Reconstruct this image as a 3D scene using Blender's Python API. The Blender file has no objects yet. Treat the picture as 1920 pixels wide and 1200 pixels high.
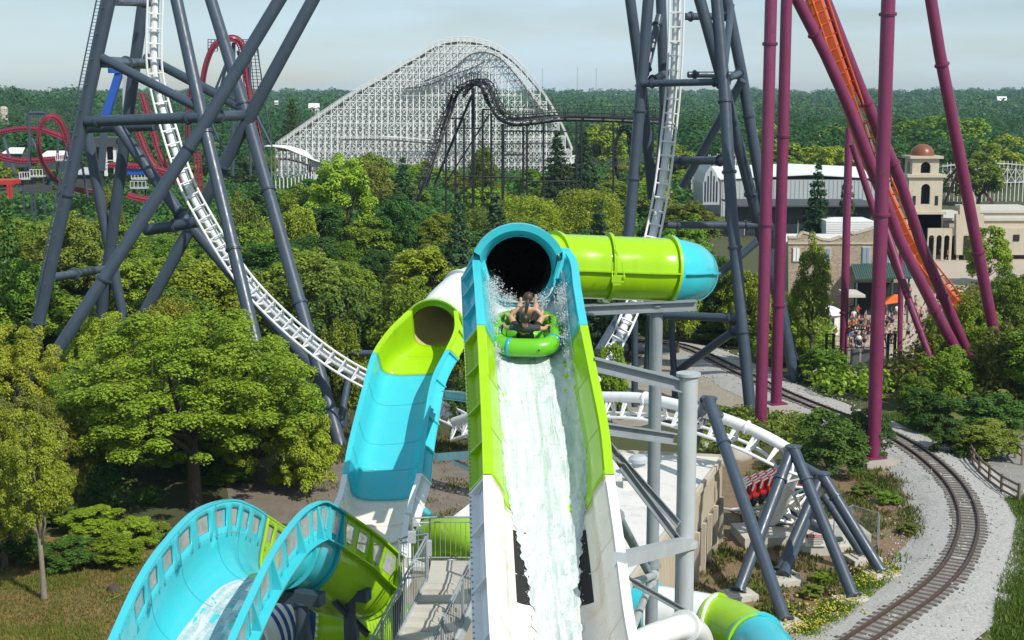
import bpy, bmesh, math, random
import numpy as np
from mathutils import Vector, Matrix
from mathutils import noise as noise
R = math.radians
random.seed(7)
SC = bpy.context.scene
COL = SC.collection
V = Vector
# ---------------------------------------------------------------- camera numbers
F = 2600.0          # focal length in photo pixels (1920 wide)
H = 22.0            # eye height
HZ = 185.0          # horizon row in the photo
PIT = math.atan((600 - HZ) / F)
FW = V((0, math.cos(PIT), -math.sin(PIT)))
UP = V((0, math.sin(PIT), math.cos(PIT)))
EYE = V((0, 0, H))


def ray(px, py):
    return FW + V((1, 0, 0)) * ((px - 960) / F) + UP * ((600 - py) / F)


def P(px, py, Y):
    """world point seen at photo pixel px,py at world distance Y"""
    d = ray(px, py)
    return EYE + d * (Y / d.y)


def G(px, py, z=0.0):
    """world point on the level z seen at photo pixel"""
    d = ray(px, py)
    return EYE + d * ((z - H) / d.z)


def PX(px, Y):
    return (px - 960) / F * Y / math.cos(PIT) * 1.0


# ---------------------------------------------------------------- object helpers
ORG = {}


def link(o, parent=None):
    COL.objects.link(o)
    if parent is not None:
        o.parent = parent
    return o


def tag(o, label=None, cat=None, group=None, kind=None):
    if label: o['label'] = label
    if cat: o['category'] = cat
    if group: o['group'] = group
    if kind: o['kind'] = kind
    return o


def thing(name, label, cat, loc=(0, 0, 0), group=None):
    o = bpy.data.objects.new(name, None)
    o.empty_display_size = 0.3
    link(o)
    o.location = loc
    ORG[o.name] = V(loc)
    return tag(o, label, cat, group)


def copy_tree(o, parent=None):
    c = o.copy()
    link(c, parent)
    for ch in o.children:
        copy_tree(ch, c)
    return c


class MB:
    def __init__(self):
        self.v = []
        self.f = []
        self.uv = []

    def add(self, vs, fs, uvs=None):
        b = len(self.v)
        self.v.extend([tuple(p) for p in vs])
        for f in fs:
            self.f.append(tuple(i + b for i in f))
        if uvs is None:
            uvs = [(0, 0)] * len(vs)
        self.uv.extend(uvs)
        return self

    def path(self, pts, r, n=8, cap=True, closed=False, ph=0.0, sq=None, up0=None):
        """swept circle (or rectangle sq=(w,h)) along pts"""
        pts = [V(p) for p in pts]
        k = len(pts)
        rs = list(r) if hasattr(r, '__len__') else [r] * k
        ts = []
        for i in range(k):
            if closed:
                t = pts[(i + 1) % k] - pts[i - 1]
            else:
                t = pts[min(i + 1, k - 1)] - pts[max(i - 1, 0)]
            if t.length < 1e-9: t = V((0, 0, 1))
            ts.append(t.normalized())
        up = V(up0) if up0 is not None else (V((0, 0, 1)) if abs(ts[0].z) < 0.95 else V((0, 1, 0)))
        a = ts[0].cross(up).normalized()
        vs = []
        for i in range(k):
            t = ts[i]
            if sq is None:
                a = (a - t * a.dot(t))
            else:
                a2 = t.cross(up)
                a = a2 if a2.length > 1e-4 else a
            if a.length < 1e-6: a = t.orthogonal()
            a.normalize()
            b = t.cross(a)
            if sq is None:
                for j in range(n):
                    th = 2 * math.pi * j / n + ph
                    vs.append(pts[i] + (a * math.cos(th) + b * math.sin(th)) * rs[i])
            else:
                n = 4
                w, h = sq[0] / 2, sq[1] / 2
                for (x, y) in ((-w, -h), (w, -h), (w, h), (-w, h)):
                    vs.append(pts[i] + a * x + b * y)
        fs = []
        m = k if closed else k - 1
        for i in range(m):
            for j in range(n):
                i2 = (i + 1) % k
                fs.append((i * n + j, i * n + (j + 1) % n, i2 * n + (j + 1) % n, i2 * n + j))
        if cap and not closed:
            fs.append(tuple(range(n - 1, -1, -1)))
            fs.append(tuple((k - 1) * n + j for j in range(n)))
        return self.add(vs, fs)

    def tube(self, a, b, r0, r1=None, n=8, cap=True):
        return self.path([a, b], [r0, r0 if r1 is None else r1], n, cap)

    def bar(self, a, b, w, h, up=(0, 0, 1)):
        return self.path([a, b], 1, 4, True, sq=(w, h), up0=up)

    def box(self, c, s, rz=0.0, M=None):
        c = V(c)
        Mx = M or Matrix.Rotation(rz, 3, 'Z')
        vs = []
        for z in (-.5, .5):
            for (x, y) in ((-.5, -.5), (.5, -.5), (.5, .5), (-.5, .5)):
                vs.append(c + Mx @ V((x * s[0], y * s[1], z * s[2])))
        return self.add(vs, [(3, 2, 1, 0), (4, 5, 6, 7), (0, 1, 5, 4), (1, 2, 6, 5), (2, 3, 7, 6), (3, 0, 4, 7)])

    def grid(self, rows, close_v=False, uvs=None, flip=False):
        m = len(rows)
        n = len(rows[0])
        vs = [p for r in rows for p in r]
        fs = []
        for i in range(m - 1):
            for j in range(n if close_v else n - 1):
                q = (i * n + j, i * n + (j + 1) % n, (i + 1) * n + (j + 1) % n, (i + 1) * n + j)
                fs.append(q[::-1] if flip else q)
        return self.add(vs, fs, [u for r in uvs for u in r] if uvs else None)

    def lathe(self, c, prof, n=16, axis=None):
        """prof: list of (radius, height)"""
        c = V(c)
        M = Matrix.Identity(3) if axis is None else V((0, 0, 1)).rotation_difference(V(axis)).to_matrix()
        rows = []
        for (r, h) in prof:
            rows.append([c + M @ V((r * math.cos(2 * math.pi * j / n), r * math.sin(2 * math.pi * j / n), h)) for j in range(n)])
        self.grid(rows, True)
        return self

    def ell(self, c, rad, n=12, m=8, M=None):
        c = V(c)
        M = M or Matrix.Identity(3)
        rows = []
        for i in range(m + 1):
            ph = -math.pi / 2 + math.pi * i / m
            rr = max(math.cos(ph), 0.02)
            rows.append([c + M @ V((rad[0] * rr * math.cos(2 * math.pi * j / n), rad[1] * rr * math.sin(2 * math.pi * j / n), rad[2] * math.sin(ph))) for j in range(n)])
        return self.grid(rows, True)

    def prism(self, poly, h, base=None):
        """vertical extrusion of a list of points (their own z) by h"""
        k = len(poly)
        poly = [V(p) for p in poly]
        top = [p + V((0, 0, h)) for p in poly]
        fs = [tuple(range(k - 1, -1, -1)), tuple(range(k, 2 * k))]
        for i in range(k):
            fs.append((i, (i + 1) % k, k + (i + 1) % k, k + i))
        return self.add(poly + top, fs)

    def poly(self, pts):
        return self.add(pts, [tuple(range(len(pts)))])

    def split(self):
        """separate connected pieces"""
        par = list(range(len(self.v)))

        def find(i):
            while par[i] != i:
                par[i] = par[par[i]]
                i = par[i]
            return i
        for f in self.f:
            r = find(f[0])
            for i in f[1:]: par[find(i)] = r
        groups = {}
        for f in self.f: groups.setdefault(find(f[0]), []).append(f)
        out = []
        for fs in groups.values():
            ids = sorted(set(i for f in fs for i in f))
            mp_ = {i: k for k, i in enumerate(ids)}
            m = MB()
            m.v = [self.v[i] for i in ids]
            m.uv = [self.uv[i] for i in ids]
            m.f = [tuple(mp_[i] for i in f) for f in fs]
            out.append(m)
        return out

    def parts(self, name, mat, parent, **kw):
        return [m.build(name, mat, parent, **kw) for m in self.split()]

    def build(self, name, mat, parent=None, smooth=True, ang=40, solid=None):
        org = V((0, 0, 0))
        if parent is not None and parent.name in ORG:
            org = ORG[parent.name]
        me = bpy.data.meshes.new(name)
        me.from_pydata([(p[0] - org.x, p[1] - org.y, p[2] - org.z) for p in self.v], [], self.f)
        if self.uv and any(u != (0, 0) for u in self.uv):
            lay = me.uv_layers.new(name='UVMap')
            li = np.empty(len(me.loops), dtype=np.int32)
            me.loops.foreach_get('vertex_index', li)
            lay.data.foreach_set('uv', np.array(self.uv, dtype=np.float32)[li].ravel())
        if mat is not None:
            for m in (mat if isinstance(mat, (list, tuple)) else [mat]):
                me.materials.append(m)
        if smooth:
            me.shade_smooth()
            me.set_sharp_from_angle(angle=R(ang))
        me.update()
        o = bpy.data.objects.new(name, me)
        link(o, parent)
        ORG[o.name] = org
        if solid:
            md = o.modifiers.new('shell', 'SOLIDIFY')
            md.thickness = abs(solid)
            md.offset = 1 if solid > 0 else -1
        return o


def spline(pts, n):
    """Catmull-Rom through pts -> n samples per span"""
    pts = [V(p) for p in pts]
    out = []
    k = len(pts)
    for i in range(k - 1):
        p0 = pts[i - 1] if i else pts[0] * 2 - pts[1]
        p1, p2 = pts[i], pts[i + 1]
        p3 = pts[i + 2] if i + 2 < k else pts[-1] * 2 - pts[-2]
        for j in range(n):
            t = j / n
            out.append(0.5 * ((2 * p1) + (p2 - p0) * t + (2 * p0 - 5 * p1 + 4 * p2 - p3) * t * t + (3 * p1 - p0 - 3 * p2 + p3) * t ** 3))
    out.append(pts[-1].copy())
    return out


def resample(pts, step):
    out = [pts[0].copy()]
    acc = 0.0
    for a, b in zip(pts[:-1], pts[1:]):
        L = (b - a).length
        while acc + L >= step:
            t = (step - acc) / L
            a = a + (b - a) * t
            out.append(a.copy())
            L = (b - a).length
            acc = 0.0
        acc += L
    return out


# ---------------------------------------------------------------- materials
class NT:
    def __init__(self, name):
        self.m = bpy.data.materials.new(name)
        self.m.use_nodes = True
        self.t = self.m.node_tree
        self.t.nodes.clear()
        self.out = self.n('ShaderNodeOutputMaterial')

    def n(self, typ, **kw):
        nd = self.t.nodes.new(typ)
        for k, v in kw.items():
            if k.startswith('i_'):
                key = k[2:]
                key = int(key) if key.isdigit() else key.replace('_', ' ')
                nd.inputs[key].default_value = v
            else:
                setattr(nd, k, v)
        return nd

    def l(self, a, b):
        self.t.links.new(a, b)

    def pos(self, scale=(1, 1, 1)):
        g = self.n('ShaderNodeNewGeometry')
        mp = self.n('ShaderNodeMapping')
        mp.inputs['Scale'].default_value = scale
        self.l(g.outputs['Position'], mp.inputs['Vector'])
        return mp.outputs[0]

    def noise(self, vec, scale, detail=4, rough=.55, dist=0.0):
        n = self.n('ShaderNodeTexNoise', i_Scale=scale, i_Detail=detail, i_Roughness=rough, i_Distortion=dist)
        self.l(vec, n.inputs['Vector'])
        return n.outputs['Fac']

    def ramp(self, fac, stops, interp='LINEAR'):
        r = self.n('ShaderNodeValToRGB')
        r.color_ramp.interpolation = interp
        el = r.color_ramp.elements
        while len(el) < len(stops): el.new(0.5)
        for e, (p, c) in zip(el, stops):
            e.position = p
            e.color = (*c, 1) if len(c) == 3 else c
        self.l(fac, r.inputs['Fac'])
        return r.outputs['Color']

    def mix(self, fac, a, b, blend='MIX'):
        m = self.n('ShaderNodeMix', data_type='RGBA', blend_type=blend)
        for sock, val in ((m.inputs['Factor'], fac), (m.inputs['A'], a), (m.inputs['B'], b)):
            if hasattr(val, 'links') or hasattr(val, 'is_linked'):
                self.l(val, sock)
            else:
                sock.default_value = val if not hasattr(val, '__len__') else (*val[:3], 1)
        return m.outputs['Result']

    def mul(self, a, b, op='MULTIPLY'):
        m = self.n('ShaderNodeMath', operation=op)
        for i, val in enumerate((a, b)):
            if hasattr(val, 'is_linked'):
                self.l(val, m.inputs[i])
            else:
                m.inputs[i].default_value = val
        return m.outputs[0]

    def bump(self, h, strength=.3, dist=.05):
        b = self.n('ShaderNodeBump', i_Strength=strength, i_Distance=dist)
        self.l(h, b.inputs['Height'])
        return b.outputs['Normal']

    def bsdf(self, col, rough=.5, metal=0.0, normal=None, **kw):
        p = self.n('ShaderNodeBsdfPrincipled')
        for key, val in (('Base Color', col), ('Roughness', rough), ('Metallic', metal)):
            if hasattr(val, 'is_linked'):
                self.l(val, p.inputs[key])
            elif hasattr(val, '__len__'):
                p.inputs[key].default_value = (*val[:3], 1)
            else:
                p.inputs[key].default_value = val
        if normal is not None: self.l(normal, p.inputs['Normal'])
        for k, v in kw.items():
            p.inputs[k.replace('_', ' ')].default_value = v
        return p

    def done(self, shader):
        self.l(shader.outputs[0] if hasattr(shader, 'outputs') else shader, self.out.inputs['Surface'])
        return self.m


def sc(c, k): return tuple(min(1, x * k) for x in c)


def paint(name, col, rough=.4, var=.18, scale=.6, dirt=.15, dcol=(.12, .10, .07), streak=True, **kw):
    t = NT(name)
    p = t.pos()
    n1 = t.noise(p, scale, 5, .6)
    c = t.mix(n1, sc(col, 1 - var), sc(col, 1 + var))
    sp = t.pos((2.2, 2.2, .35)) if streak else p
    n2 = t.noise(sp, 1.7, 6, .65)
    f = t.ramp(n2, [(.52, (0, 0, 0)), (.78, (dirt,) * 3)])
    c = t.mix(f, c, dcol)
    rg = t.ramp(t.noise(p, 2.3, 3), [(.3, (max(rough - .1, .05),) * 3), (.75, (min(rough + .15, 1),) * 3)])
    return t.done(t.bsdf(c, rg, 0.0, t.bump(t.noise(p, 9, 3), .06, .02), **kw))


def plain(name, col, rough=.7, var=.25, scale=4.0, bump=.2, **kw):
    t = NT(name)
    p = t.pos()
    c = t.mix(t.noise(p, scale, 6, .65), sc(col, 1 - var), sc(col, 1 + var))
    return t.done(t.bsdf(c, rough, 0.0, t.bump(t.noise(p, scale * 3, 4), bump, .05), **kw))


def leaf(name, dark, mid, light, trans=.28, big_s=.45):
    t = NT(name)
    g = t.n('ShaderNodeNewGeometry')
    oi = t.n('ShaderNodeObjectInfo')
    c = t.ramp(g.outputs['Random Per Island'], [(0, dark), (.5, mid), (1, light)])
    big = t.noise(t.pos(), big_s, 4)
    c = t.mix(t.ramp(big, [(.35, (0, 0, 0)), (.7, (.75,) * 3)]), c, light)
    hs = t.n('ShaderNodeHueSaturation')
    hs.inputs['Saturation'].default_value = 1.0
    h = t.mul(t.mul(oi.outputs['Random'], .05), .497, 'ADD')
    t.l(h, hs.inputs['Hue'])
    v = t.mul(t.mul(oi.outputs['Random'], 7.13), 1.0, 'MODULO')
    v = t.mul(t.mul(v, .65), .78, 'ADD')
    t.l(v, hs.inputs['Value'])
    t.l(c, hs.inputs['Color'])
    c = hs.outputs['Color']
    d = t.bsdf(c, .55)
    d.inputs['Specular IOR Level'].default_value = .25
    tr = t.n('ShaderNodeBsdfTranslucent')
    t.l(t.mix(1.0, c, (1.0, .95, .35), 'MULTIPLY'), tr.inputs['Color'])
    mx = t.n('ShaderNodeMixShader', i_Fac=trans)
    t.l(d.outputs[0], mx.inputs[1])
    t.l(tr.outputs[0], mx.inputs[2])
    return t.done(mx)


M = {}
M['aqua'] = paint('aqua_gelcoat', (.045, .50, .58), .18, .09, .9, .30, (.16, .46, .50))
M['lime'] = paint('lime_gelcoat', (.32, .57, .007), .18, .09, .9, .28, (.24, .38, .02))
M['white_gel'] = paint('white_gelcoat', (.74, .75, .74), .2, .05, .8, .3, (.42, .38, .30))
M['cream_gel'] = paint('worn_cream_gelcoat', (.74, .70, .62), .28, .06, .9, .42, (.60, .34, .12))
M['steel_blue'] = paint('blue_grey_steel_paint', (.046, .066, .094), .38, .16, .6, .4, (.10, .11, .12))
M['galv'] = paint('galvanised_steel', (.25, .28, .30), .42, .22, 1.6, .4, (.12, .13, .14), metallic=0) if False else paint('galvanised_steel', (.25, .28, .30), .42, .22, 1.6, .4, (.12, .13, .14))
M['galv_light'] = paint('light_galvanised_steel', (.42, .45, .46), .4, .15, 1.6, .3, (.2, .2, .2))
M['white_steel'] = paint('white_track_paint', (.74, .75, .75), .35, .06, .8, .25, (.33, .31, .28))
M['purple'] = paint('purple_steel_paint', (.175, .022, .076), .35, .16, .5, .4, (.24, .08, .13))
M['orange'] = paint('orange_track_paint', (.64, .125, .032), .4, .12, .4, .2, (.30, .08, .03))
M['pink'] = paint('red_pink_track_paint', (.22, .016, .038), .4, .14, .4, .2, (.15, .02, .03))
M['black_steel'] = paint('black_track_paint', (.012, .012, .014), .5, .2, .5, .1)
M['white_wood'] = paint('white_painted_timber', (.72, .73, .71), .6, .10, .2, .25, (.3, .3, .28))
M['dark_walk'] = paint('weathered_dark_boards', (.07, .07, .065), .7, .2)
M['blue_paint'] = paint('blue_ride_paint', (.018, .085, .42), .35, .1)
M['concrete'] = plain('concrete', (.38, .35, .30), .85, .2, 1.2)
M['concrete_light'] = plain('pale_concrete', (.50, .47, .41), .85, .2, .9)
M['roof_white'] = paint('white_membrane_roof', (.66, .64, .60), .7, .1, .35, .55, (.36, .32, .27), streak=False)
M['panel_tan'] = paint('ribbed_tan_wall_panel', (.50, .44, .34), .7, .1, 1, .35, (.3, .24, .17))
M['stucco'] = paint('mission_stucco', (.50, .44, .34), .85, .12, .7, .4, (.26, .21, .15))
M['copper'] = paint('copper_dome', (.20, .062, .022), .38, .25, 1.2, .3, (.06, .03, .02))
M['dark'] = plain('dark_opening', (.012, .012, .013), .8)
M['glass_dark'] = plain('dark_window_glass', (.03, .04, .05), .15, .1)
M['green_roof'] = paint('green_standing_seam_roof', (.035, .10, .085), .4, .12)
M['grey_metal'] = paint('grey_metal_cladding', (.40, .43, .45), .5, .08, .2, .25, (.25, .25, .25))
M['grey_wall'] = paint('dark_grey_wall', (.055, .058, .062), .7, .2)
M['rust'] = paint('rusty_rail', (.075, .048, .036), .6, .3, 3, .4, (.05, .03, .02), streak=False)
M['sleeper'] = plain('weathered_sleeper_timber', (.105, .085, .070), .85, .35, 5)
M['wood_fence'] = plain('weathered_fence_timber', (.17, .13, .09), .85, .3, 4)
M['bark'] = plain('bark', (.075, .058, .042), .9, .4, 7, .6)
M['bark_pale'] = plain('pale_bark', (.21, .18, .14), .9, .35, 7, .6)
M['red_plastic'] = paint('red_seat_shell', (.40, .012, .015), .25, .1)
M['black_plastic'] = plain('black_plastic', (.012, .012, .013), .4)
M['chrome'] = paint('bright_metal', (.35, .36, .37), .3, .1)
M['orange_fabric'] = plain('orange_fabric', (.72, .13, .02), .8, .1)
M['raft_green'] = paint('green_raft_vinyl', (.13, .47, .018), .22, .06, 2, .05)
M['raft_aqua'] = paint('aqua_raft_vinyl', (.03, .36, .52), .25, .06)
M['red_roof'] = paint('maroon_roof', (.16, .03, .04), .6, .2)
M['red_paint'] = paint('red_paint', (.50, .03, .02), .45, .1)
M['white_paint'] = paint('white_paint', (.76, .76, .74), .5, .06)
M['sign_white'] = plain('sign_white', (.75, .74, .70), .5, .05)
M['stripe_blue'] = paint('navy_stripe', (.02, .06, .25), .3, .08)
M['yellow'] = plain('yellow_paint', (.65, .42, .05), .5, .1)


def skin_mat(name, col):
    t = NT(name)
    c = t.mix(t.noise(t.pos(), 14, 3), sc(col, .85), sc(col, 1.12))
    return t.done(t.bsdf(c, .5, Subsurface_Weight=.0))


M['skin_a'] = skin_mat('light_skin', (.50, .27, .18))
M['skin_b'] = skin_mat('tanned_skin', (.36, .18, .11))
M['hair_dark'] = plain('dark_brown_hair', (.022, .012, .008), .5)
M['hair_mid'] = plain('brown_hair', (.06, .03, .015), .5)
CL = {'black': (.013, .013, .015), 'white': (.7, .7, .7), 'red': (.45, .02, .02), 'navy': (.02, .03, .09), 'grey': (.18, .18, .19),
      'orange': (.6, .13, .02), 'teal': (.04, .22, .25), 'khaki': (.3, .23, .13), 'pink': (.6, .2, .28), 'charcoal': (.04, .042, .048), 'blue': (.04, .12, .4)}
for k, c in CL.items():
    M['c_' + k] = plain(k + '_cloth', c, .85, .12, 12, .1)

M['leaf_bright'] = leaf('bright_yellow_green_leaves', (.085, .125, .010), (.22, .28, .018), (.40, .43, .035))
M['leaf_gold'] = leaf('golden_green_leaves', (.10, .125, .010), (.25, .28, .02), (.43, .43, .04))
M['leaf_mid'] = leaf('mid_green_leaves', (.050, .090, .009), (.14, .205, .016), (.30, .36, .028))
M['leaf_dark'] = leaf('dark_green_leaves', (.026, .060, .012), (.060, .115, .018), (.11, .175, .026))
M['leaf_conifer'] = leaf('blue_green_needles', (.020, .044, .018), (.038, .074, .030), (.066, .11, .044), .2)
M['leaf_olive'] = leaf('olive_leaves', (.07, .085, .014), (.145, .165, .022), (.25, .265, .036))
M['leaf_far'] = leaf('far_forest_leaves', (.026, .065, .014), (.055, .115, .022), (.095, .165, .030), .3, .035)


def ground_mat(name, cols, scale, rough=.95, bump=.5, fine=30, fk=.5):
    t = NT(name)
    p = t.pos()
    c = t.ramp(t.noise(p, scale, 8, .68, .4), [(.30 + .4 * i / (len(cols) - 1), k) for i, k in enumerate(cols)])
    nf = t.noise(p, fine, 4, .7)
    c = t.mix(fk, c, t.ramp(nf, [(.3, sc(cols[0], .45)), (.7, sc(cols[-1], 1.25))]), 'MIX')
    return t.done(t.bsdf(c, rough, 0.0, t.bump(nf, bump, .08)))


M['g_base'] = ground_mat('dirt_and_dry_grass', [(.035, .050, .012), (.06, .065, .02), (.045, .075, .014), (.09, .085, .03)], .35, fine=9)
M['g_lawn_dry'] = ground_mat('dry_golden_lawn', [(.13, .075, .026), (.22, .145, .036), (.12, .13, .02), (.25, .155, .045)], .55, fine=7)
M['g_lawn'] = ground_mat('green_lawn', [(.07, .11, .012), (.12, .16, .018), (.16, .17, .03)], .4, fine=8)
M['g_mulch'] = ground_mat('mulch_and_weeds', [(.13, .075, .040), (.23, .145, .080), (.10, .10, .03), (.28, .19, .115)], .7, fine=9)
M['g_gravel'] = ground_mat('pale_gravel', [(.30, .26, .20), (.40, .36, .29), (.24, .20, .15)], .5, fine=14)
M['g_lot'] = ground_mat('grey_gravel_lot', [(.17, .14, .11), (.26, .22, .175), (.13, .105, .08)], .4, fine=10)
M['g_ballast'] = ground_mat('railway_ballast', [(.29, .285, .27), (.50, .49, .47), (.38, .365, .34)], .9, fine=8, fk=.6)
M['g_plaza'] = ground_mat('plaza_paving', [(.38, .31, .24), (.46, .38, .30), (.42, .35, .28)], .2, fine=3, fk=.2)
M['g_path'] = ground_mat('grey_path', [(.24, .23, .21), (.31, .295, .27), (.20, .19, .17)], .4, fine=6, fk=.3)
M['g_hill'] = ground_mat('wooded_hill_ground', [(.02, .04, .012), (.035, .06, .018), (.05, .07, .02)], .02, fine=.1)


def clear_mat(name, tint=(.8, .85, .86), alpha=.35, rough=.08):
    t = NT(name)
    g = t.bsdf(t.mix(t.noise(t.pos(), 3, 4), sc(tint, .6), tint), rough)
    tr = t.n('ShaderNodeBsdfTransparent')
    tr.inputs['Color'].default_value = (.93, .97, .97, 1)
    mx = t.n('ShaderNodeMixShader')
    n = t.ramp(t.noise(t.pos(), 4, 5), [(.3, (alpha * .6,) * 3), (.7, (min(alpha * 1.5, 1),) * 3)])
    t.l(n, mx.inputs[0])
    t.l(tr.outputs[0], mx.inputs[1])
    t.l(g.outputs[0], mx.inputs[2])
    return t.done(mx)


M['pane'] = clear_mat('scuffed_clear_acrylic', (.62, .62, .60), .5)


def mesh_fence_mat():
    t = NT('chain_link_mesh')
    g = t.bsdf((.30, .33, .33), .5)
    tr = t.n('ShaderNodeBsdfTransparent')
    mx = t.n('ShaderNodeMixShader', i_Fac=.12)
    t.l(tr.outputs[0], mx.inputs[1])
    t.l(g.outputs[0], mx.inputs[2])
    return t.done(mx)


M['chain'] = mesh_fence_mat()


def water_mat(name, foam_lo, foam_hi, streak=(3.0, .5), clear=.75, tint=(.55, .78, .78), lanes=False):
    """flowing water in UV space (u = metres across, v = metres along): white broken foam over a clear film"""
    t = NT(name)
    uv = t.n('ShaderNodeUVMap')
    mp = t.n('ShaderNodeMapping')
    mp.inputs['Scale'].default_value = (streak[0], streak[1], 1)
    t.l(uv.outputs[0], mp.inputs['Vector'])
    n1 = t.noise(mp.outputs[0], 2.2, 8, .62, .6)
    n2 = t.noise(uv.outputs[0], 9, 6, .7)
    s = t.mul(t.mul(n1, .7), t.mul(n2, .3), 'ADD')
    if lanes:
        sx = t.n('ShaderNodeSeparateXYZ')
        t.l(uv.outputs[0], sx.inputs[0])
        u = t.mul(t.mul(sx.outputs[0], 1.0, 'SUBTRACT'), .5)
        wob = t.mul(t.mul(t.noise(uv.outputs[0], 1.6, 3), .5, 'SUBTRACT'), .10)
        u = t.mul(u, wob, 'ADD')
        ln = t.ramp(u, [(.24, (.45,) * 3), (.33, (1, 1, 1)), (.44, (.90,) * 3), (.49, (.22,) * 3), (.54, (.42,) * 3), (.67, (.50,) * 3), (.77, (.28,) * 3)])
        bl = t.ramp(u, [(.54, (0, 0, 0)), (.58, (1, 1, 1)), (.66, (1, 1, 1)), (.70, (0, 0, 0))])
        wv = t.mul(t.mul(sx.outputs[1], 9.0), wob, 'ADD')
        sn = t.n('ShaderNodeMath', operation='SINE')
        t.l(wv, sn.inputs[0])
        blk_ = t.mul(t.ramp(sn.outputs[0], [(.25, (0, 0, 0)), (.45, (1, 1, 1))]), bl)
        s = t.mul(s, t.mul(t.mul(t.mul(ln, t.mul(blk_, .62), 'ADD'), .55, 'SUBTRACT'), .22), 'ADD')
    foam = t.ramp(s, [(foam_lo, (0, 0, 0)), (foam_hi, (1, 1, 1))])
    fc = t.mix(t.noise(uv.outputs[0], 14, 5), (.46, .56, .57), (.74, .76, .77))
    w = t.bsdf(fc, .45, 0.0, t.bump(s, .9, .08))
    film = t.bsdf(tint, .06, 0.0, t.bump(s, .5, .05))
    tr = t.n('ShaderNodeBsdfTransparent')
    tr.inputs['Color'].default_value = (.9, .97, .97, 1)
    m1 = t.n('ShaderNodeMixShader', i_Fac=1 - clear)
    t.l(tr.outputs[0], m1.inputs[1])
    t.l(film.outputs[0], m1.inputs[2])
    m2 = t.n('ShaderNodeMixShader')
    t.l(foam, m2.inputs[0])
    t.l(m1.outputs[0], m2.inputs[1])
    t.l(w.outputs[0], m2.inputs[2])
    return t.done(m2)


M['water_main'] = water_mat('white_rushing_water', .33, .52, (4.2, .55), .30, (.52, .64, .62), True)
M['water_film'] = water_mat('thin_water_film', .50, .72, (3.0, .6), .86)
M['water_mid'] = water_mat('foamy_water', .38, .56, (3.4, .4), .7, (.6, .75, .76))


def foam_mat():
    t = NT('white_foam')
    c = t.mix(t.noise(t.pos(), 12, 5), (.60, .68, .70), (.84, .86, .87))
    d = t.bsdf(c, .5)
    tr = t.n('ShaderNodeBsdfTranslucent')
    tr.inputs['Color'].default_value = (.9, .94, .95, 1)
    mx = t.n('ShaderNodeMixShader', i_Fac=.35)
    t.l(d.outputs[0], mx.inputs[1])
    t.l(tr.outputs[0], mx.inputs[2])
    return t.done(mx)


M['foam'] = foam_mat()
# ---------------------------------------------------------------- camera, sky, sun
cam = bpy.data.cameras.new('Camera')
cam.sensor_width = 36
cam.lens = F * 36 / 1920
cam.clip_end = 12000
cam.clip_start = .5
co = bpy.data.objects.new('Camera', cam)
COL.objects.link(co)
co.location = EYE
co.rotation_euler = (math.pi / 2 - PIT, 0, 0)
SC.camera = co
SUN_EL, SUN_AZ = 44, -46           # azimuth measured from +x (right) towards +y
sd = V((math.cos(R(SUN_EL)) * math.cos(R(SUN_AZ)), math.cos(R(SUN_EL)) * math.sin(R(SUN_AZ)), math.sin(R(SUN_EL))))
sl = bpy.data.lights.new('Sun', 'SUN')
sl.energy = 4.4
sl.angle = R(.5)
sl.color = (1, .955, .87)
so = bpy.data.objects.new('Sun', sl)
COL.objects.link(so)
so.rotation_euler = sd.to_track_quat('Z', 'Y').to_euler()
w = bpy.data.worlds.new('World')
SC.world = w
w.use_nodes = True
wt = w.node_tree
wt.nodes.clear()
wo = wt.nodes.new('ShaderNodeOutputWorld')
bg = wt.nodes.new('ShaderNodeBackground')
sky = wt.nodes.new('ShaderNodeTexSky')
sky.sky_type = 'NISHITA'
sky.sun_disc = False
sky.sun_elevation = R(SUN_EL)
sky.sun_rotation = R(90 - SUN_AZ)
sky.altitude = 100
sky.air_density = 1.0
sky.dust_density = .35
sky.ozone_density = 2.5
bg.inputs['Strength'].default_value = .085
# thin high cloud: a soft procedural layer in the sky
tc = wt.nodes.new('ShaderNodeTexCoord')
mp = wt.nodes.new('ShaderNodeMapping')
mp.inputs['Scale'].default_value = (1.6, 1.6, 9)
cn = wt.nodes.new('ShaderNodeTexNoise')
cn.inputs['Scale'].default_value = 3.0
cn.inputs['Detail'].default_value = 6
cr = wt.nodes.new('ShaderNodeValToRGB')
cr.color_ramp.elements[0].position = .30
cr.color_ramp.elements[0].color = (.10, .10, .10, 1)
cr.color_ramp.elements[1].position = .75
cr.color_ramp.elements[1].color = (1, 1, 1, 1)
cm = wt.nodes.new('ShaderNodeMix')
cm.data_type = 'RGBA'
cm.inputs['B'].default_value = (7.2, 9.2, 10.6, 1)
wt.links.new(tc.outputs['Generated'], mp.inputs['Vector'])
wt.links.new(mp.outputs[0], cn.inputs['Vector'])
wt.links.new(cn.outputs['Fac'], cr.inputs['Fac'])
wt.links.new(cr.outputs['Color'], cm.inputs['Factor'])
wt.links.new(sky.outputs[0], cm.inputs['A'])
wt.links.new(cm.outputs['Result'], bg.inputs['Color'])
wt.links.new(bg.outputs[0], wo.inputs['Surface'])
SC.view_settings.view_transform = 'Standard'
SC.view_settings.look = 'None'
SC.view_settings.exposure = .12
SC.view_settings.gamma = 1
SC.cycles.max_bounces = 6
SC.cycles.transparent_max_bounces = 12
SC.cycles.volume_bounces = 0


# ---------------------------------------------------------------- ground sheets (setting)
def hill_z(x, y):
    s = min(max((y - 480) / 2300, 0), 1)
    s = s * s * (3 - 2 * s)
    z = 27 * s * (1 + .35 * noise.noise(V((x / 420, y / 600, 3.1))))
    l = math.exp(-((x + 330) / 130) ** 2 - ((y - 900) / 220) ** 2)
    return z + 14 * l


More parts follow.
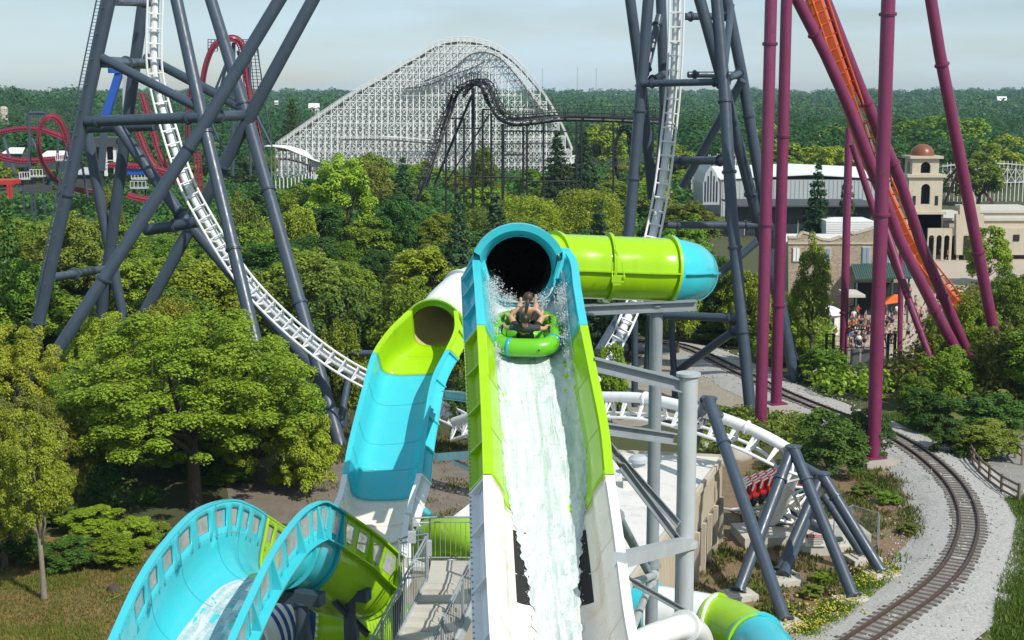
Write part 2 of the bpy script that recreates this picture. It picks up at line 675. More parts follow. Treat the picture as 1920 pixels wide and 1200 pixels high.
def rough_poly(pts, z, amp=.5, step=1.5):
    pts = [V((p[0], p[1], z)) for p in pts]
    out = []
    k = len(pts)
    for i in range(k):
        a, b = pts[i], pts[(i + 1) % k]
        n = max(1, int((b - a).length / step))
        for j in range(n):
            p = a.lerp(b, j / n)
            if j: p = p + V((noise.noise(p * .6) * amp, noise.noise(p * .6 + V((9, 4, 1))) * amp, 0))
            out.append(p)
    return out


def sheet(name, pix, z, mat, amp=.5, step=1.5):
    m = MB()
    m.poly(rough_poly([G(a, b) for a, b in pix], z, amp, step))
    o = m.build(name, mat, smooth=False)
    tag(o, kind='structure')
    return o


g = MB()
g.add([(-4000, -40, 0), (4000, -40, 0), (4000, 480, 0), (-4000, 480, 0)], [(0, 1, 2, 3)])
tag(g.build('ground', M['g_base'], smooth=False), kind='structure')
hm = MB()
rows = []
for j in range(44):
    y = 478 + (4200 - 478) * (j / 43) ** 1.5
    rows.append([V((x, y, hill_z(x, y) if j else -.5)) for x in np.linspace(-2600, 2600, 60)])
hm.grid(rows)
tag(hm.build('hills', M['g_hill'], smooth=True, ang=180), kind='structure')

sheet('lawn', [(-60, 1010), (150, 1000), (300, 1000), (420, 980), (480, 1000), (480, 1300), (-60, 1300)], .012, M['g_lawn_dry'])
sheet('gravel_lot', [(420, 905), (560, 872), (700, 862), (900, 850), (1150, 850), (1150, 1000), (900, 1010), (620, 1000), (430, 960)], .012, M['g_lot'])
sheet('planting_bed', [(1240, 1250), (1240, 1000), (1290, 880), (1400, 860), (1560, 880), (1680, 860), (1760, 930), (1780, 1000), (1740, 1080), (1600, 1180), (1500, 1250)], .012, M['g_mulch'], .8)
sheet('gravel_bank', [(1100, 790), (1150, 700), (1250, 640), (1300, 636), (1390, 700), (1470, 735), (1440, 790), (1330, 770), (1200, 800)], .016, M['g_gravel'], .8)
sheet('plaza', [(1480, 690), (1500, 590), (1540, 520), (1600, 470), (2050, 450), (2050, 520), (1830, 530), (1790, 560), (1760, 640), (1740, 670), (1690, 680), (1690, 715), (1600, 720)], .016, M['g_plaza'], .3)
sheet('grass_verge', [(1650, 775), (1720, 770), (1820, 830), (1870, 900), (1895, 980), (1880, 1060), (1850, 1120), (1850, 1300), (2100, 1300), (2100, 900), (1900, 800), (1750, 750)], .014, M['g_lawn'], .6)
sheet('park_path', [(1845, 845), (1870, 825), (1960, 810), (2100, 830), (2100, 980), (1960, 985), (1900, 930), (1860, 890)], .024, M['g_path'], .15)
sheet('lakeside_lawn', [(-60, 420), (60, 395), (260, 380), (420, 392), (500, 420), (200, 440)], .012, M['g_lawn'], 1.0, 4)

# ---------------------------------------------------------------- narrow gauge railway
rpix = [(1150, 640), (1215, 640), (1290, 652), (1380, 694), (1450, 728), (1510, 754), (1580, 781), (1650, 806), (1702, 833), (1748, 866), (1788, 906), (1810, 945), (1817, 985), (1808, 1025), (1786, 1065), (1745, 1106), (1690, 1146), (1632, 1186), (1560, 1232), (1470, 1290)]
RZ = .42
rail_c = resample(spline([G(a, b, RZ) for a, b in rpix], 8), .5)


def frames(pts):
    out = []
    for i, p in enumerate(pts):
        t = (pts[min(i + 1, len(pts) - 1)] - pts[max(i - 1, 0)])
        t.z = 0
        t.normalize()
        out.append((p, t, V((t.y, -t.x, 0))))
    return out


rail_fr = frames(rail_c)
bm_ = MB()
rows = []
for i, (p, t, n) in enumerate(rail_fr):
    j = noise.noise(p * .3) * .35
    jj = noise.noise(p * .3 + V((5, 5, 5))) * .35
    r = []
    # bed: wide stone shoulder on the outside of the bend, a slope down to the planting on the inside
    for (o_, z_) in ((-2.9 + j, .03), (-2.2 + j * .5, .2), (-1.45, .36), (0, .40), (1.45, .36), (2.2 + jj * .5, .2), (3.3 + jj, .03)):
        r.append(V((p.x, p.y, 0)) + n * -o_ + V((0, 0, z_ + .03 * noise.noise(p * 1.7 + n * o_))))
    rows.append(r)
bm_.grid(rows)
tag(bm_.build('ballast_bed', M['g_ballast'], smooth=True, ang=180), kind='structure')
st_ = MB()
st_.grid([[V((p.x, p.y, .405 + .012 * noise.noise(p * 2))) + n * k for k in (.80, .4, 0, -.4, -.80)] for p, t, n in rail_fr])
M['g_stain'] = ground_mat('stained_ballast', [(.17, .155, .14), (.30, .28, .255), (.21, .19, .17)], 1.2, fine=9, fk=.5)
tag(st_.build('stained_ballast', M['g_stain'], ang=180), kind='structure')
rw = thing('railway_track', 'narrow gauge railway track with rusty rails curving through pale ballast', 'railway track', tuple(rail_c[0]))
for s in (-1, 1):
    m = MB()
    base = [p + n * s * .457 for (p, t, n) in rail_fr]
    m.path([q + V((0, 0, .10)) for q in base], 1, sq=(.10, .05))
    m.path([q + V((0, 0, .045)) for q in base], 1, sq=(.035, .07))
    m.path([q + V((0, 0, .0)) for q in base], 1, sq=(.14, .025))
    m.build('rail', M['rust'], rw)
sl_pts = [f for i, f in enumerate(rail_fr) if i % 1 == 0]
sm = None
near = sorted(range(len(sl_pts)), key=lambda i: sl_pts[i][0].y)
keep = set(near[:100])
rest = MB()
for i, (p, t, n) in enumerate(sl_pts):
    a = math.atan2(n.y, n.x) + random.uniform(-.04, .04)
    c = p + V((0, 0, -.075)) + n * random.uniform(-.06, .06)
    if i in keep:
        m = MB()
        m.box(c, (1.75 + random.uniform(-.1, .1), .19, .15), a)
        m.build('sleeper', M['sleeper'], rw, smooth=False)
    else:
        rest.box(c, (1.75, .19, .15), a)
o = rest.build('far_sleepers', M['sleeper'], rw, smooth=False)
o['kind'] = 'stuff'


# ---------------------------------------------------------------- vegetation builders
def quads_mesh(name, C, N, size, asp, rng, mat):
    """C centres (n,3), N normals (n,3), size (n,) -> leaf diamonds"""
    n = len(C)
    N = N / (np.linalg.norm(N, axis=1, keepdims=True) + 1e-9)
    T = rng.normal(size=(n, 3))
    A = np.cross(N, T)
    A /= (np.linalg.norm(A, axis=1, keepdims=True) + 1e-9)
    B = np.cross(N, A)
    s = size[:, None]
    vs = np.stack([C - A * s, C - B * s * asp, C + A * s, C + B * s * asp], 1).reshape(-1, 3)
    me = bpy.data.meshes.new(name)
    me.vertices.add(4 * n)
    me.vertices.foreach_set('co', vs.astype(np.float32).ravel())
    me.loops.add(4 * n)
    me.loops.foreach_set('vertex_index', np.arange(4 * n, dtype=np.int32))
    me.polygons.add(n)
    me.polygons.foreach_set('loop_start', np.arange(0, 4 * n, 4, dtype=np.int32))
    me.polygons.foreach_set('loop_total', np.full(n, 4, dtype=np.int32))
    me.update(calc_edges=True)
    me.validate()
    if mat: me.materials.append(mat)
    return me


def crown(seed, n_leaf, ls, kind='round', n_cl=46, droop=0.0, crs=.78):
    """canonical crown: tree 10 m tall, crown radius about 4 m. Returns mesh + clump centres"""
    rng = np.random.default_rng(seed)
    if kind == 'conifer':
        h = rng.uniform(.06, 1.0, n_leaf * 2)
        keep_ = rng.uniform(0, 1, n_leaf * 2) < (1.05 - h)
        h = h[keep_][:n_leaf]
        n = len(h)
        tiers = 15
        k = np.floor(h * tiers)
        nb = 9
        br = rng.integers(0, nb, n)
        off = (k * 2.4 + seed)
        ang = br * 2 * np.pi / nb + off + rng.normal(0, .13, n)
        rmax = (1 - (k + .3) / tiers) * 2.5 * (1 + .22 * np.sin(k * 5.1 + br * 2.3 + seed)) + .12
        r = np.sqrt(rng.uniform(.02, 1, n)) * rmax
        z = (k + .5) / tiers * 10 - r * .22 + rng.normal(0, .13, n) + .35
        C = np.stack([np.cos(ang) * r, np.sin(ang) * r, z], 1)
        N = np.stack([np.cos(ang) * .5, np.sin(ang) * .5, np.ones(n)], 1) + rng.normal(0, .5, (n, 3))
        return C, N, ls * rng.uniform(.6, 1.3, n), rng, []
    cs, rs = [], []
    if kind == 'round':
        ctr, rad = np.array([0, 0, 6.0]), np.array([4.0, 4.0, 4.0])
    elif kind == 'tall':
        ctr, rad = np.array([0, 0, 5.6]), np.array([3.1, 3.1, 4.5])
    elif kind == 'wide':
        ctr, rad = np.array([0, 0, 6.2]), np.array([4.8, 4.4, 3.6])
    elif kind == 'maple':
        ctr, rad = np.array([0, 0, 5.3]), np.array([4.9, 4.3, 4.7])
    elif kind == 'low':
        ctr, rad = np.array([0, 0, 3.6]), np.array([4.2, 4.2, 4.4])
        n_cl = int(n_cl * 1.2)
    elif kind == 'bush':
        ctr, rad = np.array([0, 0, 3.2]), np.array([4.0, 4.0, 4.6])
    lob = rng.normal(size=(5, 3))
    lob /= np.linalg.norm(lob, axis=1, keepdims=True)
    while len(cs) < n_cl:
        d = rng.normal(size=3)
        d /= np.linalg.norm(d)
        if d[2] < -.55: continue
        w_ = 1 + .42 * np.max(lob @ d) - .26
        q = rng.uniform(.35, 1) ** .55 * w_
        c = ctr + d * rad * q * .80
        if c[2] < .5: continue
        cs.append(c)
        rs.append(rng.uniform(.70, 1.40) * (1.12 - .25 * q) * crs)
    cs, rs = np.array(cs), np.array(rs)
    wts = rs ** 2
    ci = rng.choice(n_cl, n_leaf, p=wts / wts.sum())
    d = rng.normal(size=(n_leaf, 3))
    d[:, 2] += .75
    d /= np.linalg.norm(d, axis=1, keepdims=True)
    rad_ = rs[ci] * (rng.uniform(.25, 1, n_leaf) ** .45)
    fl = np.array([1.0, 1.0, .72])
    C = cs[ci] + d * rad_[:, None] * fl
    if droop:
        C[:, 2] -= droop * np.abs(rng.normal(0, 1, n_leaf)) * .6
    N = d * .7 + np.array([0, 0, .85]) + rng.normal(0, .42, (n_leaf, 3))
    return C, N, ls * rng.uniform(.6, 1.35, n_leaf), rng, list(cs)


def trunk_mb(seed, cs, r0=.26, h=4.0, limbs=7, kind='round'):
    rnd = random.Random(seed)
    m = MB()
    if kind == 'conifer':
        m.path([(0, 0, -.2), (0, 0, 5), (0, 0, 9.6)], [.2, .12, .02], 7)
        return m
    top = V((rnd.uniform(-.3, .3), rnd.uniform(-.3, .3), h))
    m.path([(0, 0, -.3), (0, 0, .25), (top.x * .4, top.y * .4, h * .5), top], [r0 * 1.5, r0 * 1.05, r0 * .85, r0 * .7], 9)
    pick = sorted(cs, key=lambda c: rnd.random())[:limbs]
    for c in pick:
        c = V(c)
        st = V((0, 0, 0)).lerp(top, rnd.uniform(.72, 1.0))
        mid = st.lerp(c, .5) + V((rnd.uniform(-.3, .3), rnd.uniform(-.3, .3), rnd.uniform(-.1, .5)))
        m.path([st, mid, c], [r0 * .5, r0 * .28, r0 * .07], 6)
        for q in range(2):
            e = c + V((rnd.uniform(-1, 1), rnd.uniform(-1, 1), rnd.uniform(-.2, 1)))
            m.path([mid.lerp(c, .4), e], [r0 * .18, r0 * .04], 5)
    return m


TREE = {}


def tree_proto(key, seed, n_leaf, ls, kind, asp=.62, **kw):
    C, N, S, rng, cs = crown(seed, n_leaf, ls, kind, **kw)
    cm_ = quads_mesh('crown', C, N, S, asp, rng, M['leaf_mid'])
    hh = {'low': 1.6, 'bush': .9}.get(kind, 3.4)
    tm = trunk_mb(seed, cs, {'bush': .12}.get(kind, .24), hh, {'bush': 9}.get(kind, 10), kind)
    me = bpy.data.meshes.new('trunk')
    me.from_pydata(tm.v, [], tm.f)
    me.shade_smooth()
    me.materials.append(M['bark'])
    TREE[key] = (cm_, me)



def undergrowth(name, label, pix, n, hr, per, ls, mk, seed):
    rng = np.random.default_rng(seed)
    poly = [G(a, b) for a, b in pix]
    xs, ys = [p.x for p in poly], [p.y for p in poly]
    pts = []
    for q in range(n * 40):
        if len(pts) >= n: break
        x, y = rng.uniform(min(xs), max(xs)), rng.uniform(min(ys), max(ys))
        if inside(poly, x, y): pts.append((x, y))
    pts = np.array(pts)
    n = len(pts)
    hh = rng.uniform(*hr, n)
    rr = hh * rng.uniform(.6, 1.0, n)
    idx = np.repeat(np.arange(n), per)
    d = rng.normal(size=(n * per, 3))
    d /= np.linalg.norm(d, axis=1, keepdims=True)
    q = rng.uniform(.3, 1, n * per) ** .5
    C = np.empty((n * per, 3))
    C[:, 0] = pts[idx, 0] + d[:, 0] * rr[idx] * q
    C[:, 1] = pts[idx, 1] + d[:, 1] * rr[idx] * q
    C[:, 2] = np.maximum(hh[idx] * (.5 + .5 * d[:, 2] * q), .05)
    N = d + rng.normal(0, .45, d.shape) + np.array([0, 0, .5])
    me = quads_mesh(name, C, N, ls * rng.uniform(.6, 1.3, n * per), .65, rng, M[mk])
    o = bpy.data.objects.new(name, me)
    link(o)
    tag(o, label, 'undergrowth', kind='stuff')


def inside(poly, x, y):
    c = False
    j = len(poly) - 1
    for i in range(len(poly)):
        xi, yi = poly[i][0], poly[i][1]
        xj, yj = poly[j][0], poly[j][1]
        if (yi > y) != (yj > y) and x < (xj - xi) * (y - yi) / (yj - yi) + xi: c = not c
        j = i
    return c


tree_proto('near_a', 11, 95000, .058, 'maple', n_cl=270, crs=.50)
tree_proto('near_b', 12, 64000, .066, 'low', n_cl=180, crs=.52)
tree_proto('near_c', 13, 42000, .072, 'tall', n_cl=120, crs=.55)
for i in range(3):
    tree_proto('mid_round_%d' % i, 21 + i, 19000, .128, 'round', n_cl=92)
    tree_proto('mid_low_%d' % i, 31 + i, 19000, .128, 'low', n_cl=92)
    tree_proto('far_round_%d' % i, 51 + i, 10000, .185, 'low', n_cl=60)
tree_proto('mid_tall', 41, 17000, .128, 'tall', n_cl=90)
tree_proto('willow', 43, 22000, .135, 'low', asp=.30, n_cl=90, droop=1.1)
for i in range(2):
    tree_proto('conifer_%d' % i, 61 + i, 7000, .24, 'conifer', asp=.35)
    tree_proto('bush_%d' % i, 71 + i, 17000, .145, 'bush', n_cl=80)
tree_proto('shrub', 75, 5000, .26, 'bush', n_cl=44)


def tree(key, x, y, h, r, leafm, label, name='tree', cat='tree', group=None, barkm='bark', rot=None, z=0.0):
    cm_, tm = TREE[key]
    t = thing(name, label, cat, (x, y, z), group)
    t.scale = (r / 4.0, r / 4.0 * random.uniform(.92, 1.08), h / 10.0)
    t.rotation_euler.z = random.uniform(0, 6.28) if rot is None else rot
    for nm, me, mt in (('trunk', tm, barkm), ('crown', cm_, leafm)):
        o = bpy.data.objects.new(nm, me)
        link(o, t)
        o.material_slots[0].link = 'OBJECT'
        o.material_slots[0].material = M[mt]
    return t


def tree_px(key, px, top, Y, wpx, leafm, label, **kw):
    """tree whose crown is centred on column px, reaches row top, stands at distance Y and is wpx wide in the photo"""
    p = P(px, top, Y)
    if kw.get('name') == 'conifer' or key.startswith('conifer'):
        r = wpx / 2 * Y / F * 4 / 2.5 * 1.2
    else:
        r = wpx / 2 * Y / F * .93
    return tree(key, p.x, Y, p.z, r, leafm, label, **kw)
# ---------------------------------------------------------------- far forest (one mass) and hills
def far_forest(name, label, seed, n, y0, y1, pw, per, s0, s1, mk):
    rng = np.random.default_rng(seed)
    pts = []
    while len(pts) < n:
        y = y0 + (y1 - y0) * rng.uniform() ** pw
        x = rng.uniform(-1, 1) * (y * .42 + 30)
        if 372 < y < 445 and -70 < x < 50: continue        # the timber coaster stands here
        if y < 372 and -75 < x < 45: continue
        if y < 352 and -170 < x < -70: continue
        if noise.noise(V((x / 60, y / 110, 8))) < -.42: continue
        pts.append((x, y))
    pts = np.array(pts)
    base = np.array([hill_z(a, b) if b > 478 else 0 for a, b in pts])
    hh = rng.uniform(8, 14.5, n) * np.array([1.05 + .6 * noise.noise(V((a / 55, b / 90, 1.7))) for a, b in pts])
    rr = rng.uniform(3.6, 6.5, n) * (1 + np.clip((pts[:, 1] - 800) / 1500, 0, 1))
    idx = np.repeat(np.arange(n), per)
    d = rng.normal(size=(n * per, 3))
    d[:, 2] = np.abs(d[:, 2]) * 1.1 - .45
    d /= np.linalg.norm(d, axis=1, keepdims=True)
    q = rng.uniform(.5, 1, n * per) ** .5
    lump = 1 + .25 * np.sin(d[:, 0] * 5 + idx * 1.7) * np.cos(d[:, 1] * 6 + idx)
    C = np.empty((n * per, 3))
    C[:, 0] = pts[idx, 0] + d[:, 0] * rr[idx] * q * lump
    C[:, 1] = pts[idx, 1] + d[:, 1] * rr[idx] * q * lump
    C[:, 2] = base[idx] + hh[idx] * (.55 + .45 * d[:, 2] * q * lump)
    N = d * .8 + rng.normal(0, .4, d.shape) + np.array([0, 0, .55])
    S = rng.uniform(s0, s1, n * per) * (rr[idx] / 5.0)
    me = quads_mesh(name, C, N, S, .8, rng, M[mk])
    o = bpy.data.objects.new(name, me)
    link(o)
    tag(o, label, 'forest', kind='stuff')


far_forest('forest', 'nearer belt of the distant woodland beyond the coasters', 5, 1500, 345, 900, 1.3, 190, .30, .62, 'leaf_far')
far_forest('far_forest', 'distant green forest stretching to the horizon behind the coasters', 6, 2700, 850, 2900, 1.3, 60, .6, 1.3, 'leaf_far')
hz = MB()
hz.box((0, 2120, 30), (8300, 4400, 66))
hm_ = bpy.data.materials.new('air_haze')
hm_.use_nodes = True
ht = hm_.node_tree
ht.nodes.clear()
ho = ht.nodes.new('ShaderNodeOutputMaterial')
hv = ht.nodes.new('ShaderNodeVolumePrincipled')
hv.inputs['Color'].default_value = (.58, .80, 1, 1)
hv.inputs['Density'].default_value = .00012
hv.inputs['Anisotropy'].default_value = .2
ht.links.new(hv.outputs[0], ho.inputs['Volume'])
hb_ = hz.build('haze', hm_, smooth=False)
tag(hb_, kind='stuff')
hb_['label'] = 'thin blue haze over the distant forest'
# ---------------------------------------------------------------- key trees
T_ = tree_px
T_('near_a', 352, 556, 73, 500, 'leaf_bright', 'large spreading bright green maple left of the slides, branches showing through its crown', rot=.4)
T_('near_b', -15, 640, 63, 200, 'leaf_bright', 'yellow green leafy tree cut by the left edge in front of the golden one', rot=1.5)
T_('near_c', 62, 745, 59, 215, 'leaf_gold', 'slim young yellow green tree with a bare pale trunk on the dry lawn', barkm='bark_pale', rot=2)
T_('near_b', 20, 505, 82, 240, 'leaf_gold', 'tall golden green tree at the left edge behind the young lawn tree', rot=1)
T_('near_b', 300, 690, 80, 280, 'leaf_mid', 'shaded green tree directly behind the maple trunk', rot=2.5)
T_('bush_1', 545, 835, 77, 120, 'leaf_bright', 'low bright leafy bush at the edge of the gravel lot', name='bush', cat='bush')
T_('bush_0', 430, 860, 78, 110, 'leaf_mid', 'low bush in the shade right of the maple trunk', name='bush', cat='bush')
T_('near_b', 150, 600, 79, 170, 'leaf_mid', 'mid green tree between the golden left tree and the maple', rot=2)
T_('near_b', 470, 650, 78, 200, 'leaf_bright', 'bright lower tree overlapping the right half of the maple', rot=4)
T_('near_b', 60, 640, 70, 230, 'leaf_olive', 'olive green tree squeezed between the left edge and the big maple', rot=3)
T_('willow', 300, 462, 99, 230, 'leaf_gold', 'golden weeping tree under the left steel tower, just behind the big maple', rot=1)
T_('near_b', 190, 500, 91, 220, 'leaf_gold', 'golden green tree around the foot of the ladder leg', rot=5)
T_('near_b', 440, 520, 84, 190, 'leaf_bright', 'light green tree between the left tower legs behind the maple', rot=2)
T_('mid_low_1', 545, 640, 80, 150, 'leaf_mid', 'mid green tree at the right flank of the maple by the tower leg')
T_('bush_0', 575, 700, 75, 120, 'leaf_bright', 'yellowish small tree hanging over the gravel lot right of the maple', name='small_tree')
T_('mid_low_0', 40, 420, 108, 190, 'leaf_mid', 'green tree beside the leaning ladder leg at the left edge')
T_('conifer_0', 12, 380, 112, 90, 'leaf_dark', 'dark conifer cut by the left edge of the view', name='conifer')
T_('mid_round_1', 130, 395, 128, 170, 'leaf_olive', 'olive tree behind the ladder leg')
T_('mid_tall', 205, 330, 160, 80, 'leaf_olive', 'slim tree in front of the grey ride station')
T_('mid_low_2', 445, 300, 150, 110, 'leaf_olive', 'brownish green tree standing between the two crossed tower legs', )
T_('mid_low_1', 548, 322, 165, 110, 'leaf_bright', 'bright green tree in front of the curved white canopy')
T_('mid_round_0', 640, 278, 180, 165, 'leaf_bright', 'large bright yellow green tree left of the black coaster')
T_('mid_low_2', 560, 300, 185, 120, 'leaf_mid', 'green tree just below the curved white canopy')
T_('mid_low_0', 690, 250, 262, 110, 'leaf_olive', 'olive tree at the foot of the white timber coaster')
T_('conifer_1', 546, 190, 425, 62, 'leaf_dark', 'tall dark cypress left of the white timber coaster', name='conifer')
T_('mid_low_1', 560, 400, 128, 210, 'leaf_mid', 'broad mid green tree right of the left steel tower')
T_('mid_low_2', 745, 318, 175, 130, 'leaf_dark', 'dark tree at the foot of the black lift hill')
T_('conifer_0', 755, 300, 190, 90, 'leaf_conifer', 'dark spruce left of the black lift hill', name='conifer')
T_('willow', 1000, 305, 190, 170, 'leaf_bright', 'bright feathery willow under the black coaster, the nearer left one')
T_('willow', 1110, 290, 195, 190, 'leaf_bright', 'bright feathery willow under the black coaster, beside the right tower')
T_('willow', 905, 330, 180, 120, 'leaf_olive', 'olive willow behind the black coaster posts')
T_('mid_tall', 905, 258, 235, 90, 'leaf_olive', 'reddish olive tree between the black coaster and the white timber')
T_('conifer_1', 1045, 250, 240, 80, 'leaf_conifer', 'dark conifer in front of the end of the white timber coaster', name='conifer')
T_('conifer_0', 1095, 250, 250, 80, 'leaf_conifer', 'second dark conifer right of the end of the white timber coaster', name='conifer')
T_('conifer_0', 1125, 385, 118, 110, 'leaf_conifer', 'blue green spruce behind the lime tube', name='conifer')
T_('conifer_1', 930, 370, 135, 120, 'leaf_conifer', 'dark spruce just above the tunnel mouth', name='conifer')
T_('conifer_1', 860, 365, 128, 90, 'leaf_conifer', 'dark slender spruce left of the tunnel mouth', name='conifer')
T_('mid_low_0', 770, 448, 96, 190, 'leaf_bright', 'bright green round tree behind the left tunnel')
T_('mid_low_1', 860, 432, 103, 150, 'leaf_mid', 'green tree right behind the white tube between the two tunnels')
T_('mid_low_2', 650, 470, 100, 190, 'leaf_dark', 'dark green tree in front of the maroon shed')
T_('mid_low_0', 640, 540, 92, 120, 'leaf_mid', 'mid green small tree right of the white track drop')
T_('mid_low_1', 880, 620, 84, 100, 'leaf_dark', 'dark tree in the gap between the two slides')
T_('bush_1', 1335, 480, 126, 150, 'leaf_mid', 'green bushy tree behind the aqua tube end')
T_('bush_0', 1390, 515, 124, 110, 'leaf_bright', 'light green bushy tree beside the right tower foot')
T_('bush_0', 1150, 575, 92, 90, 'leaf_bright', 'bright bush under the lime tube', name='bush', cat='bush')
T_('mid_tall', 1530, 425, 108, 115, 'leaf_olive', 'slender olive tree in front of the stone shop between purple columns')
T_('bush_1', 1545, 625, 107, 120, 'leaf_mid', 'mid green bush beside the plaza gate', name='bush', cat='bush')
T_('bush_0', 1485, 610, 114, 100, 'leaf_mid', 'green bush behind the second purple column', name='bush', cat='bush')
T_('bush_1', 1560, 715, 79, 170, 'leaf_dark', 'big dark round shrub by the base of the front purple column', name='bush', cat='bush')
T_('bush_0', 1630, 720, 83, 120, 'leaf_dark', 'dark shrub right behind the front purple column', name='bush', cat='bush')
T_('conifer_0', 1535, 312, 158, 88, 'leaf_conifer', 'blue green spruce in front of the grey warehouse, the taller', name='conifer')
T_('conifer_1', 1590, 318, 162, 66, 'leaf_conifer', 'slimmer spruce in front of the grey warehouse beside a thin purple column', name='conifer')
T_('mid_low_0', 1830, 500, 108, 130, 'leaf_mid', 'green tree between the right hand purple columns below the mission court')
T_('mid_low_1', 1905, 450, 118, 110, 'leaf_mid', 'green tree at the right edge below the mission arcade')
T_('mid_low_2', 1890, 560, 98, 150, 'leaf_olive', 'olive tree at the right edge behind the last purple column')
T_('bush_1', 1785, 600, 98, 130, 'leaf_mid', 'green bush in front of the orange track exit', name='bush', cat='bush')
T_('bush_0', 1715, 672, 97, 90, 'leaf_mid', 'green bush between thin purple columns right of the gate', name='bush', cat='bush')
T_('bush_0', 1870, 700, 88, 190, 'leaf_dark', 'dark bush at the foot of the last purple column', name='bush', cat='bush')
T_('bush_1', 1740, 690, 90, 130, 'leaf_dark', 'dark bush at the feet of the leaning purple columns', name='bush', cat='bush')
T_('bush_1', 1850, 760, 84, 160, 'leaf_olive', 'olive bush beyond the timber fence', name='bush', cat='bush')
T_('bush_0', 1790, 755, 84, 110, 'leaf_dark', 'dark bush left of the timber fence by the railway', name='bush', cat='bush')
T_('bush_0', 1860, 375, 165, 120, 'leaf_mid', 'green tree right of the bell tower')
T_('mid_low_2', 1890, 460, 125, 80, 'leaf_dark', 'dark tree in front of the mission wall at the right edge')
for (key, px, top, Y, wd, mt, lb) in (('mid_low_1', 1800, 505, 112, 90, 'leaf_bright', 'bright green tree at the edge of the mission court'), ('mid_low_2', 1760, 530, 108, 80, 'leaf_mid', 'mid green tree behind the lower ends of the leaning purple columns'),
                                      ('mid_low_0', 1845, 540, 106, 110, 'leaf_bright', 'bright tree left of the last purple column, below the court'), ('mid_low_1', 1500, 470, 112, 90, 'leaf_mid', 'green tree left of the slender olive tree by the stone shop'),
                                      ('bush_0', 1290, 560, 126, 120, 'leaf_mid', 'green bushy tree below the aqua tube end'), ('bush_1', 1345, 575, 124, 110, 'leaf_dark', 'dark bush behind the steel braces of the right tower'), ('bush_1', 1440, 560, 124, 90, 'leaf_mid', 'green bush between the first two purple columns'),
                                      ('mid_low_2', 1275, 440, 118, 120, 'leaf_mid', 'green tree behind the lime and turquoise tube joint'), ('mid_low_0', 1345, 425, 125, 120, 'leaf_dark', 'dark tree behind the right steel tower crossbars'), ('mid_low_1', 1400, 440, 122, 110, 'leaf_bright', 'bright tree left of the tall purple pair'),
                                      ('mid_low_2', 1700, 375, 205, 50, 'leaf_dark', 'dark tree left of the bell tower'), ('mid_low_0', 1660, 385, 200, 60, 'leaf_mid', 'green tree between the warehouse and the bell tower')):
    T_(key, px, top, Y, wd, mt, lb)
# undergrowth at lower left
k = 0
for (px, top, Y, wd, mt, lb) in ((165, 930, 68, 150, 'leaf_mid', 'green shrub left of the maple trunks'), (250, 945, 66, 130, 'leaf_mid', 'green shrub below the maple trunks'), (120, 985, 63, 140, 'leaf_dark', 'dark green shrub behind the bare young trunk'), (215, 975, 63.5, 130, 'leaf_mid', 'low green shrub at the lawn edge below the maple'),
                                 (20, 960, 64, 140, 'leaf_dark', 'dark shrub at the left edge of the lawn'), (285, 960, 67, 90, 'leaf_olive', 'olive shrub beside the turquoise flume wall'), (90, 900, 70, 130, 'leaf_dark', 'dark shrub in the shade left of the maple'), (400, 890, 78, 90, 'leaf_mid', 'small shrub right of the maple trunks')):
    T_('bush_%d' % (k % 2), px, top, Y, wd, mt, lb, name='shrub', cat='shrub')
    k += 1

# ---------------------------------------------------------------- filler woodland: each tree its own object
blocked = []


def blk(px0, px1, Y0, Y1): blocked.append((px0, px1, Y0, Y1))


blk(1290, 2000, 108, 320)      # warehouse, plaza, mission
blk(1480, 1960, 85, 160)
blk(0, 480, 195, 330)          # rides at the left
blk(760, 1240, 198, 222)       # black coaster
blk(560, 1090, 380, 420)
blk(490, 690, 270, 385)
rnd = random.Random(99)


def wood(n, x0, x1, Y0, Y1, hr, keys, mats, label, group, minsep):
    pl = []
    tries = 0
    while len(pl) < n and tries < 6000:
        tries += 1
        Y = rnd.uniform(Y0, Y1)
        px = rnd.uniform(x0, x1)
        if any(a < px < b and c < Y < d for a, b, c, d in blocked): continue
        x = P(px, 300, Y).x
        if any((x - a) ** 2 + (Y - b) ** 2 < minsep ** 2 for a, b in pl): continue
        pl.append((x, Y))
        h = rnd.uniform(*hr)
        tree(rnd.choice(keys), x, Y, h, h * rnd.uniform(.44, .60), rnd.choice(mats), label, group=group)


FK = ['far_round_0', 'far_round_1', 'far_round_2']
MK = ['mid_round_0', 'mid_low_0', 'mid_low_1', 'mid_low_2', 'mid_round_2', 'mid_tall']
mats_ = ['leaf_mid', 'leaf_mid', 'leaf_bright', 'leaf_dark', 'leaf_olive']
wood(34, 480, 1300, 112, 178, (7, 10), MK, ['leaf_mid', 'leaf_dark', 'leaf_dark', 'leaf_olive', 'leaf_bright'], 'mid green tree in the dense wood behind the slides', 'trees of the wood behind the slides', 5)
wood(26, -30, 480, 105, 190, (6.5, 9.5), MK, mats_, 'green tree in the wood behind the left steel tower', 'trees behind the left steel tower', 5)
wood(34, 480, 1290, 225, 372, (7, 10.5), FK, mats_, 'small looking tree between the black coaster and the white timber coaster', 'trees at the foot of the white timber coaster', 7)
wood(40, -30, 500, 335, 460, (8, 12), FK, mats_, 'distant tree beyond the red looping coaster', 'trees beyond the red looping coaster', 8)
wood(60, 1240, 1960, 325, 470, (10, 14.5), FK, ['leaf_mid', 'leaf_mid', 'leaf_bright', 'leaf_dark'], 'tall green tree in the belt beyond the grey warehouse', 'trees beyond the grey warehouse', 8)
wood(12, 1290, 1960, 262, 322, (8, 12), FK, ['leaf_mid', 'leaf_bright', 'leaf_dark'], 'green tree close behind the grey warehouse and the bell tower', 'trees close behind the warehouse', 8) if False else None
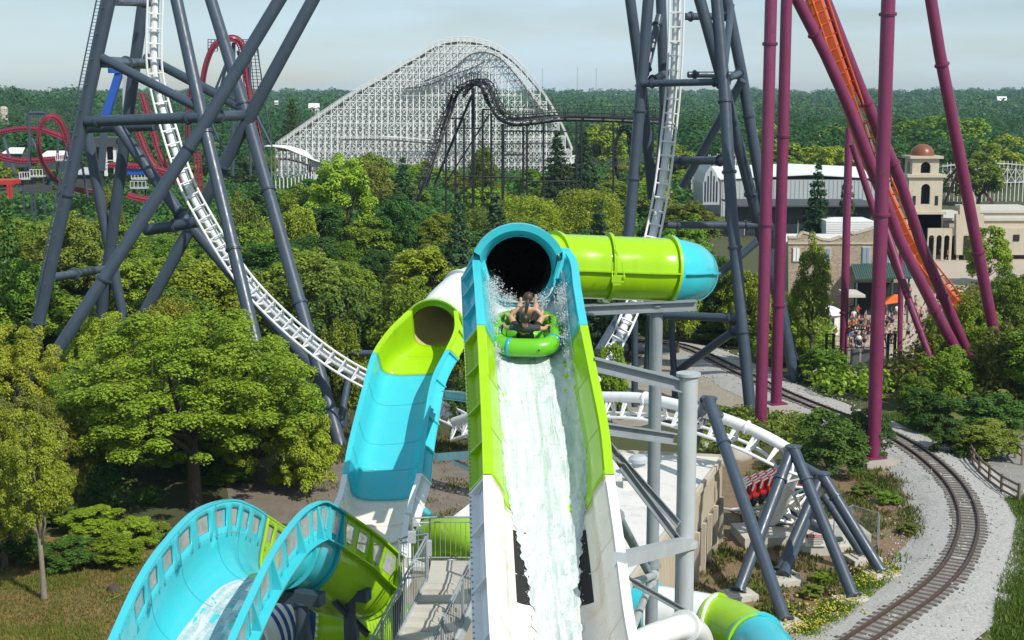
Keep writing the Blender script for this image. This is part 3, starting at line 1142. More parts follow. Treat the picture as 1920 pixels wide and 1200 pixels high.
# tall crowns that break the skyline on the right
for (px, top, Y, wd, mt, lb) in ((1440, 190, 390, 100, 'leaf_bright', 'tall bright tree breaking the skyline right of the steel tower'), (1560, 195, 400, 130, 'leaf_mid', 'tall tree on the skyline between the purple columns'), (1690, 178, 410, 120, 'leaf_mid', 'tall tree on the skyline behind the front purple column'),
                                 (1800, 172, 400, 170, 'leaf_mid', 'large loose tree on the skyline left of the last purple column'), (1880, 215, 360, 120, 'leaf_gold', 'golden tree on the right below the far houses'), (1130, 192, 420, 120, 'leaf_bright', 'bright rounded tree beyond the flat black track'),
                                 (1500, 235, 340, 130, 'leaf_mid', 'broad tree behind the spruces and the warehouse'), (1640, 250, 320, 120, 'leaf_dark', 'dark tree behind the warehouse roof'), (1570, 240, 330, 110, 'leaf_bright', 'bright green tree behind the warehouse roof'),
                                 (1740, 262, 300, 100, 'leaf_dark', 'dark tree directly behind the copper dome'), (1840, 260, 290, 120, 'leaf_mid', 'green tree behind the right shoulder of the bell tower')):
    T_(random.choice(FK), px, top, Y, wd, mt, lb)

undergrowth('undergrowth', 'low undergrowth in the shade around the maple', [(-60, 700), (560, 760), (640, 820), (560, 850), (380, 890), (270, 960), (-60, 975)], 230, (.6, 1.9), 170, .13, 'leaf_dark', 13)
undergrowth('undergrowth', 'scrub between the white spiral and the purple columns', [(1290, 800), (1330, 770), (1430, 790), (1470, 785), (1545, 812), (1590, 840), (1560, 860), (1470, 850), (1400, 850), (1300, 850)], 120, (.5, 1.3), 150, .13, 'leaf_olive', 14)
undergrowth('undergrowth', 'green undergrowth filling the wood floor behind the slides', [(-60, 720), (120, 700), (560, 760), (640, 740), (860, 735), (1180, 640), (1290, 600), (1290, 480), (1000, 440), (480, 440), (-60, 470)], 900, (1.6, 4.0), 150, .26, 'leaf_mid', 3)
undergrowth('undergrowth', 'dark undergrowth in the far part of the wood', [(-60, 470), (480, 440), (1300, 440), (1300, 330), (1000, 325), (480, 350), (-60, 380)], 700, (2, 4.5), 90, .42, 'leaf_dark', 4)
undergrowth('undergrowth', 'olive undergrowth among the feet of the purple columns', [(1680, 690), (1760, 660), (1800, 570), (1960, 540), (1960, 800), (1840, 790), (1740, 760), (1690, 750)], 170, (1.2, 3.0), 160, .20, 'leaf_olive', 5)
undergrowth('undergrowth', 'leafy undergrowth between the railway and the plaza gate', [(1330, 610), (1480, 590), (1545, 600), (1560, 720), (1640, 730), (1640, 760), (1585, 755), (1470, 695), (1380, 650)], 110, (1.0, 2.6), 160, .20, 'leaf_mid', 6)
wood(12, 1965, 2250, 92, 200, (7, 10), MK, mats_, 'green tree just outside the right edge of the view', 'trees beyond the right edge', 6)
wood(12, -260, -40, 80, 200, (7, 10), MK, mats_, 'green tree just outside the left edge of the view', 'trees beyond the left edge', 6)
# ---------------------------------------------------------------- water slides
for k_, c_ in (('aqua', (.03, .37, .44)), ('lime', (.24, .44, .006)), ('cream_gel', (.62, .58, .50))): M['seam_' + k_] = paint('caulk_' + k_, c_, .5, .2)
M['lining'] = paint('dark_tunnel_lining', (.035, .030, .022), .3, .2)  # near-black stands in for the shade inside the main tube
M['lining_tan'] = paint('tan_tunnel_lining', (.60, .50, .24), .35, .2)  # tan stands in for daylight coming through the tube shell
VW = .6


class Flume:
    def __init__(self, st, e=.6, fl=0.0):
        self.fl = fl
        """st: list of (Lpx, Lpy, Rpx, Rpy, YL, YR, hw, hb)"""
        self.L = [P(a[0], a[1], a[4]) for a in st]
        self.Rr = [P(a[2], a[3], a[5]) for a in st]
        self.h = [V((a[6], a[7], 0)) for a in st]
        self.e = e
        self.n = len(st) - 1

    def _cr(self, arr, s):
        i = min(max(int(math.floor(s)), 0), self.n - 1)
        t = s - i
        p1, p2 = arr[i], arr[i + 1]
        p0 = arr[i - 1] if i > 0 else p1 * 2 - p2
        p3 = arr[i + 2] if i + 2 <= self.n else p2 * 2 - p1
        return 0.5 * ((2 * p1) + (p2 - p0) * t + (2 * p0 - 5 * p1 + 4 * p2 - p3) * t * t + (3 * p1 - p0 - 3 * p2 + p3) * t ** 3)

    def frame(self, s):
        l, r, h = self._cr(self.L, s), self._cr(self.Rr, s), self._cr(self.h, s)
        d = .02
        c0 = (self._cr(self.L, s - d) + self._cr(self.Rr, s - d)) / 2 - V((0, 0, self._cr(self.h, s - d).x))
        c1 = (self._cr(self.L, s + d) + self._cr(self.Rr, s + d)) / 2 - V((0, 0, self._cr(self.h, s + d).x))
        t = (c1 - c0).normalized()
        a = (r - l)
        W = a.length
        a = a.normalized()
        n = t.cross(a)
        if n.z > 0: n = -n
        n.normalize()
        return (l + r) / 2, a, t, n, W, h.x, h.y

    def pt(self, s, v, off=0.0):
        c, a, t, n, W, hw, hb = self.frame(s)
        sg = 1 if v >= 0 else -1
        q = abs(v)
        if q > VW:
            w = (q - VW) / (1 - VW)
            x, dep = W / 2 * (1 - self.fl * (1 - w)) + off, hw * (1 - w)
        else:
            th = q / VW * math.pi / 2
            x = W / 2 * (1 - self.fl) * math.sin(th) ** self.e
            dep = hw + hb * max(math.cos(th), 0) ** self.e
            nx, nd = math.sin(th), math.cos(th)
            x, dep = x + off * nx, dep + off * nd
        return c + a * (sg * x) + n * dep

    def vs(self, k):
        return [-VW + 2 * VW * i / k for i in range(k + 1)]

    def panel(self, s0, s1, mat, parent, name='flume_section', win_l=(), win_r=(), ds=.125, t=.035):
        m = MB()
        ns = max(2, int((s1 - s0) / ds))
        ss = [s0 + (s1 - s0) * i / ns for i in range(ns + 1)]
        m.grid([[self.pt(s, v) for v in self.vs(26)] for s in ss])
        for side, wins in ((-1, win_l), (1, win_r)):
            cuts = sorted(set([round(x, 4) for x in ss] + [round(x, 4) for w_ in wins for x in w_]))
            cuts2 = [cuts[0]]
            for c in cuts[1:]:
                if c - cuts2[-1] > 1e-3: cuts2.append(c)
            lv = [0, .30, .80, 1.0]
            for i in range(len(cuts2) - 1):
                a, b = cuts2[i], cuts2[i + 1]
                mid = (a + b) / 2
                inw = any(x[0] < mid < x[1] for x in wins)
                for j in range(3):
                    if inw and j == 1: continue
                    va, vb = side * (VW + lv[j] * (1 - VW)), side * (VW + lv[j + 1] * (1 - VW))
                    q = [self.pt(a, va), self.pt(a, vb), self.pt(b, vb), self.pt(b, va)]
                    m.add(q, [(0, 1, 2, 3) if side > 0 else (3, 2, 1, 0)])
        # weld
        o = m.build(name, mat, parent, smooth=False)
        bm = bmesh.new()
        bm.from_mesh(o.data)
        bmesh.ops.remove_doubles(bm, verts=bm.verts, dist=.0005)
        bmesh.ops.recalc_face_normals(bm, faces=bm.faces)
        bm.to_mesh(o.data)
        bm.free()
        o.data.shade_smooth()
        o.data.set_sharp_from_angle(angle=R(35))
        md = o.modifiers.new('shell', 'SOLIDIFY')
        md.thickness = t
        md.offset = 0
        for side, wins in ((-1, win_l), (1, win_r)):
            for (a, b) in wins:
                mm = MB()
                e = .02
                for off in (-.012, .012):
                    pass
                q = [self.pt(a - e, side * (VW + .28 * (1 - VW)), .024), self.pt(a - e, side * (VW + .82 * (1 - VW)), .024),
                     self.pt(b + e, side * (VW + .82 * (1 - VW)), .024), self.pt(b + e, side * (VW + .28 * (1 - VW)), .024)]
                ax = self.frame(a)[1] * side * .008
                mm.add(q + [p + ax for p in q], [(3, 2, 1, 0), (4, 5, 6, 7), (0, 1, 5, 4), (1, 2, 6, 5), (2, 3, 7, 6), (3, 0, 4, 7)])
                mm.build('window', M['pane'], o, smooth=False)
        return o

    def seams(self, s0, s1, step, mat, parent):
        k = max(1, int(round((s1 - s0) / step)))
        for i in range(k + 1):
            s = s0 + .02 + (s1 - s0 - .04) * i / k
            m = MB()
            L_ = (self.frame(s + .05)[0] - self.frame(s - .05)[0]).length / .1
            w_ = .011 / max(L_, .1)
            vv = [-1 + 2 * j / 60 for j in range(61)]
            m.grid([[self.pt(s - w_, v, -.0195 - .003) for v in vv], [self.pt(s + w_, v, -.0195 - .003) for v in vv]])
            m.build('caulk_seam', mat, parent, ang=180)

    def strip(self, s0, s1, side, v, out0, out1, th, mat, parent, name, ds=.125):
        """a rail of rectangular section along the wall at level v, between out0 and out1 outward of the wall"""
        m = MB()
        ns = max(2, int((s1 - s0) / ds))
        rows = []
        for i in range(ns + 1):
            s = s0 + (s1 - s0) * i / ns
            c, a, t, n, W, hw, hb = self.frame(s)
            p = self.pt(s, side * v)
            o_ = a * side
            rows.append([p + o_ * out0 + n * th / 2, p + o_ * out1 + n * th / 2, p + o_ * out1 - n * th / 2, p + o_ * out0 - n * th / 2])
        m.grid(rows, True)
        k = len(m.v)
        m.f.append((3, 2, 1, 0))
        m.f.append((k - 4, k - 3, k - 2, k - 1))
        return m.build(name, mat, parent, ang=30)

    def rib(self, s, side, v0, v1, d0, d1, th, m):
        """upright stiffener plate on the outside of the wall between levels v0..v1"""
        c, a, t, n, W, hw, hb = self.frame(s)
        o_ = a * side
        p0, p1 = self.pt(s, side * v0), self.pt(s, side * v1)
        q = [p0 + o_ * .02, p0 + o_ * d0, p1 + o_ * d1, p1 + o_ * .02]
        w_ = t * th / 2
        m.add([x - w_ for x in q] + [x + w_ for x in q], [(3, 2, 1, 0), (4, 5, 6, 7), (0, 1, 5, 4), (1, 2, 6, 5), (2, 3, 7, 6), (3, 0, 4, 7)])

    def water(self, s0, s1, vf, lift, amp, mat, name, parent=None, k=22, ds=.04, fr=5.0):
        """water sheet over the floor; vf(s) -> (v0, v1)"""
        m = MB()
        ns = int((s1 - s0) / ds)
        rows, uvs = [], []
        acc = 0
        last = None
        for i in range(ns + 1):
            s = s0 + (s1 - s0) * i / ns
            c, a, t, n, W, hw, hb = self.frame(s)
            if last is not None: acc += (c - last).length
            last = c
            v0, v1 = vf(s)
            r, u = [], []
            for j in range(k + 1):
                x = v0 + (v1 - v0) * j / k
                p = self.pt(s, x)
                edge = min(1, min(j, k - j) / 3)
                xx = (p - c).dot(a)
                hgt = lift * (.70 + .30 * edge) + amp * edge * (noise.noise(V((xx * 4, acc * 1.3, 2.2))) + .7 * noise.noise(V((xx * 9, acc * fr, 7))) + .5 * noise.noise(V((xx * 22, acc * 11, 1))))
                r.append(p - n * hgt)
                u.append((xx + 2, acc))
            rows.append(r)
            uvs.append(u)
        m.grid(rows, uvs=uvs)
        return m.build(name, mat, parent, ang=180)


def ring_pts(c, ax, r, n=32):
    ax = V(ax).normalized()
    u = ax.orthogonal().normalized()
    w_ = ax.cross(u)
    return [c + (u * math.cos(2 * math.pi * i / n) + w_ * math.sin(2 * math.pi * i / n)) * r for i in range(n)]


def tube_run(pts, r, spans, parent, n=30, ribs=True, seam=True):
    """pts: dense centre line; spans: list of (i0, i1, material key); flanged joints between the spans"""
    for (i0, i1, mk) in spans:
        m = MB()
        sub = pts[i0:i1 + 1]
        m.path(sub, r, n, cap=False)
        o = m.build('tube_section', M[mk], parent, ang=60, solid=.03)
        if ribs:
            m = MB()
            for q, dq in ((sub[0], sub[1] - sub[0]), (sub[-1], sub[-1] - sub[-2])):
                dq = dq.normalized()
                m.path([q - dq * .035, q - dq * .033, q + dq * .033, q + dq * .035], [r, r + .11, r + .11, r], n, cap=False)
            m.parts('joint_flange', M[mk], o, ang=30)
        if seam:
            m = MB()
            for sgn in (-1, 1):
                row = []
                for i, q in enumerate(sub):
                    dq = (sub[min(i + 1, len(sub) - 1)] - sub[max(i - 1, 0)])
                    dq.normalize()
                    sd_ = dq.cross(V((0, 0, 1)))
                    if sd_.length < .05: sd_ = V((1, 0, 0))
                    sd_.normalize()
                    row.append(q + sd_ * sgn * (r + .055))
                m.path(row, 1, sq=(.10, .035))
            m.parts('seam_flange', M[mk], o, ang=30)


# ---- main uphill slide -------------------------------------------------------
ms = [(940, 1262, 1194, 1262, 18.3), (932, 1150, 1172, 1150, 19.6), (924, 1000, 1153, 1000, 21.2), (920, 890, 1137, 890, 22.4), (917, 800, 1127, 800, 23.3),
      (912, 700, 1107, 700, 24.3), (907, 610, 1089, 610, 25.3), (902, 540, 1077, 540, 26.7), (898, 488, 1069, 488, 28.0), (906, 450, 1040, 450, 28.35)]
fm = Flume([(a, b, c, d, y, y, .42 if i < 9 else .80, .55) for i, (a, b, c, d, y) in enumerate(ms)], .6, .20)
c8 = fm.pt(0, 0)
main = thing('water_slide', 'tall central lime, turquoise and white flume with rushing water below a dark tunnel mouth', 'water slide', (c8.x, c8.y, 0))
for (a, b, mk) in ((0, 2.98, 'cream_gel'), (3, 5.99, 'lime'), (6.0, 8.55, 'aqua')):
    sec = fm.panel(a, b, M[mk], main)
    wm = {'cream_gel': 'white_gel'}.get(mk, mk)
    fm.seams(a, b, 1.0, M['seam_' + mk], sec)
    for sd_ in (-1, 1):
        fm.strip(a, b, sd_, 1.0, -.02, .13, .035, M[wm], sec, 'rim')
        fm.strip(a, b, sd_, VW, .02, .13, .03, M[wm], sec, 'wall_flange')
        m = MB()
        k = int((b - a) / .6)
        for i in range(k + 1):
            fm.rib(a + .02 + (b - a - .04) * i / k, sd_, VW, .99, .56 if sd_ < 0 else .28, .11, .05, m)
        m.parts('stiffener', M[wm], sec, smooth=False)
    # outer cladding of the lower wall on the left (boxed panel under the flange)
    m = MB()
    rows = []
    for i in range(25):
        s = a + (b - a) * i / 24
        c, ac, t, n, W, hw, hb = fm.frame(s)
        p = fm.pt(s, -VW)
        p1_ = fm.pt(s, -1)
        rows.append([p1_ - ac * .05 + n * .04, p - ac * .42, p - ac * .54 + n * .05, p - ac * .52 + n * .40, p - ac * .08 + n * .66])
    m.grid(rows)
    m.build('side_cladding', M[wm], sec, ang=30, solid=.03)
    fm.strip(a, b, -1, VW, .40, .56, .05, M[wm], sec, 'frame_rail')
    bl = MB()
    for sd_ in (-1, 1):
        k = int((b - a) / .075)
        for i in range(k):
            s = a + .03 + (b - a - .05) * i / k
            c, ac, t, n, W, hw, hb = fm.frame(s)
            for lv in (VW,):
                p = fm.pt(s, sd_ * lv) + ac * sd_ * (.54 if sd_ < 0 else .09)
                bl.box(p - n * .025, (.028, .028, .028))
    bl.build('bolts', M['galv'], sec, smooth=False)['kind'] = 'stuff'
# water jets: dark nozzle slots in the white floor
for sd_ in (-1, 1):
    m = MB()
    rows = []
    for i in range(9):
        s = 1.62 + (2.66 - 1.62) * i / 8
        c, a, t, n, W, hw, hb = fm.frame(s)
        rows.append([fm.pt(s, sd_ * (.125 + .165 * j / 6)) - n * .014 for j in range(7)])
    if sd_ < 0: rows = rows[::-1]
    m.grid(rows)
    m.build('jet_slot', M['dark'], main, smooth=False, solid=.01)
# hood round the tunnel mouth
cM, aM, tM, nM, WM, hwM, hbM = fm.frame(8)
zf = fm.pt(8, 0).z
tc0 = V((fm.pt(8, 0).x - .13, 28.35, zf + .71))
RT = .69


def arc(c, r, a0, a1, k, dy=0.0, sx=1.0):
    return [c + V((math.cos(a0 + (a1 - a0) * i / k) * r * sx, dy, math.sin(a0 + (a1 - a0) * i / k) * r)) for i in range(k + 1)]


m = MB()
rows = [arc(tc0, RT, R(-8), R(188), 40, .05), arc(tc0, RT + .01, R(-8), R(188), 40, -.06), arc(tc0, RT + .07, R(8), R(172), 40, -.30), arc(tc0, RT + .16, R(24), R(156), 40, -.46), arc(tc0, RT + .30, R(25), R(155), 40, -.48), arc(tc0, RT + .31, R(25), R(155), 40, -.34), arc(tc0, RT + .22, R(-8), R(188), 40, .06)]
m.grid(rows)
m.build('tunnel_hood', M['aqua'], main, ang=35)
m = MB()
a0 = [tc0 + V((math.cos(q) * RT, .05, math.sin(q) * RT)) for q in np.linspace(0, 2 * math.pi, 41)]
a1 = []
for q in np.linspace(0, 2 * math.pi, 41):
    x, z = math.cos(q), math.sin(q)
    k = 1 / max(abs(x), abs(z))
    a1.append(tc0 + V((x * k * .90, .05, z * k * .74)) if z < .15 else tc0 + V((x * (RT + .19), .05, z * (RT + .19))))
m.grid([a0, a1])
m.build('end_plate', M['aqua'], main, smooth=False, solid=.03)
ctr = [tc0 + V((0, .05, 0)), tc0 + V((-.02, 1.1, .05)), P(985, 500, 30.3), P(1040, 499, 30.95), P(1090, 500, 31.1), P(1140, 502, 31.2), P(1195, 504, 31.3), P(1252, 506, 31.4), P(1276, 509, 31.7), P(1288, 511, 32.6), P(1290, 512, 36.5)]
tp = spline(ctr, 8)
tube_run(tp, RT, [(0, 12, 'aqua'), (12, 24, 'lime'), (24, 40, 'lime'), (40, 56, 'lime'), (56, 80, 'aqua')], main)
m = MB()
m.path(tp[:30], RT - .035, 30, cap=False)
m.build('tunnel_lining', M['lining'], main, ang=60)  # added sleeve, the tunnel's shade put into its colour
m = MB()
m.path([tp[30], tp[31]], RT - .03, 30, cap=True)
m.build('tunnel_lining', M['lining'], main, ang=60)  # added plug deep in the tube, stops light from the far end
# small maintenance hatch light box on the tube
pb = P(1158, 523, 30.0)
m = MB()
m.box(pb + V((0, 0, 0)), (.26, .16, .14))
m.box(pb + V((.14, -.02, .05)), (.05, .2, .05))
m.box(pb + V((-.02, -.02, -.10)), (.18, .1, .06))
m.tube(pb + V((-.1, .1, .35)), pb + V((-.12, -.02, .05)), .012)
m.tube(pb + V((.1, .1, .35)), pb + V((.15, -.02, .05)), .012)
m.build('control_box', M['lime'], main, smooth=False)


def vf_main(s):
    k = min(max((s - .2) / 2.2, 0), 1)
    a = float(np.interp(s, (0, 1.5, 2.0, 2.6, 3.4, 4.5), (.11, .115, .145, .23, .38, .50)))
    return (-a - .015 * math.sin(s * 23) - .012 * math.sin(s * 51), a + .015 * math.sin(s * 19 + 1) + .012 * math.sin(s * 47))


wobj = fm.water(0, 8.95, vf_main, .055, .045, M['water_main'], 'rushing_water', ds=.03, k=30)
tag(wobj, kind='structure')


# splashes -----------------------------------------------------------------
def blobs(name, pts, mat, r0, r1, seed=3):
    rng = np.random.default_rng(seed)
    ico = [(0, 0, 1), (.9, 0, .3), (.28, .85, .3), (-.72, .53, .3), (-.72, -.53, .3), (.28, -.85, .3), (.72, .53, -.4), (-.28, .85, -.4), (-.9, 0, -.4), (-.28, -.85, -.4), (.72, -.53, -.4), (0, 0, -1)]
    fc = [(0, 1, 2), (0, 2, 3), (0, 3, 4), (0, 4, 5), (0, 5, 1), (1, 6, 2), (2, 7, 3), (3, 8, 4), (4, 9, 5), (5, 10, 1), (2, 6, 7), (3, 7, 8), (4, 8, 9), (5, 9, 10), (1, 10, 6), (11, 7, 6), (11, 8, 7), (11, 9, 8), (11, 10, 9), (11, 6, 10)]
    m = MB()
    for p in pts:
        r = r0 * (r1 / r0) ** (rng.uniform() ** 2.2)
        k = rng.uniform(.6, 1.4, 3)
        m.add([(p[0] + a * r * k[0], p[1] + b * r * k[1], p[2] + c * r * k[2]) for a, b, c in ico], fc)
    return tag(m.build(name, mat, None, ang=180), kind='stuff')


def splash_pts(centers, n, seed):
    rng = np.random.default_rng(seed)
    out = []
    for (c, rx, ry, rz) in centers:
        for i in range(n):
            d = rng.normal(0, .45, 3)
            out.append((c.x + d[0] * rx, c.y + d[1] * ry, c.z + d[2] * rz))
    return out


cs_ = []
for s, v, up_, r_ in ((7.75, -.46, .22, .26), (7.45, -.50, .26, .24), (7.1, -.52, .22, .22), (6.75, -.52, .16, .18), (6.4, -.52, .10, .15), (6.0, -.52, .08, .13), (5.7, -.5, .06, .12),
                      (7.8, -.1, .12, .18), (7.7, .12, .14, .2), (7.3, .5, .34, .17), (7.0, .52, .30, .18), (6.6, .53, .22, .17), (6.2, .53, .16, .15), (5.8, .53, .1, .13), (5.45, .5, .08, .12)):
    c, a, t, n, W, hw, hb = fm.frame(s)
    cs_.append((fm.pt(s, v) - n * up_, r_, r_ * 1.6, r_ * 1.1))
tag(blobs('splash', splash_pts(cs_, 1300, 4), M['foam'], .003, .014), 'white spray thrown up along both sides of the raft at the tunnel mouth', 'splash')
for sd_, a_, b_ in ((-1, .64, .34), (1, .70, .36)):
    so_ = fm.water(5.2, 8.3, (lambda s: (-a_ * min(1, .80 + .2 * (s - 5) / 2), -b_)) if sd_ < 0 else (lambda s: (b_, a_ * min(1, .80 + .2 * (s - 5) / 2))), .10, .09, M['foam'], 'side_wave', k=16, ds=.03, fr=9)
    tag(so_, kind='structure')
# fine broken edge of the stream
ep = []
rng = np.random.default_rng(8)
for i in range(700):
    s = rng.uniform(.1, 5.2)
    v0, v1 = vf_main(s)
    v = (v0 if rng.uniform() < .5 else v1) + rng.normal(0, .02)
    n = fm.frame(s)[3]
    p = fm.pt(s, max(min(v, .6), -.6)) - n * (.03 + abs(rng.normal(0, .05)))
    ep.append(p)
for i in range(300):
    s = rng.uniform(.1, 5.2)
    v0, v1 = vf_main(s)
    p = fm.pt(s, rng.uniform(v0, v1) * .95) - fm.frame(s)[3] * (.07 + abs(rng.normal(0, .05)))
    ep.append(p)
tag(blobs('spray', ep, M['foam'], .003, .011, 5), 'fine spray along the edges of the rushing white water', 'spray')

# ---- second slide: drop, valley and hump at the left ---------------------------
s2 = [(772, 583, 852, 583, 40.3), (737, 617, 853, 617, 39.8), (706, 662, 836, 657, 39.2), (690, 717, 811, 709, 38.4), (671, 790, 797, 780, 37.0), (660, 838, 789, 835, 36.1), (650, 890, 783, 888, 35.2), (642, 928, 770, 930, 34.4), (632, 950, 763, 962, 33.7)]
f2 = Flume([(a, b, c, d, y, y, (.70, .52, .40, .36, .36, .36, .36, .36, .36)[i], .62) for i, (a, b, c, d, y) in enumerate(s2)], .6, .04)
c2 = f2.pt(6, 0)
left = thing('water_slide', 'left water slide dropping from a lime tunnel mouth into a turquoise hump with clear windows', 'water slide', (c2.x, c2.y, 0))
for (a, b, mk) in ((0, 2.0, 'lime'), (2.01, 5.98, 'aqua'), (6.0, 8, 'cream_gel')):
    sec = f2.panel(a, b, M[mk], left)
    wm = {'cream_gel': 'white_gel'}.get(mk, mk)
    f2.seams(a, b, 1.0, M['seam_' + mk], sec)
    for sd_ in (-1, 1):
        f2.strip(a, b, sd_, 1.0, -.02, .12, .03, M[wm], sec, 'rim')
        f2.strip(a, b, sd_, VW, .02, .36 if sd_ > 0 else .14, .03, M[wm], sec, 'wall_flange')
        m = MB()
        k = max(2, int((b - a) / .8))
        for i in range(k + 1):
            f2.rib(a + .03 + (b - a - .06) * i / k, sd_, VW, .99, .40 if sd_ > 0 else .14, .14 if sd_ > 0 else .07, .05, m)
        m.parts('stiffener', M[wm], sec, smooth=False)
    m = MB()
    rows = []
    for i in range(25):
        s = a + (b - a) * i / 24
        c, ac, t, n, W, hw, hb = f2.frame(s)
        p, p1_ = f2.pt(s, VW), f2.pt(s, 1)
        rows.append([p1_ + ac * .06 + n * .03, p + ac * .34 + n * .0, p + ac * .30 + n * .16, p + ac * .04 + n * .5])
    m.grid(rows)
    m.build('side_cladding', M[wm], sec, ang=30, solid=.03)
    bl = MB()
    k = int((b - a) / .1)
    for i in range(k):
        s = a + .03 + (b - a - .05) * i / k
        c, ac, t, n, W, hw, hb = f2.frame(s)
        bl.box(f2.pt(s, VW + .05) + ac * .03, (.03, .03, .03))
    bl.build('bolts', M['galv'], sec, smooth=False)['kind'] = 'stuff'
hs = [(650, 925, 766, 940, 34.5, 34.2, .36, .62), (628, 965, 758, 985, 33.6, 33.0, .42, .66), (600, 985, 755, 1030, 32.6, 31.6, .6, .8), (575, 1000, 751, 1043, 31.9, 30.9, .74, .92), (540, 992, 703, 1003, 30.9, 29.9, .75, .95), (508, 972, 653, 968, 30.0, 28.8, .75, .95),
      (470, 948, 622, 948, 29.0, 28.0, .75, .95), (430, 938, 598, 941, 28.2, 27.4, .75, .95), (370, 960, 560, 965, 26.9, 26.6, .75, .95), (310, 1022, 510, 1032, 25.3, 25.0, .75, .95), (265, 1090, 470, 1112, 23.9, 23.6, .75, .95),
      (215, 1200, 430, 1202, 22.3, 22.3, .75, .95), (183, 1280, 402, 1290, 21.3, 21.2, .75, .95)]
fh = Flume(hs, .85)


def wins(a, b, k, gap=.24):
    step = (b - a) / k
    return [(a + step * (i + gap / 2), a + step * (i + 1 - gap / 2)) for i in range(k)]


for (a, b, mk, wl, wr) in ((.6, 3.0, 'cream_gel', (), ()), (3.01, 5.2, 'lime', wins(3.2, 5.15, 4, .36), wins(3.15, 5.1, 4, .36)), (5.21, 12, 'aqua', wins(5.35, 10.4, 9, .36), wins(5.35, 11.9, 12, .40))):
    sec = fh.panel(a, b, M[mk], left, win_l=wl, win_r=wr)
    wm = {'cream_gel': 'white_gel'}.get(mk, mk)
    fh.seams(a, b, 1.1, M['seam_' + mk], sec)
    for sd_ in (-1, 1):
        fh.strip(a, b, sd_, 1.0, -.03, .11, .04, M[wm], sec, 'rim')
        fh.strip(a, b, sd_, VW, .018, .20 if sd_ > 0 else .12, .03, M[wm], sec, 'wall_flange')
        m = MB()
        k = max(2, int((b - a) / .93))
        for i in range(k + 1):
            fh.rib(a + .04 + (b - a - .08) * i / k, sd_, VW, .99, .19 if sd_ > 0 else .1, .04, .06, m)
        m.parts('stiffener', M[wm], sec, smooth=False)
    # body joint ribs under the bowl
    m = MB()
    k = max(1, int((b - a) / 1.9))
    for i in range(k + 1):
        s = a + .03 + (b - a - .06) * i / k
        for (sa, sb) in ((s - .02, s + .02),):
            rows = [[fh.pt(sa, v, .02) for v in fh.vs(20)], [fh.pt(sa, v, .11) for v in fh.vs(20)], [fh.pt(sb, v, .11) for v in fh.vs(20)], [fh.pt(sb, v, .02) for v in fh.vs(20)]]
            m.grid(rows)
    m.parts('joint_flange', M[wm], sec, ang=30)
    bl = MB()
    for sd_ in (-1, 1):
        k = int((b - a) / .11)
        for i in range(k):
            s = a + .03 + (b - a - .05) * i / k
            c, ac, t, n, W, hw, hb = fh.frame(s)
            for w_ in (.12, .9):
                p = fh.pt(s, sd_ * (VW + w_ * (1 - VW)))
                bl.box(p + ac * .02, (.022, .022, .022))
                bl.box(p - ac * .02, (.022, .022, .022))
    bl.build('bolts', M['galv'], sec, smooth=False)['kind'] = 'stuff'
wo1 = f2.water(1.0, 7.9, lambda s: (-.40, .42), .012, .008, M['water_film'], 'water_film', k=16, ds=.06)
tag(wo1, kind='structure')
wo2 = fh.water(3.2, 12, lambda s: (-.14 - .10 * min(1, max(0, (s - 5) / 4)), .44), .03, .025, M['water_mid'], 'foamy_stream', k=18, ds=.06)
tag(wo2, kind='structure')
# lime mouth of the left tunnel
zf = f2.pt(0, 0)
t20 = P(813, 616, 40.75)
RT2 = .70
m = MB()
rows = [arc(t20, RT2, R(-8), R(188), 40, .05), arc(t20, RT2 + .02, R(-8), R(188), 40, -.05), arc(t20, RT2 + .20, R(10), R(170), 40, -.42), arc(t20, RT2 + .24, R(11), R(169), 40, -.44), arc(t20, RT2 + .25, R(11), R(169), 40, -.36), arc(t20, RT2 + .2, R(-8), R(188), 40, .02)]
m.grid(rows)
m.build('tunnel_hood', M['lime'], left, ang=35)
m = MB()
a0 = [t20 + V((math.cos(q) * RT2, .05, math.sin(q) * RT2)) for q in np.linspace(0, 2 * math.pi, 41)]
a1 = []
for q in np.linspace(0, 2 * math.pi, 41):
    x, z = math.cos(q), math.sin(q)
    k = 1 / max(abs(x), abs(z))
    a1.append(t20 + V((x * k * .86, .05, z * k * .74)) if z < .15 else t20 + V((x * (RT2 + .17), .05, z * (RT2 + .17))))
m.grid([a0, a1])
m.build('end_plate', M['lime'], left, smooth=False, solid=.03)
tp2 = spline([t20 + V((0, .05, 0)), t20 + V((.1, .9, .1)), P(846, 572, 42.4), P(880, 545, 43.3), P(925, 532, 44.0), P(985, 528, 44.6), P(1040, 530, 46), ], 8)
tube_run(tp2, RT2, [(0, 6, 'lime'), (6, 22, 'white_gel'), (22, 48, 'white_gel')], left, seam=False)

m = MB()
m.path(tp2[:34], RT2 - .035, 30, cap=False)
m.path([tp2[34], tp2[35]], RT2 - .03, 30, cap=True)
m.build('tunnel_lining', M['lining_tan'], left, ang=60)  # added sleeve and plug, light through the shell put into the colour
# ---------------------------------------------------------------- steel under the slides (parts of the slides)
def col(root, px, top, Y, r, n=20, base=0.0, mk='galv', plates=(), cap=True):
    p = P(px, top, Y)
    m = MB()
    m.tube((p.x, p.y, base), p, r, n=n)
    o = m.build('support_column', M[mk], root)
    c = MB()
    c.tube((p.x, p.y, p.z - .02), (p.x, p.y, p.z + .03), r + .05, n=n)
    c.box((p.x, p.y, .06), (r * 4, r * 4, .12))
    for pz in plates:
        z = P(px, pz, Y).z
        c.tube((p.x, p.y, z - .04), (p.x, p.y, z + .04), r + .06, n=n)
    c.build('column_plates', M[mk], o)
    return o


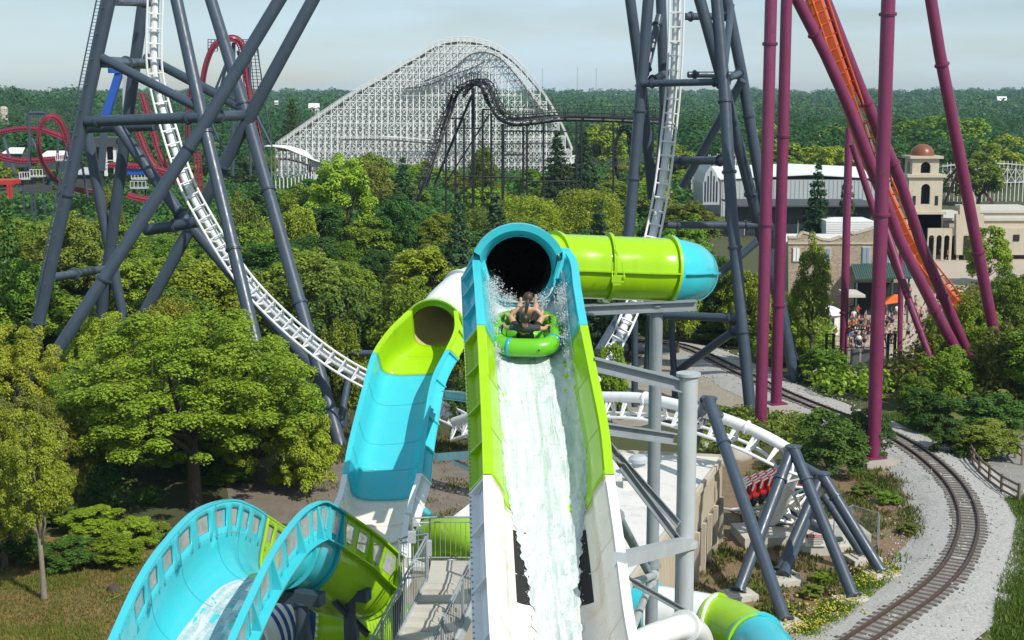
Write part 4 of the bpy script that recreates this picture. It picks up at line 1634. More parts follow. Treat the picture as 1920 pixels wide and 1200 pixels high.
def beam(root, a, b, w_, h_, mk='galv', name='support_beam', I=True):
    a, b = P(*a), P(*b)
    m = MB()
    if I:
        for dz, ww, hh in ((h_ / 2, w_, .03), (-h_ / 2, w_, .03), (0, .03, h_ - .032)):
            m.bar(a + V((0, 0, dz)), b + V((0, 0, dz)), ww, hh)
    else:
        m.bar(a, b, w_, h_)
    return m.build(name, M[mk], root, smooth=False)


def brace(root, a, b, r, mk='galv'):
    a, b = P(*a), P(*b)
    m = MB()
    m.tube(a, b, r, n=10)
    d = (b - a).normalized()
    for q, s in ((a, 1), (b, -1)):
        m.tube(q + d * s * .25, q + d * s * .32, r + .04, n=10)
    return m.build('brace', M[mk], root)


def bangle(root, a, b, w_, mk='galv'):
    a, b = P(*a), P(*b)
    m = MB()
    m.bar(a, b, w_, .02)
    m.bar(a + V((0, .02, -w_ / 2)), b + V((0, .02, -w_ / 2)), .02, w_)
    return m.build('brace', M[mk], root, smooth=False)


col(main, 1291, 702, 25.0, .178, 24, plates=(1020,), mk='galv_light')
col(main, 1231, 572, 31.0, .148, 20, plates=(1060,))
beam(main, (1095, 581, 30.8), (1306, 572, 30.9), .22, .20)
beam(main, (1112, 682, 24.6), (1276, 722, 25.0), .24, .22, 'galv')
beam(main, (1132, 803, 23.6), (1262, 822, 25.0), .2, .19)
beam(main, (1162, 1050, 20.6), (1290, 1018, 25.0), .22, .22, 'galv_light', I=False)
bangle(main, (1140, 828, 23.6), (1272, 978, 24.8), .14)
bangle(main, (1165, 868, 23.2), (1272, 1010, 24.8), .14)
bangle(main, (1140, 830, 23.4), (1190, 900, 24.6), .14)
brace(main, (1155, 962, 22.2), (1222, 1085, 30.6), .085)
bangle(main, (1165, 1075, 20.6), (1282, 1142, 24.8), .10)
brace(main, (1180, 1190, 20.0), (1222, 1090, 30.6), .075, 'galv_light')
brace(main, (1170, 1100, 20.4), (1228, 1078, 30.8), .08, 'galv_light')
beam(main, (820, 857, 35.5), (905, 852, 30), .2, .2, 'galv_light', I=False)
bangle(main, (850, 862, 33), (905, 888, 30), .12, 'galv_light')
beam(main, (835, 740, 37), (905, 748, 32), .2, .2)
col(main, 900, 745, 31.5, .16, 16)
col(main, 905, 990, 25.6, .16, 16, mk='white_steel')
for (px, top, Y) in ((566, 1128, 27.5), (655, 1120, 29.5)):
    o = col(left, px, top, Y, .14, 14, mk='steel_blue')
    m = MB()
    p = P(px, top, Y)
    m.bar(p + V((-.5, .15, .1)), p + V((.45, -.15, .1)), .3, .26)
    m.bar(p + V((-.05, 0, -.1)), p + V((.35, -.1, -2.4)), .2, .2)
    m.build('support_beam', M['steel_blue'], left, smooth=False)
col(left, 745, 1060, 32.2, .13, 14, mk='steel_blue')
col(left, 700, 978, 35.5, .14, 14, mk='white_steel')
col(left, 668, 940, 37.5, .14, 14, mk='steel_blue')
bangle(left, (625, 1120, 29.0), (690, 1185, 30.0), .16, 'steel_blue')

# ---------------------------------------------------------------- lower tubes of other slides
def low_tube(label, pts, r, spans, group=None, seam=False):
    pts = spline([P(*p) for p in pts], 8)
    t = thing('tube_slide', label, 'tube slide', (pts[0].x, pts[0].y, 0), group)
    spans = [(a, min(b, len(pts) - 1), c) for a, b, c in spans]
    tube_run(pts, r, spans, t, seam=seam)
    return t, pts


tA, _ = low_tube('white, lime and turquoise tube slide at the foot of the right grey columns', [(1110, 1140, 36.5), (1175, 1140, 36.2), (1225, 1148, 35.8), (1340, 1168, 35.0), (1395, 1190, 34.0), (1435, 1222, 32.8), (1460, 1265, 31.2), (1470, 1330, 29.5)], .70,
                 [(0, 16, 'aqua'), (16, 24, 'white_gel'), (24, 36, 'lime'), (36, 56, 'aqua')])
m = MB()
for k in (0.3, .75):
    p = P(1110 + k * 250, 1200, 36)
    m.tube((p.x, p.y + .6, 0), (p.x, p.y + .6, P(1200, 1165, 36).z), .14, n=12)
m.build('support_column', M['galv'], tA)
tB, bp = low_tube('short white pipe elbow beside the foot of the central flume', [(1165, 1225, 22.0), (1210, 1200, 22.3), (1250, 1184, 22.6), (1283, 1176, 22.9), (1310, 1190, 23.6), (1320, 1230, 24.2)], .19, [(0, 24, 'white_gel'), (24, 40, 'white_gel')])
tC, _ = low_tube('lime tube slide behind the landing railing between the two flumes', [(930, 1030, 33.2), (890, 1016, 33.6), (850, 1008, 34.2), (812, 1012, 35.0), (785, 1000, 37), (775, 985, 39)], .52, [(0, 26, 'lime'), (26, 40, 'aqua')])
tD, dp = low_tube('navy striped white tube slide with a lime end under the turquoise hump', [(470, 1200, 32.4), (520, 1178, 33.0), (560, 1172, 33.4), (600, 1172, 33.6), (680, 1172, 34.0), (740, 1185, 34.6)], .72, [(0, 21, 'white_gel'), (21, 40, 'lime')])
for i in range(4, 21, 2):
    m = MB()
    q, dq = dp[i], (dp[i + 1] - dp[i]).normalized()
    m.path([q - dq * .05, q + dq * .05], .755, 30, cap=False)
    m.build('stripe', M['stripe_blue'], tD, solid=.004)
for t_, pts_ in ((tC, (820, 1060, 34.9)), (tD, (600, 1220, 33.6))):
    p = P(*pts_)
    m = MB()
    m.tube((p.x, p.y, 0), p, .13, n=12)
    m.build('support_column', M['steel_blue'], t_)

# ---------------------------------------------------------------- stair with railings between the slides
A0 = P(803, 1093, 29.8)
zl = A0.z
wk = thing('walkway', 'beige service stair and landing with grey railings between the two slides', 'stair', (A0.x, A0.y, 0))
m = MB()
xl, xr = -1.90, -.72
m.box(((xl + xr) / 2, 30.55, zl - .06), (xr - xl, 1.5, .12))
m.box(((xl + xr) / 2, 31.33, zl - .12), (xr - xl + .2, .06, .24))
m.build('landing', M['concrete_light'], wk, smooth=False)
nst = 22
run, rise, lat = .32, .095, -.085
for i in range(nst):
    y = 29.8 - run * (i + .5)
    x0 = xl + lat * (i + 1)
    m = MB()
    m.box((x0 + .60, y, zl - rise * (i + .3) - .07), (1.2, run - .008, .13))
    m.build('tread', M['concrete_light'], wk, smooth=False)
sm_ = MB()
for ox in (-.03, 1.23):
    a = V((xl + ox, 29.8, zl - .1))
    b = V((xl + ox + lat * nst, 29.8 - run * nst, zl - .1 - rise * nst))
    sm_.bar(a, b, .08, .3)
sm_.parts('stringer', M['galv_light'], wk, smooth=False)


def railing(root, a, b, name='railing', hgt=1.08, step=.115, post=1.5, mk='galv'):
    a, b = V(a), V(b)
    m = MB()
    up = V((0, 0, 1))
    m.tube(a + up * hgt, b + up * hgt, .024, n=8)
    m.tube(a + up * (hgt - .12), b + up * (hgt - .12), .016, n=6)
    m.tube(a + up * .1, b + up * .1, .018, n=6)
    L = (b - a).length
    k = int(L / step)
    for i in range(k + 1):
        p = a.lerp(b, i / max(k, 1))
        m.tube(p + up * .1, p + up * (hgt - .12), .0085, n=5, cap=False)
    k = max(1, int(L / post))
    for i in range(k + 1):
        p = a.lerp(b, i / k)
        m.tube(p - up * .15, p + up * hgt, .026, n=8)
    return m.build(name, M[mk], root)


end = V((xl + lat * nst, 29.8 - run * nst, zl - rise * nst))
railing(wk, (xl - .02, 29.8, zl), end)
railing(wk, (xl + 1.22, 29.8, zl), end + V((1.22, 0, 0)))
railing(wk, (xl - .02, 31.25, zl), (xr, 31.25, zl))
railing(wk, (xl - .42, 31.1, zl + .02), (xl - .02, 31.25, zl))
railing(wk, (xl - .70, 30.6, zl - .3), (xl - .02, 30.3, zl - .1))
railing(wk, (xr, 29.8, zl), (xr, 31.25, zl))
m = MB()
bp_ = V((xl + .0, 29.95, zl))
m.box(bp_ + V((0, -.05, .78)), (.2, .14, .34))
m.box(bp_ + V((-.38, .5, .86)), (.18, .12, .26))
m.tube(bp_ + V((-.38, .55, .0)), bp_ + V((-.38, .55, .8)), .03)
m.parts('control_box', M['grey_metal'], wk, smooth=False)
m = MB()
for yy in (31.2, 29.9):
    for xx in (xl, xr):
        m.tube((xx, yy, 0), (xx, yy, zl - .1), .09, n=10)
for i in (8, 16, 22):
    for ox in (0, 1.2):
        q = V((xl + ox + lat * i, 29.8 - run * i, zl - rise * i - .2))
        m.tube((q.x, q.y, 0), q, .09, n=10)
m.parts('support_post', M['galv'], wk)

# ---------------------------------------------------------------- pump building
zr = 4.25
FRc, NRc = V((10.5, 67.3, 0)), V((4.4, 49.5, 0))
FLc, NLc = V((1.5, 69.0, 0)), V((-4.6, 51.2, 0))
pump = thing('pump_building', 'low pump building with a white flat roof and ribbed tan walls behind the grey columns', 'building', FRc)
m = MB()
m.prism([NLc, NRc, FRc, FLc], zr - .1)
m.build('wall', M['panel_tan'], pump, smooth=False)
m = MB()
ctr_ = (FRc + NRc + FLc + NLc) / 4
ov = [p + (p - ctr_).normalized() * .12 + V((0, 0, zr - .1)) for p in (NLc, NRc, FRc, FLc)]
m.prism(ov, .16)
rf_ = m.build('roof', M['roof_white'], pump, smooth=False)
m = MB()
for a, b in ((ov[1], ov[2]), (ov[2], ov[3])):
    m.bar(a + V((0, 0, .12)), b + V((0, 0, .12)), .16, .28)
m.build('roof_edge', M['panel_tan'], pump, smooth=False)
dw = (NRc - FRc).normalized()
nw = V((dw.y, -dw.x, 0))
if nw.x < 0: nw = -nw
m = MB()
for i in range(64):
    p = FRc + dw * (.15 + i * .29) + nw * .012
    m.bar(p + V((0, 0, .1)), p + V((0, 0, zr - .25)), .05, .05, up=nw)
m.build('wall_ribs', M['panel_tan'], pump, smooth=False)
for i in range(6):
    m = MB()
    p = FRc + dw * (1.2 + i * 1.5) + nw * .03
    for q in range(14):
        z = .5 + q * .13
        m.bar(p + V((0, 0, z)) - dw * .42, p + V((0, 0, z)) + dw * .42, .03, .09)
    o = m.build('louvre', M['grey_wall'], pump, smooth=False)
    m = MB()
    m.bar(p - dw * .42 + V((0, 0, 1.4)) - nw * .02, p + dw * .42 + V((0, 0, 1.4)) - nw * .02, .02, 1.95)
    m.build('backing', M['dark'], o, smooth=False)
m = MB()
for i in range(5):
    p = FRc + dw * (.5 + i * 1.5) + nw * .10
    m.box(p + V((0, 0, 1.2)), (.22, .22, 2.4), math.atan2(dw.y, dw.x))
m.parts('pilaster', M['panel_tan'], pump, smooth=False)
for (px, py, s) in ((1197, 890, 1.0), (1182, 912, .8)):
    p = G(px, py, zr + .06)
    v_ = thing('roof_vent', 'round capped white vent on the pump building roof' if s == 1 else 'smaller boxed vent in front of the round one on the pump building roof', 'roof vent', p)
    m = MB()
    m.box(p + V((0, 0, .2 * s)), (.9 * s, .9 * s, .4 * s))
    m.build('curb', M['roof_white'], v_, smooth=False)
    m = MB()
    m.lathe(p, [(.01, .4 * s), (.32 * s, .4 * s), (.32 * s, .62 * s), (.48 * s, .64 * s), (.48 * s, .8 * s), (.3 * s, .95 * s), (.01, .98 * s)], 18)
    m.build('cap', M['grey_metal'], v_, ang=30)
# ---------------------------------------------------------------- roller coasters
tie_left = {}


def track(root, pts, sides, gauge, drop, rs, rr, mk, step, vee=False, name_tie='crosstie', sub=4):
    """pts: centre of the rails; sides: unit-ish vector across the rails for each control point; spine lies 'drop' below along up = t x side"""
    C = spline(pts, sub)
    S = spline(sides, sub)
    n = len(C)
    sp, ra, rb = [], [], []
    for i in range(n):
        t = (C[min(i + 1, n - 1)] - C[max(i - 1, 0)]).normalized()
        s = S[i] - t * S[i].dot(t)
        s.normalize()
        u = t.cross(s)
        ra.append(C[i] - s * gauge / 2)
        rb.append(C[i] + s * gauge / 2)
        sp.append(C[i] + u * drop)
    k = [n]
    m = MB()
    m.path(sp, rs, 14)
    m.build('spine', M[mk], root)
    for r_ in (ra, rb):
        m = MB()
        m.path(r_, rr, 8)
        m.build('rail', M[mk], root)
    L = 0
    cnt = tie_left.setdefault(root.name, 100)
    rest = MB()
    last = -1e9
    for i in range(n - 1):
        d = (C[i + 1] - C[i]).length
        q0 = math.ceil((L - 1e-9) / step) * step
        while q0 < L + d:
            f = (q0 - L) / d
            a, b, c = ra[i].lerp(ra[i + 1], f), rb[i].lerp(rb[i + 1], f), sp[i].lerp(sp[i + 1], f)
            mm = MB() if tie_left[root.name] > 0 else rest
            mm.bar(a, b, rr * 1.1, rr * 1.3, up=(b - a).cross(C[i + 1] - C[i]))
            mm.bar(a, c, rr * 1.1, rr * 1.6, up=C[i + 1] - C[i])
            mm.bar(b, c, rr * 1.1, rr * 1.6, up=C[i + 1] - C[i])
            if vee:
                g_ = min(f + step / d * .5, 1.0)
                c2 = sp[i].lerp(sp[i + 1], g_)
                mm.bar(a, c2, rr, rr, up=(0, 1, 0))
                mm.bar(b, c2, rr, rr, up=(0, 1, 0))
            if tie_left[root.name] > 0:
                mm.build(name_tie, M[mk], root, smooth=False)
                tie_left[root.name] -= 1
            q0 += step
        L += d
    if rest.v:
        rest.build(name_tie + 's', M[mk], root, smooth=False)['kind'] = 'stuff'
    # bolted spine joints
    m = MB()
    for i in range(sub * 2, n - 1, sub * 2):
        dq = (sp[i + 1] - sp[i]).normalized()
        m.tube(sp[i] - dq * .05, sp[i] + dq * .05, rs + .09, n=14)
    if m.v: m.parts('spine_joint', M[mk], root)
    return sp


def leg(root, pts, r, mk, name='leg', rings=(), n=16, foot=None):
    q = [P(*p) for p in pts]
    if foot is not None:
        d = (q[-1] - q[-2]).normalized()
        if d.z < -.05:
            k = (q[-1].z - foot) / -d.z
            q.append(q[-1] + d * k)
    m = MB()
    m.path(q, r, n)
    o = m.build(name, M[mk], root)
    if rings:
        c = MB()
        fl_ = []
        L = [(q[i + 1] - q[i]).length for i in range(len(q) - 1)]
        for f in rings:
            x = f * sum(L)
            for i, l in enumerate(L):
                if x <= l or i == len(L) - 1:
                    d = (q[i + 1] - q[i]).normalized()
                    p = q[i] + d * x
                    break
                x -= l
            c = MB()
            c.tube(p - d * .10, p + d * .10, r + .09, n=n)
            c.tube(p - d * .02, p + d * .02, r + .13, n=n)
            fl_.append(c)
        for i_ in range(0, 1): c.build('flange', M[mk], o, ang=30) if len(rings) == 1 else [x.build('flange', M[mk], o, ang=30) for x in fl_]
    return o


# ---- grey-legged launch coaster with white track
b0 = G(640, 845)
lc = thing('roller_coaster', 'launch coaster of white ladder track on tall blue grey towers flanking the slides', 'roller coaster', b0)
X1, Xm = V((1, 0, 0)), None


def img_side(pts):
    """vector across the track for a track that faces the viewer"""
    q = [P(*p) for p in pts]
    out = []
    for i in range(len(q)):
        t = (q[min(i + 1, len(q) - 1)] - q[max(i - 1, 0)]).normalized()
        v = (q[i] - EYE).normalized()
        s = t.cross(v)
        s.normalize()
        out.append(-s if s.x < 0 else s)
    return q, out


dl = [(291, -60, 101), (291, 0, 101), (289, 60, 101), (290, 130, 101), (303, 195, 101), (319, 250, 100.5), (333, 295, 100), (353, 350, 99), (382, 405, 98), (420, 468, 95.5), (462, 528, 93), (512, 582, 90.5), (570, 634, 88.5), (630, 679, 87), (692, 714, 86), (760, 742, 85), (830, 772, 84), (885, 800, 81)]
q, s = img_side(dl)
for v_ in s: pass
lsp = track(lc, q, s, 1.05, -.62, .30, .085, 'white_steel', 1.05)
dr = [(1269, -60, 104), (1269, 0, 104), (1267, 80, 104), (1262, 170, 104), (1256, 230, 104), (1248, 300, 103.5), (1238, 370, 103), (1224, 440, 102), (1205, 520, 100), (1180, 590, 98), (1150, 650, 95), (1112, 705, 91), (1060, 750, 87)]
q, s = img_side(dr)
track(lc, q, s, 1.05, -.62, .30, .085, 'white_steel', 1.05)
# inverted run and spiral at the right: spine above, rails below
lp = [(860, 822, 76), (960, 790, 73), (1050, 775, 71), (1125, 778, 69.5), (1210, 782, 68), (1300, 803, 66.3), (1390, 835, 64.8), (1455, 872, 64), (1505, 912, 65), (1505, 950, 67), (1455, 965, 69.5), (1400, 958, 72), (1340, 945, 74.5)]
q = [P(*p) for p in lp]
s = []
for i in range(len(q)):
    t = (q[min(i + 1, len(q) - 1)] - q[max(i - 1, 0)])
    h = V((t.y, -t.x, 0)).normalized()
    # roll: hanging at first, rolling upright through the spiral
    k = min(max((i - 7.2) / 4.0, 0), 1)
    ang = math.pi * (1 - k)
    tt = t.normalized()
    s.append(Matrix.Rotation(ang, 3, tt) @ h)
isp = track(lc, q, s, 1.15, .95, .27, .085, 'white_steel', 1.0, vee=True, sub=6)
SB = 'steel_blue'
# left tower
leg(lc, [(207, -10, 92), (85, 545, 92)], .43, SB, rings=(.45, .75), foot=0)
leg(lc, [(330, -5, 92), (380, 225, 89), (472, 610, 84)], .40, SB, rings=(.3, .55, .8), foot=0)
leg(lc, [(394, -5, 103.5), (466, 228, 99.5), (640, 843, 87)], .44, SB, rings=(.25, .45, .7))
leg(lc, [(530, -10, 88.6), (390, 222, 88.6), (200, 515, 87)], .41, SB, rings=(.33, .62), foot=0)
leg(lc, [(592, -10, 99.5), (466, 222, 99.2), (290, 552, 103)], .455, SB, rings=(.4,), foot=0)
leg(lc, [(268, 10, 110), (205, 478, 112)], .465, SB, foot=0)
leg(lc, [(163, 250, 112), (207, 475, 112)], .43, SB, foot=0)
leg(lc, [(223, 240, 104), (337, 400, 102), (568, 668, 97), (640, 745, 95)], .43, SB, name='brace', rings=(.3, .6))
leg(lc, [(190, 108, 92), (378, 205, 89.3)], .31, SB, name='brace')
leg(lc, [(275, 108, 109), (455, 203, 99.8)], .36, SB, name='brace')
leg(lc, [(163, 228, 91.8), (375, 220, 89)], .35, SB, name='crossbar', rings=(.1, .9))
leg(lc, [(395, 218, 89), (455, 216, 99.5)], .36, SB, name='crossbar', rings=(.2,))
leg(lc, [(160, 240, 110), (290, 236, 108)], .40, SB, name='crossbar')
leg(lc, [(190, 116, 92), (275, 120, 109)], .38, SB, name='crossbar', rings=(.5,))
leg(lc, [(215, 2, 92), (280, 5, 108)], .30, SB, name='crossbar', rings=(.85,))
leg(lc, [(272, 432, 100), (372, 416, 99)], .40, SB, name='crossbar', rings=(.55,))
leg(lc, [(97, 521, 92), (195, 505, 104)], .30, SB, name='crossbar', rings=(.4,))
leg(lc, [(353, 436, 99.5), (290, 552, 99.5)], .38, SB, name='brace', foot=0)
leg(lc, [(372, 250, 90), (225, 484, 108)], .33, SB, name='brace')
leg(lc, [(575, 600, 93), (640, 843, 87.5)], .22, SB, name='brace') if False else None
# ladder on the left leg
m = MB()
la, lb = [P(192, -10, 91.2), P(76, 560, 91.2)], [P(183, -10, 91.2), P(67, 560, 91.2)]
m.tube(la[0], la[1], .05)
m.tube(lb[0], lb[1], .05)
for i in range(90):
    f = i / 90
    m.tube(la[0].lerp(la[1], f), lb[0].lerp(lb[1], f), .02, n=5)
for i in range(12):
    f = (i + .5) / 12
    m.tube(la[0].lerp(la[1], f), P(207, -10, 92).lerp(P(85, 545, 92), f), .04, n=5)
m.build('ladder', M[SB], lc)
# right tower
leg(lc, [(1181, -5, 106), (1203, 160, 106), (1224, 372, 108)], .40, SB, rings=(.42,))
leg(lc, [(1216, -5, 104), (1203, 160, 104), (1178, 455, 103)], .42, SB, rings=(.28, .45, .7), foot=0)
leg(lc, [(1239, -5, 108), (1246, 200, 108), (1230, 460, 108)], .40, SB, foot=0)
leg(lc, [(1236, 30, 107), (1210, 140, 104.5)], .28, SB, name='brace', rings=(.15, .9))
leg(lc, [(1311, -5, 101), (1354, 150, 100.5), (1418, 402, 106), (1476, 630, 108)], .42, SB, rings=(.2, .5), foot=0)
leg(lc, [(1343, -5, 101), (1357, 150, 100), (1372, 400, 97.5), (1408, 782, 95)], .42, SB, rings=(.25, .42, .6, .8))
leg(lc, [(1362, -5, 107), (1391, 140, 107), (1425, 340, 107), (1470, 600, 107)], .42, SB, rings=(.3, .6), foot=0)
leg(lc, [(1371, 10, 106), (1359, 120, 101.5)], .26, SB, name='brace')
leg(lc, [(1392, 150, 106), (1280, 350, 110)], .34, SB, name='brace')
for (a, b, r_) in (((1285, 31, 104), (1366, 31, 106), .26), ((1205, 157, 103.5), (1358, 153, 100.5), .26), ((1290, 140, 106), (1392, 140, 107), .24), ((1358, 150, 100), (1390, 136, 106.5), .26), ((1220, 151, 104), (1250, 135, 107), .24), ((1270, 301, 106), (1362, 301, 98.5), .30),
                   ((1252, 422, 106), (1420, 422, 106), .28), ((1225, 590, 100), (1390, 597, 96.3), .30), ((1180, 520, 103), (1240, 505, 106), .25)):
    leg(lc, [a, b], r_, SB, name='crossbar', rings=(.12, .88))
leg(lc, [(1262, 702, 102), (1388, 612, 96.3)], .30, SB, name='brace', rings=(.9,))
leg(lc, [(1330, 530, 106), (1420, 452, 106)], .30, SB, name='brace')
leg(lc, [(1180, 560, 103), (1120, 660, 92)], .26, SB, name='brace')
for (a, b) in (((1190, 600, 98), (1190, 690, 98)), ((1218, 590, 99), (1222, 700, 99)), ((1258, 590, 101), (1262, 668, 101)), ((1160, 640, 94), (1162, 735, 94)), ((645, 695, 91), (645, 790, 91)), ((655, 700, 91), (637, 800, 88))):
    leg(lc, [a, b], .24, SB, name='post', foot=0)
leg(lc, [(600, 662, 91.5), (720, 662, 91)], .2, SB, name='crossbar')
# A-frame legs at the right, each with a pad
AF = [((1330, 752, 64.2), (1472, 1168, 58.2), (1312, 870, 66.5), (1492, 848, 63.6), (1601, 1123, 60.8)),]
def afoot(p, s=1.0):
    m = MB()
    m.box((p.x, p.y, .10), (1.5 * s, 1.1 * s, .34), .3)
    m.box((p.x, p.y, .30), (.95 * s, .8 * s, .07), .3)
    o = m.build('footing', M['concrete_light'], lc, smooth=False)
    c = MB()
    for i in range(8):
        a = i * math.pi / 4
        c.tube((p.x + .36 * math.cos(a) * s, p.y + .3 * math.sin(a) * s, .3), (p.x + .36 * math.cos(a) * s, p.y + .3 * math.sin(a) * s, .43), .025, n=6)
    c.build('anchor_bolts', M['galv'], o)['kind'] = 'stuff'


def aleg(a, b, r=.255):
    q0, q1 = P(*a), G(b[0], b[1], .3)
    d = (q0 - q1).normalized()
    m = MB()
    m.path([q1, q0], r, 18)
    o = m.build('leg', M[SB], lc)
    m = MB()
    m.tube(q1, q1 + d * .06, r + .14, n=18)
    for f in (.78,):
        p = q1.lerp(q0, f)
        m.tube(p - d * .06, p + d * .06, r + .07, n=18)
    m.parts('flange', M[SB], o)
    afoot(q1)


aleg((1328, 748, 64.0), (1472, 1165), .28)
aleg((1322, 750, 64.4), (1286, 905), .26)
aleg((1488, 842, 63.2), (1600, 1120), .27)
aleg((1484, 842, 63.4), (1384, 1110), .27)
aleg((1543, 893, 64.3), (1653, 1073), .27)
aleg((1540, 893, 64.5), (1462, 1072), .25)
aleg((1532, 925, 66.5), (1468, 1082), .25)
aleg((1545, 930, 66.0), (1618, 1042), .22)
aleg((1478, 958, 69.0), (1462, 992), .2)
aleg((1485, 955, 69.0), (1572, 1018), .2)
for (px, py, Y) in ((1330, 752, 64.2), (1487, 843, 63.3), (1542, 893, 64.4)):
    p = P(px, py, Y)
    m = MB()
    m.tube(p + V((0, 0, -.4)), p + V((0, 0, .12)), .33, n=18)
    m.tube(p + V((0, 0, .1)), p + V((0, 0, .18)), .38, n=18)
    j = min(isp, key=lambda a: (a - p).length)
    m.tube(p, j, .2, n=12)
    m.build('leg_cap', M[SB], lc)
m = MB()
m.box(G(1500, 1000, .25), (6.5, 2.6, .5), .12)
m.build('footing', M['concrete_light'], lc, smooth=False)

# ---- coaster train on the spiral
tp_ = spline([P(*p) for p in lp], 6)
tr0 = tp_[-8]
train = thing('coaster_train', 'red seated coaster train curving behind the blue grey A-frame legs', 'coaster train', tr0)
seat_pts = spline([P(1402, 912, 69.5), P(1432, 902, 69.3), P(1462, 893, 69.0), P(1492, 888, 68.7)], 4)
for i in range(7):
    f = i * 12 / 6
    p = seat_pts[int(f)]
    car = MB()
    car.box(p + V((0, 0, -.62)), (.72, 1.5, .16), .15)
    car.box(p + V((0, 0, -.80)), (.5, 1.0, .3), .15)
    c_ = car.build('car', M['black_plastic'], train, smooth=False)
    wm_ = MB()
    for sx in (-.55, .55):
        for dz in (-.95, -.72):
            wm_.tube(p + V((-.05, sx, dz)), p + V((.05, sx, dz)), .12, n=12)
    wm_.build('wheel', M['chrome'], c_)
    for sy in (-.42, .42):
        m = MB()
        b = p + V((0, sy, 0))
        m.path([b + V((-.25, 0, -.48)), b + V((.10, 0, -.50)), b + V((.22, 0, -.25)), b + V((.26, 0, .12)), b + V((.24, 0, .40))], [.20, .26, .25, .24, .17], 10)
        st_ = m.build('seat', M['red_plastic'], train)
        m = MB()
        m.path([b + V((.10, -.2, .36)), b + V((-.16, -.2, .2)), b + V((-.28, -.18, -.18)), b + V((-.28, .18, -.18)), b + V((-.16, .2, .2)), b + V((.10, .2, .36))], .05, 8)
        m.build('harness', M['chrome'], st_)

# ---- purple and orange coaster
pc0 = G(1637, 885)
pc = thing('roller_coaster', 'orange box track coaster on tall purple steel columns at the right', 'roller coaster', pc0)
PU = 'purple'
leg(pc, [(1446, -10, 92.5), (1426, 800, 90.5)], .40, PU, name='column', rings=(.11, .52), n=22, foot=0)
leg(pc, [(1475, -10, 94.5), (1455, 757, 94.5)], .385, PU, name='column', rings=(.335, .75), n=22)
leg(pc, [(1666, -10, 81.8), (1637, 862, 81.8)], .41, PU, name='column', rings=(.04, .46), n=22)
leg(pc, [(1490, -10, 96), (1547, 100, 97), (1592, 200, 97.6), (1643, 333, 98.5), (1688, 453, 99), (1763, 600, 100), (1845, 755, 101)], .40, PU, name='column', rings=(.09, .42, .74), n=20, foot=0)
leg(pc, [(1544, -10, 99), (1610, 157, 100), (1685, 330, 101), (1728, 460, 102), (1767, 553, 103), (1850, 745, 105)], .40, PU, name='column', rings=(.24, .38, .7), n=20, foot=0)
leg(pc, [(1744, -10, 98), (1762, 100, 98), (1885, 735, 102)], .41, PU, name='column', rings=(.16, .62), n=20, foot=0)
leg(pc, [(1592, 240, 116), (1580, 712, 114)], .33, PU, name='column', rings=(.69,), n=16, foot=0)
leg(pc, [(1598, 270, 112), (1640, 400, 112), (1735, 640, 110), (1782, 738, 108)], .28, PU, name='column', rings=(.3, .7), n=16, foot=0)
leg(pc, [(1660, 425, 110), (1710, 580, 108), (1768, 735, 106)], .28, PU, name='column', rings=(.6,), n=16, foot=0)
leg(pc, [(1690, 470, 118), (1686, 720, 116)], .22, PU, name='column', n=14, foot=0)
for (px, py, sx, sy, h) in ((1455, 757, 2.2, 1.9, 1.3), (1637, 858, 2.3, 2.2, 1.05)):
    Y = 94.5 if px < 1500 else 81.8
    p = P(px, py, Y)
    m = MB()
    m.box((p.x, p.y, p.z / 2 - .05), (sx, sy, p.z + .1), .35)
    f_ = m.build('pedestal', M['concrete'], pc, smooth=False)
    m = MB()
    m.box((p.x, p.y, p.z + .06), (1.2, 1.2, .08), .35)
    m.build('base_plate', M[PU], f_, smooth=False)
ot = [(1510, -50, 97), (1527, 0, 97.5), (1557, 90, 98.5), (1589, 180, 100), (1628, 290, 102), (1672, 392, 104), (1712, 472, 106), (1762, 538, 109), (1798, 580, 113), (1826, 608, 117)]
q, s = img_side(ot)
C_, S_ = spline(q, 4), spline(s, 4)
rows = []
ra, rb = [], []
for i in range(len(C_)):
    t = (C_[min(i + 1, len(C_) - 1)] - C_[max(i - 1, 0)]).normalized()
    s_ = (S_[i] - t * S_[i].dot(t)).normalized()
    u = t.cross(s_)
    w2 = .60
    rows.append([C_[i] - s_ * w2 - u * .35, C_[i] + s_ * w2 - u * .35, C_[i] + s_ * w2 * .7 + u * .45, C_[i] - s_ * w2 * .7 + u * .45])
    rb.append(C_[i] + s_ * .85 + u * .25)
    ra.append(C_[i] - s_ * .15 + u * .8)
m = MB()
m.grid(rows, True)
m.build('box_spine', M['orange'], pc, ang=30)
m = MB()
m.path(rb, .075, 8)
m.build('rail', M['orange'], pc)
m = MB()
m.path(ra, .075, 8)
m.build('rail', M['orange'], pc)
for i in range(1, len(C_) - 1):
    m = MB()
    m.bar(rb[i], C_[i], .10, .12, up=(0, 1, 0))
    m.bar(ra[i], C_[i], .10, .12, up=(0, 1, 0))
    for r_ in rows[i:i + 1]:
        for k in range(4):
            m.bar(r_[k], r_[(k + 1) % 4], .05, .07, up=(0, 0, 1))
    m.build('track_bracket', M['orange'], pc, smooth=False)

# ---- black lift hill coaster in the middle distance
YB = 210
bc = thing('roller_coaster', 'black steel coaster with a ladder like lift hill in front of the white timber coaster', 'roller coaster', P(880, 400, YB))
BK = 'black_steel'


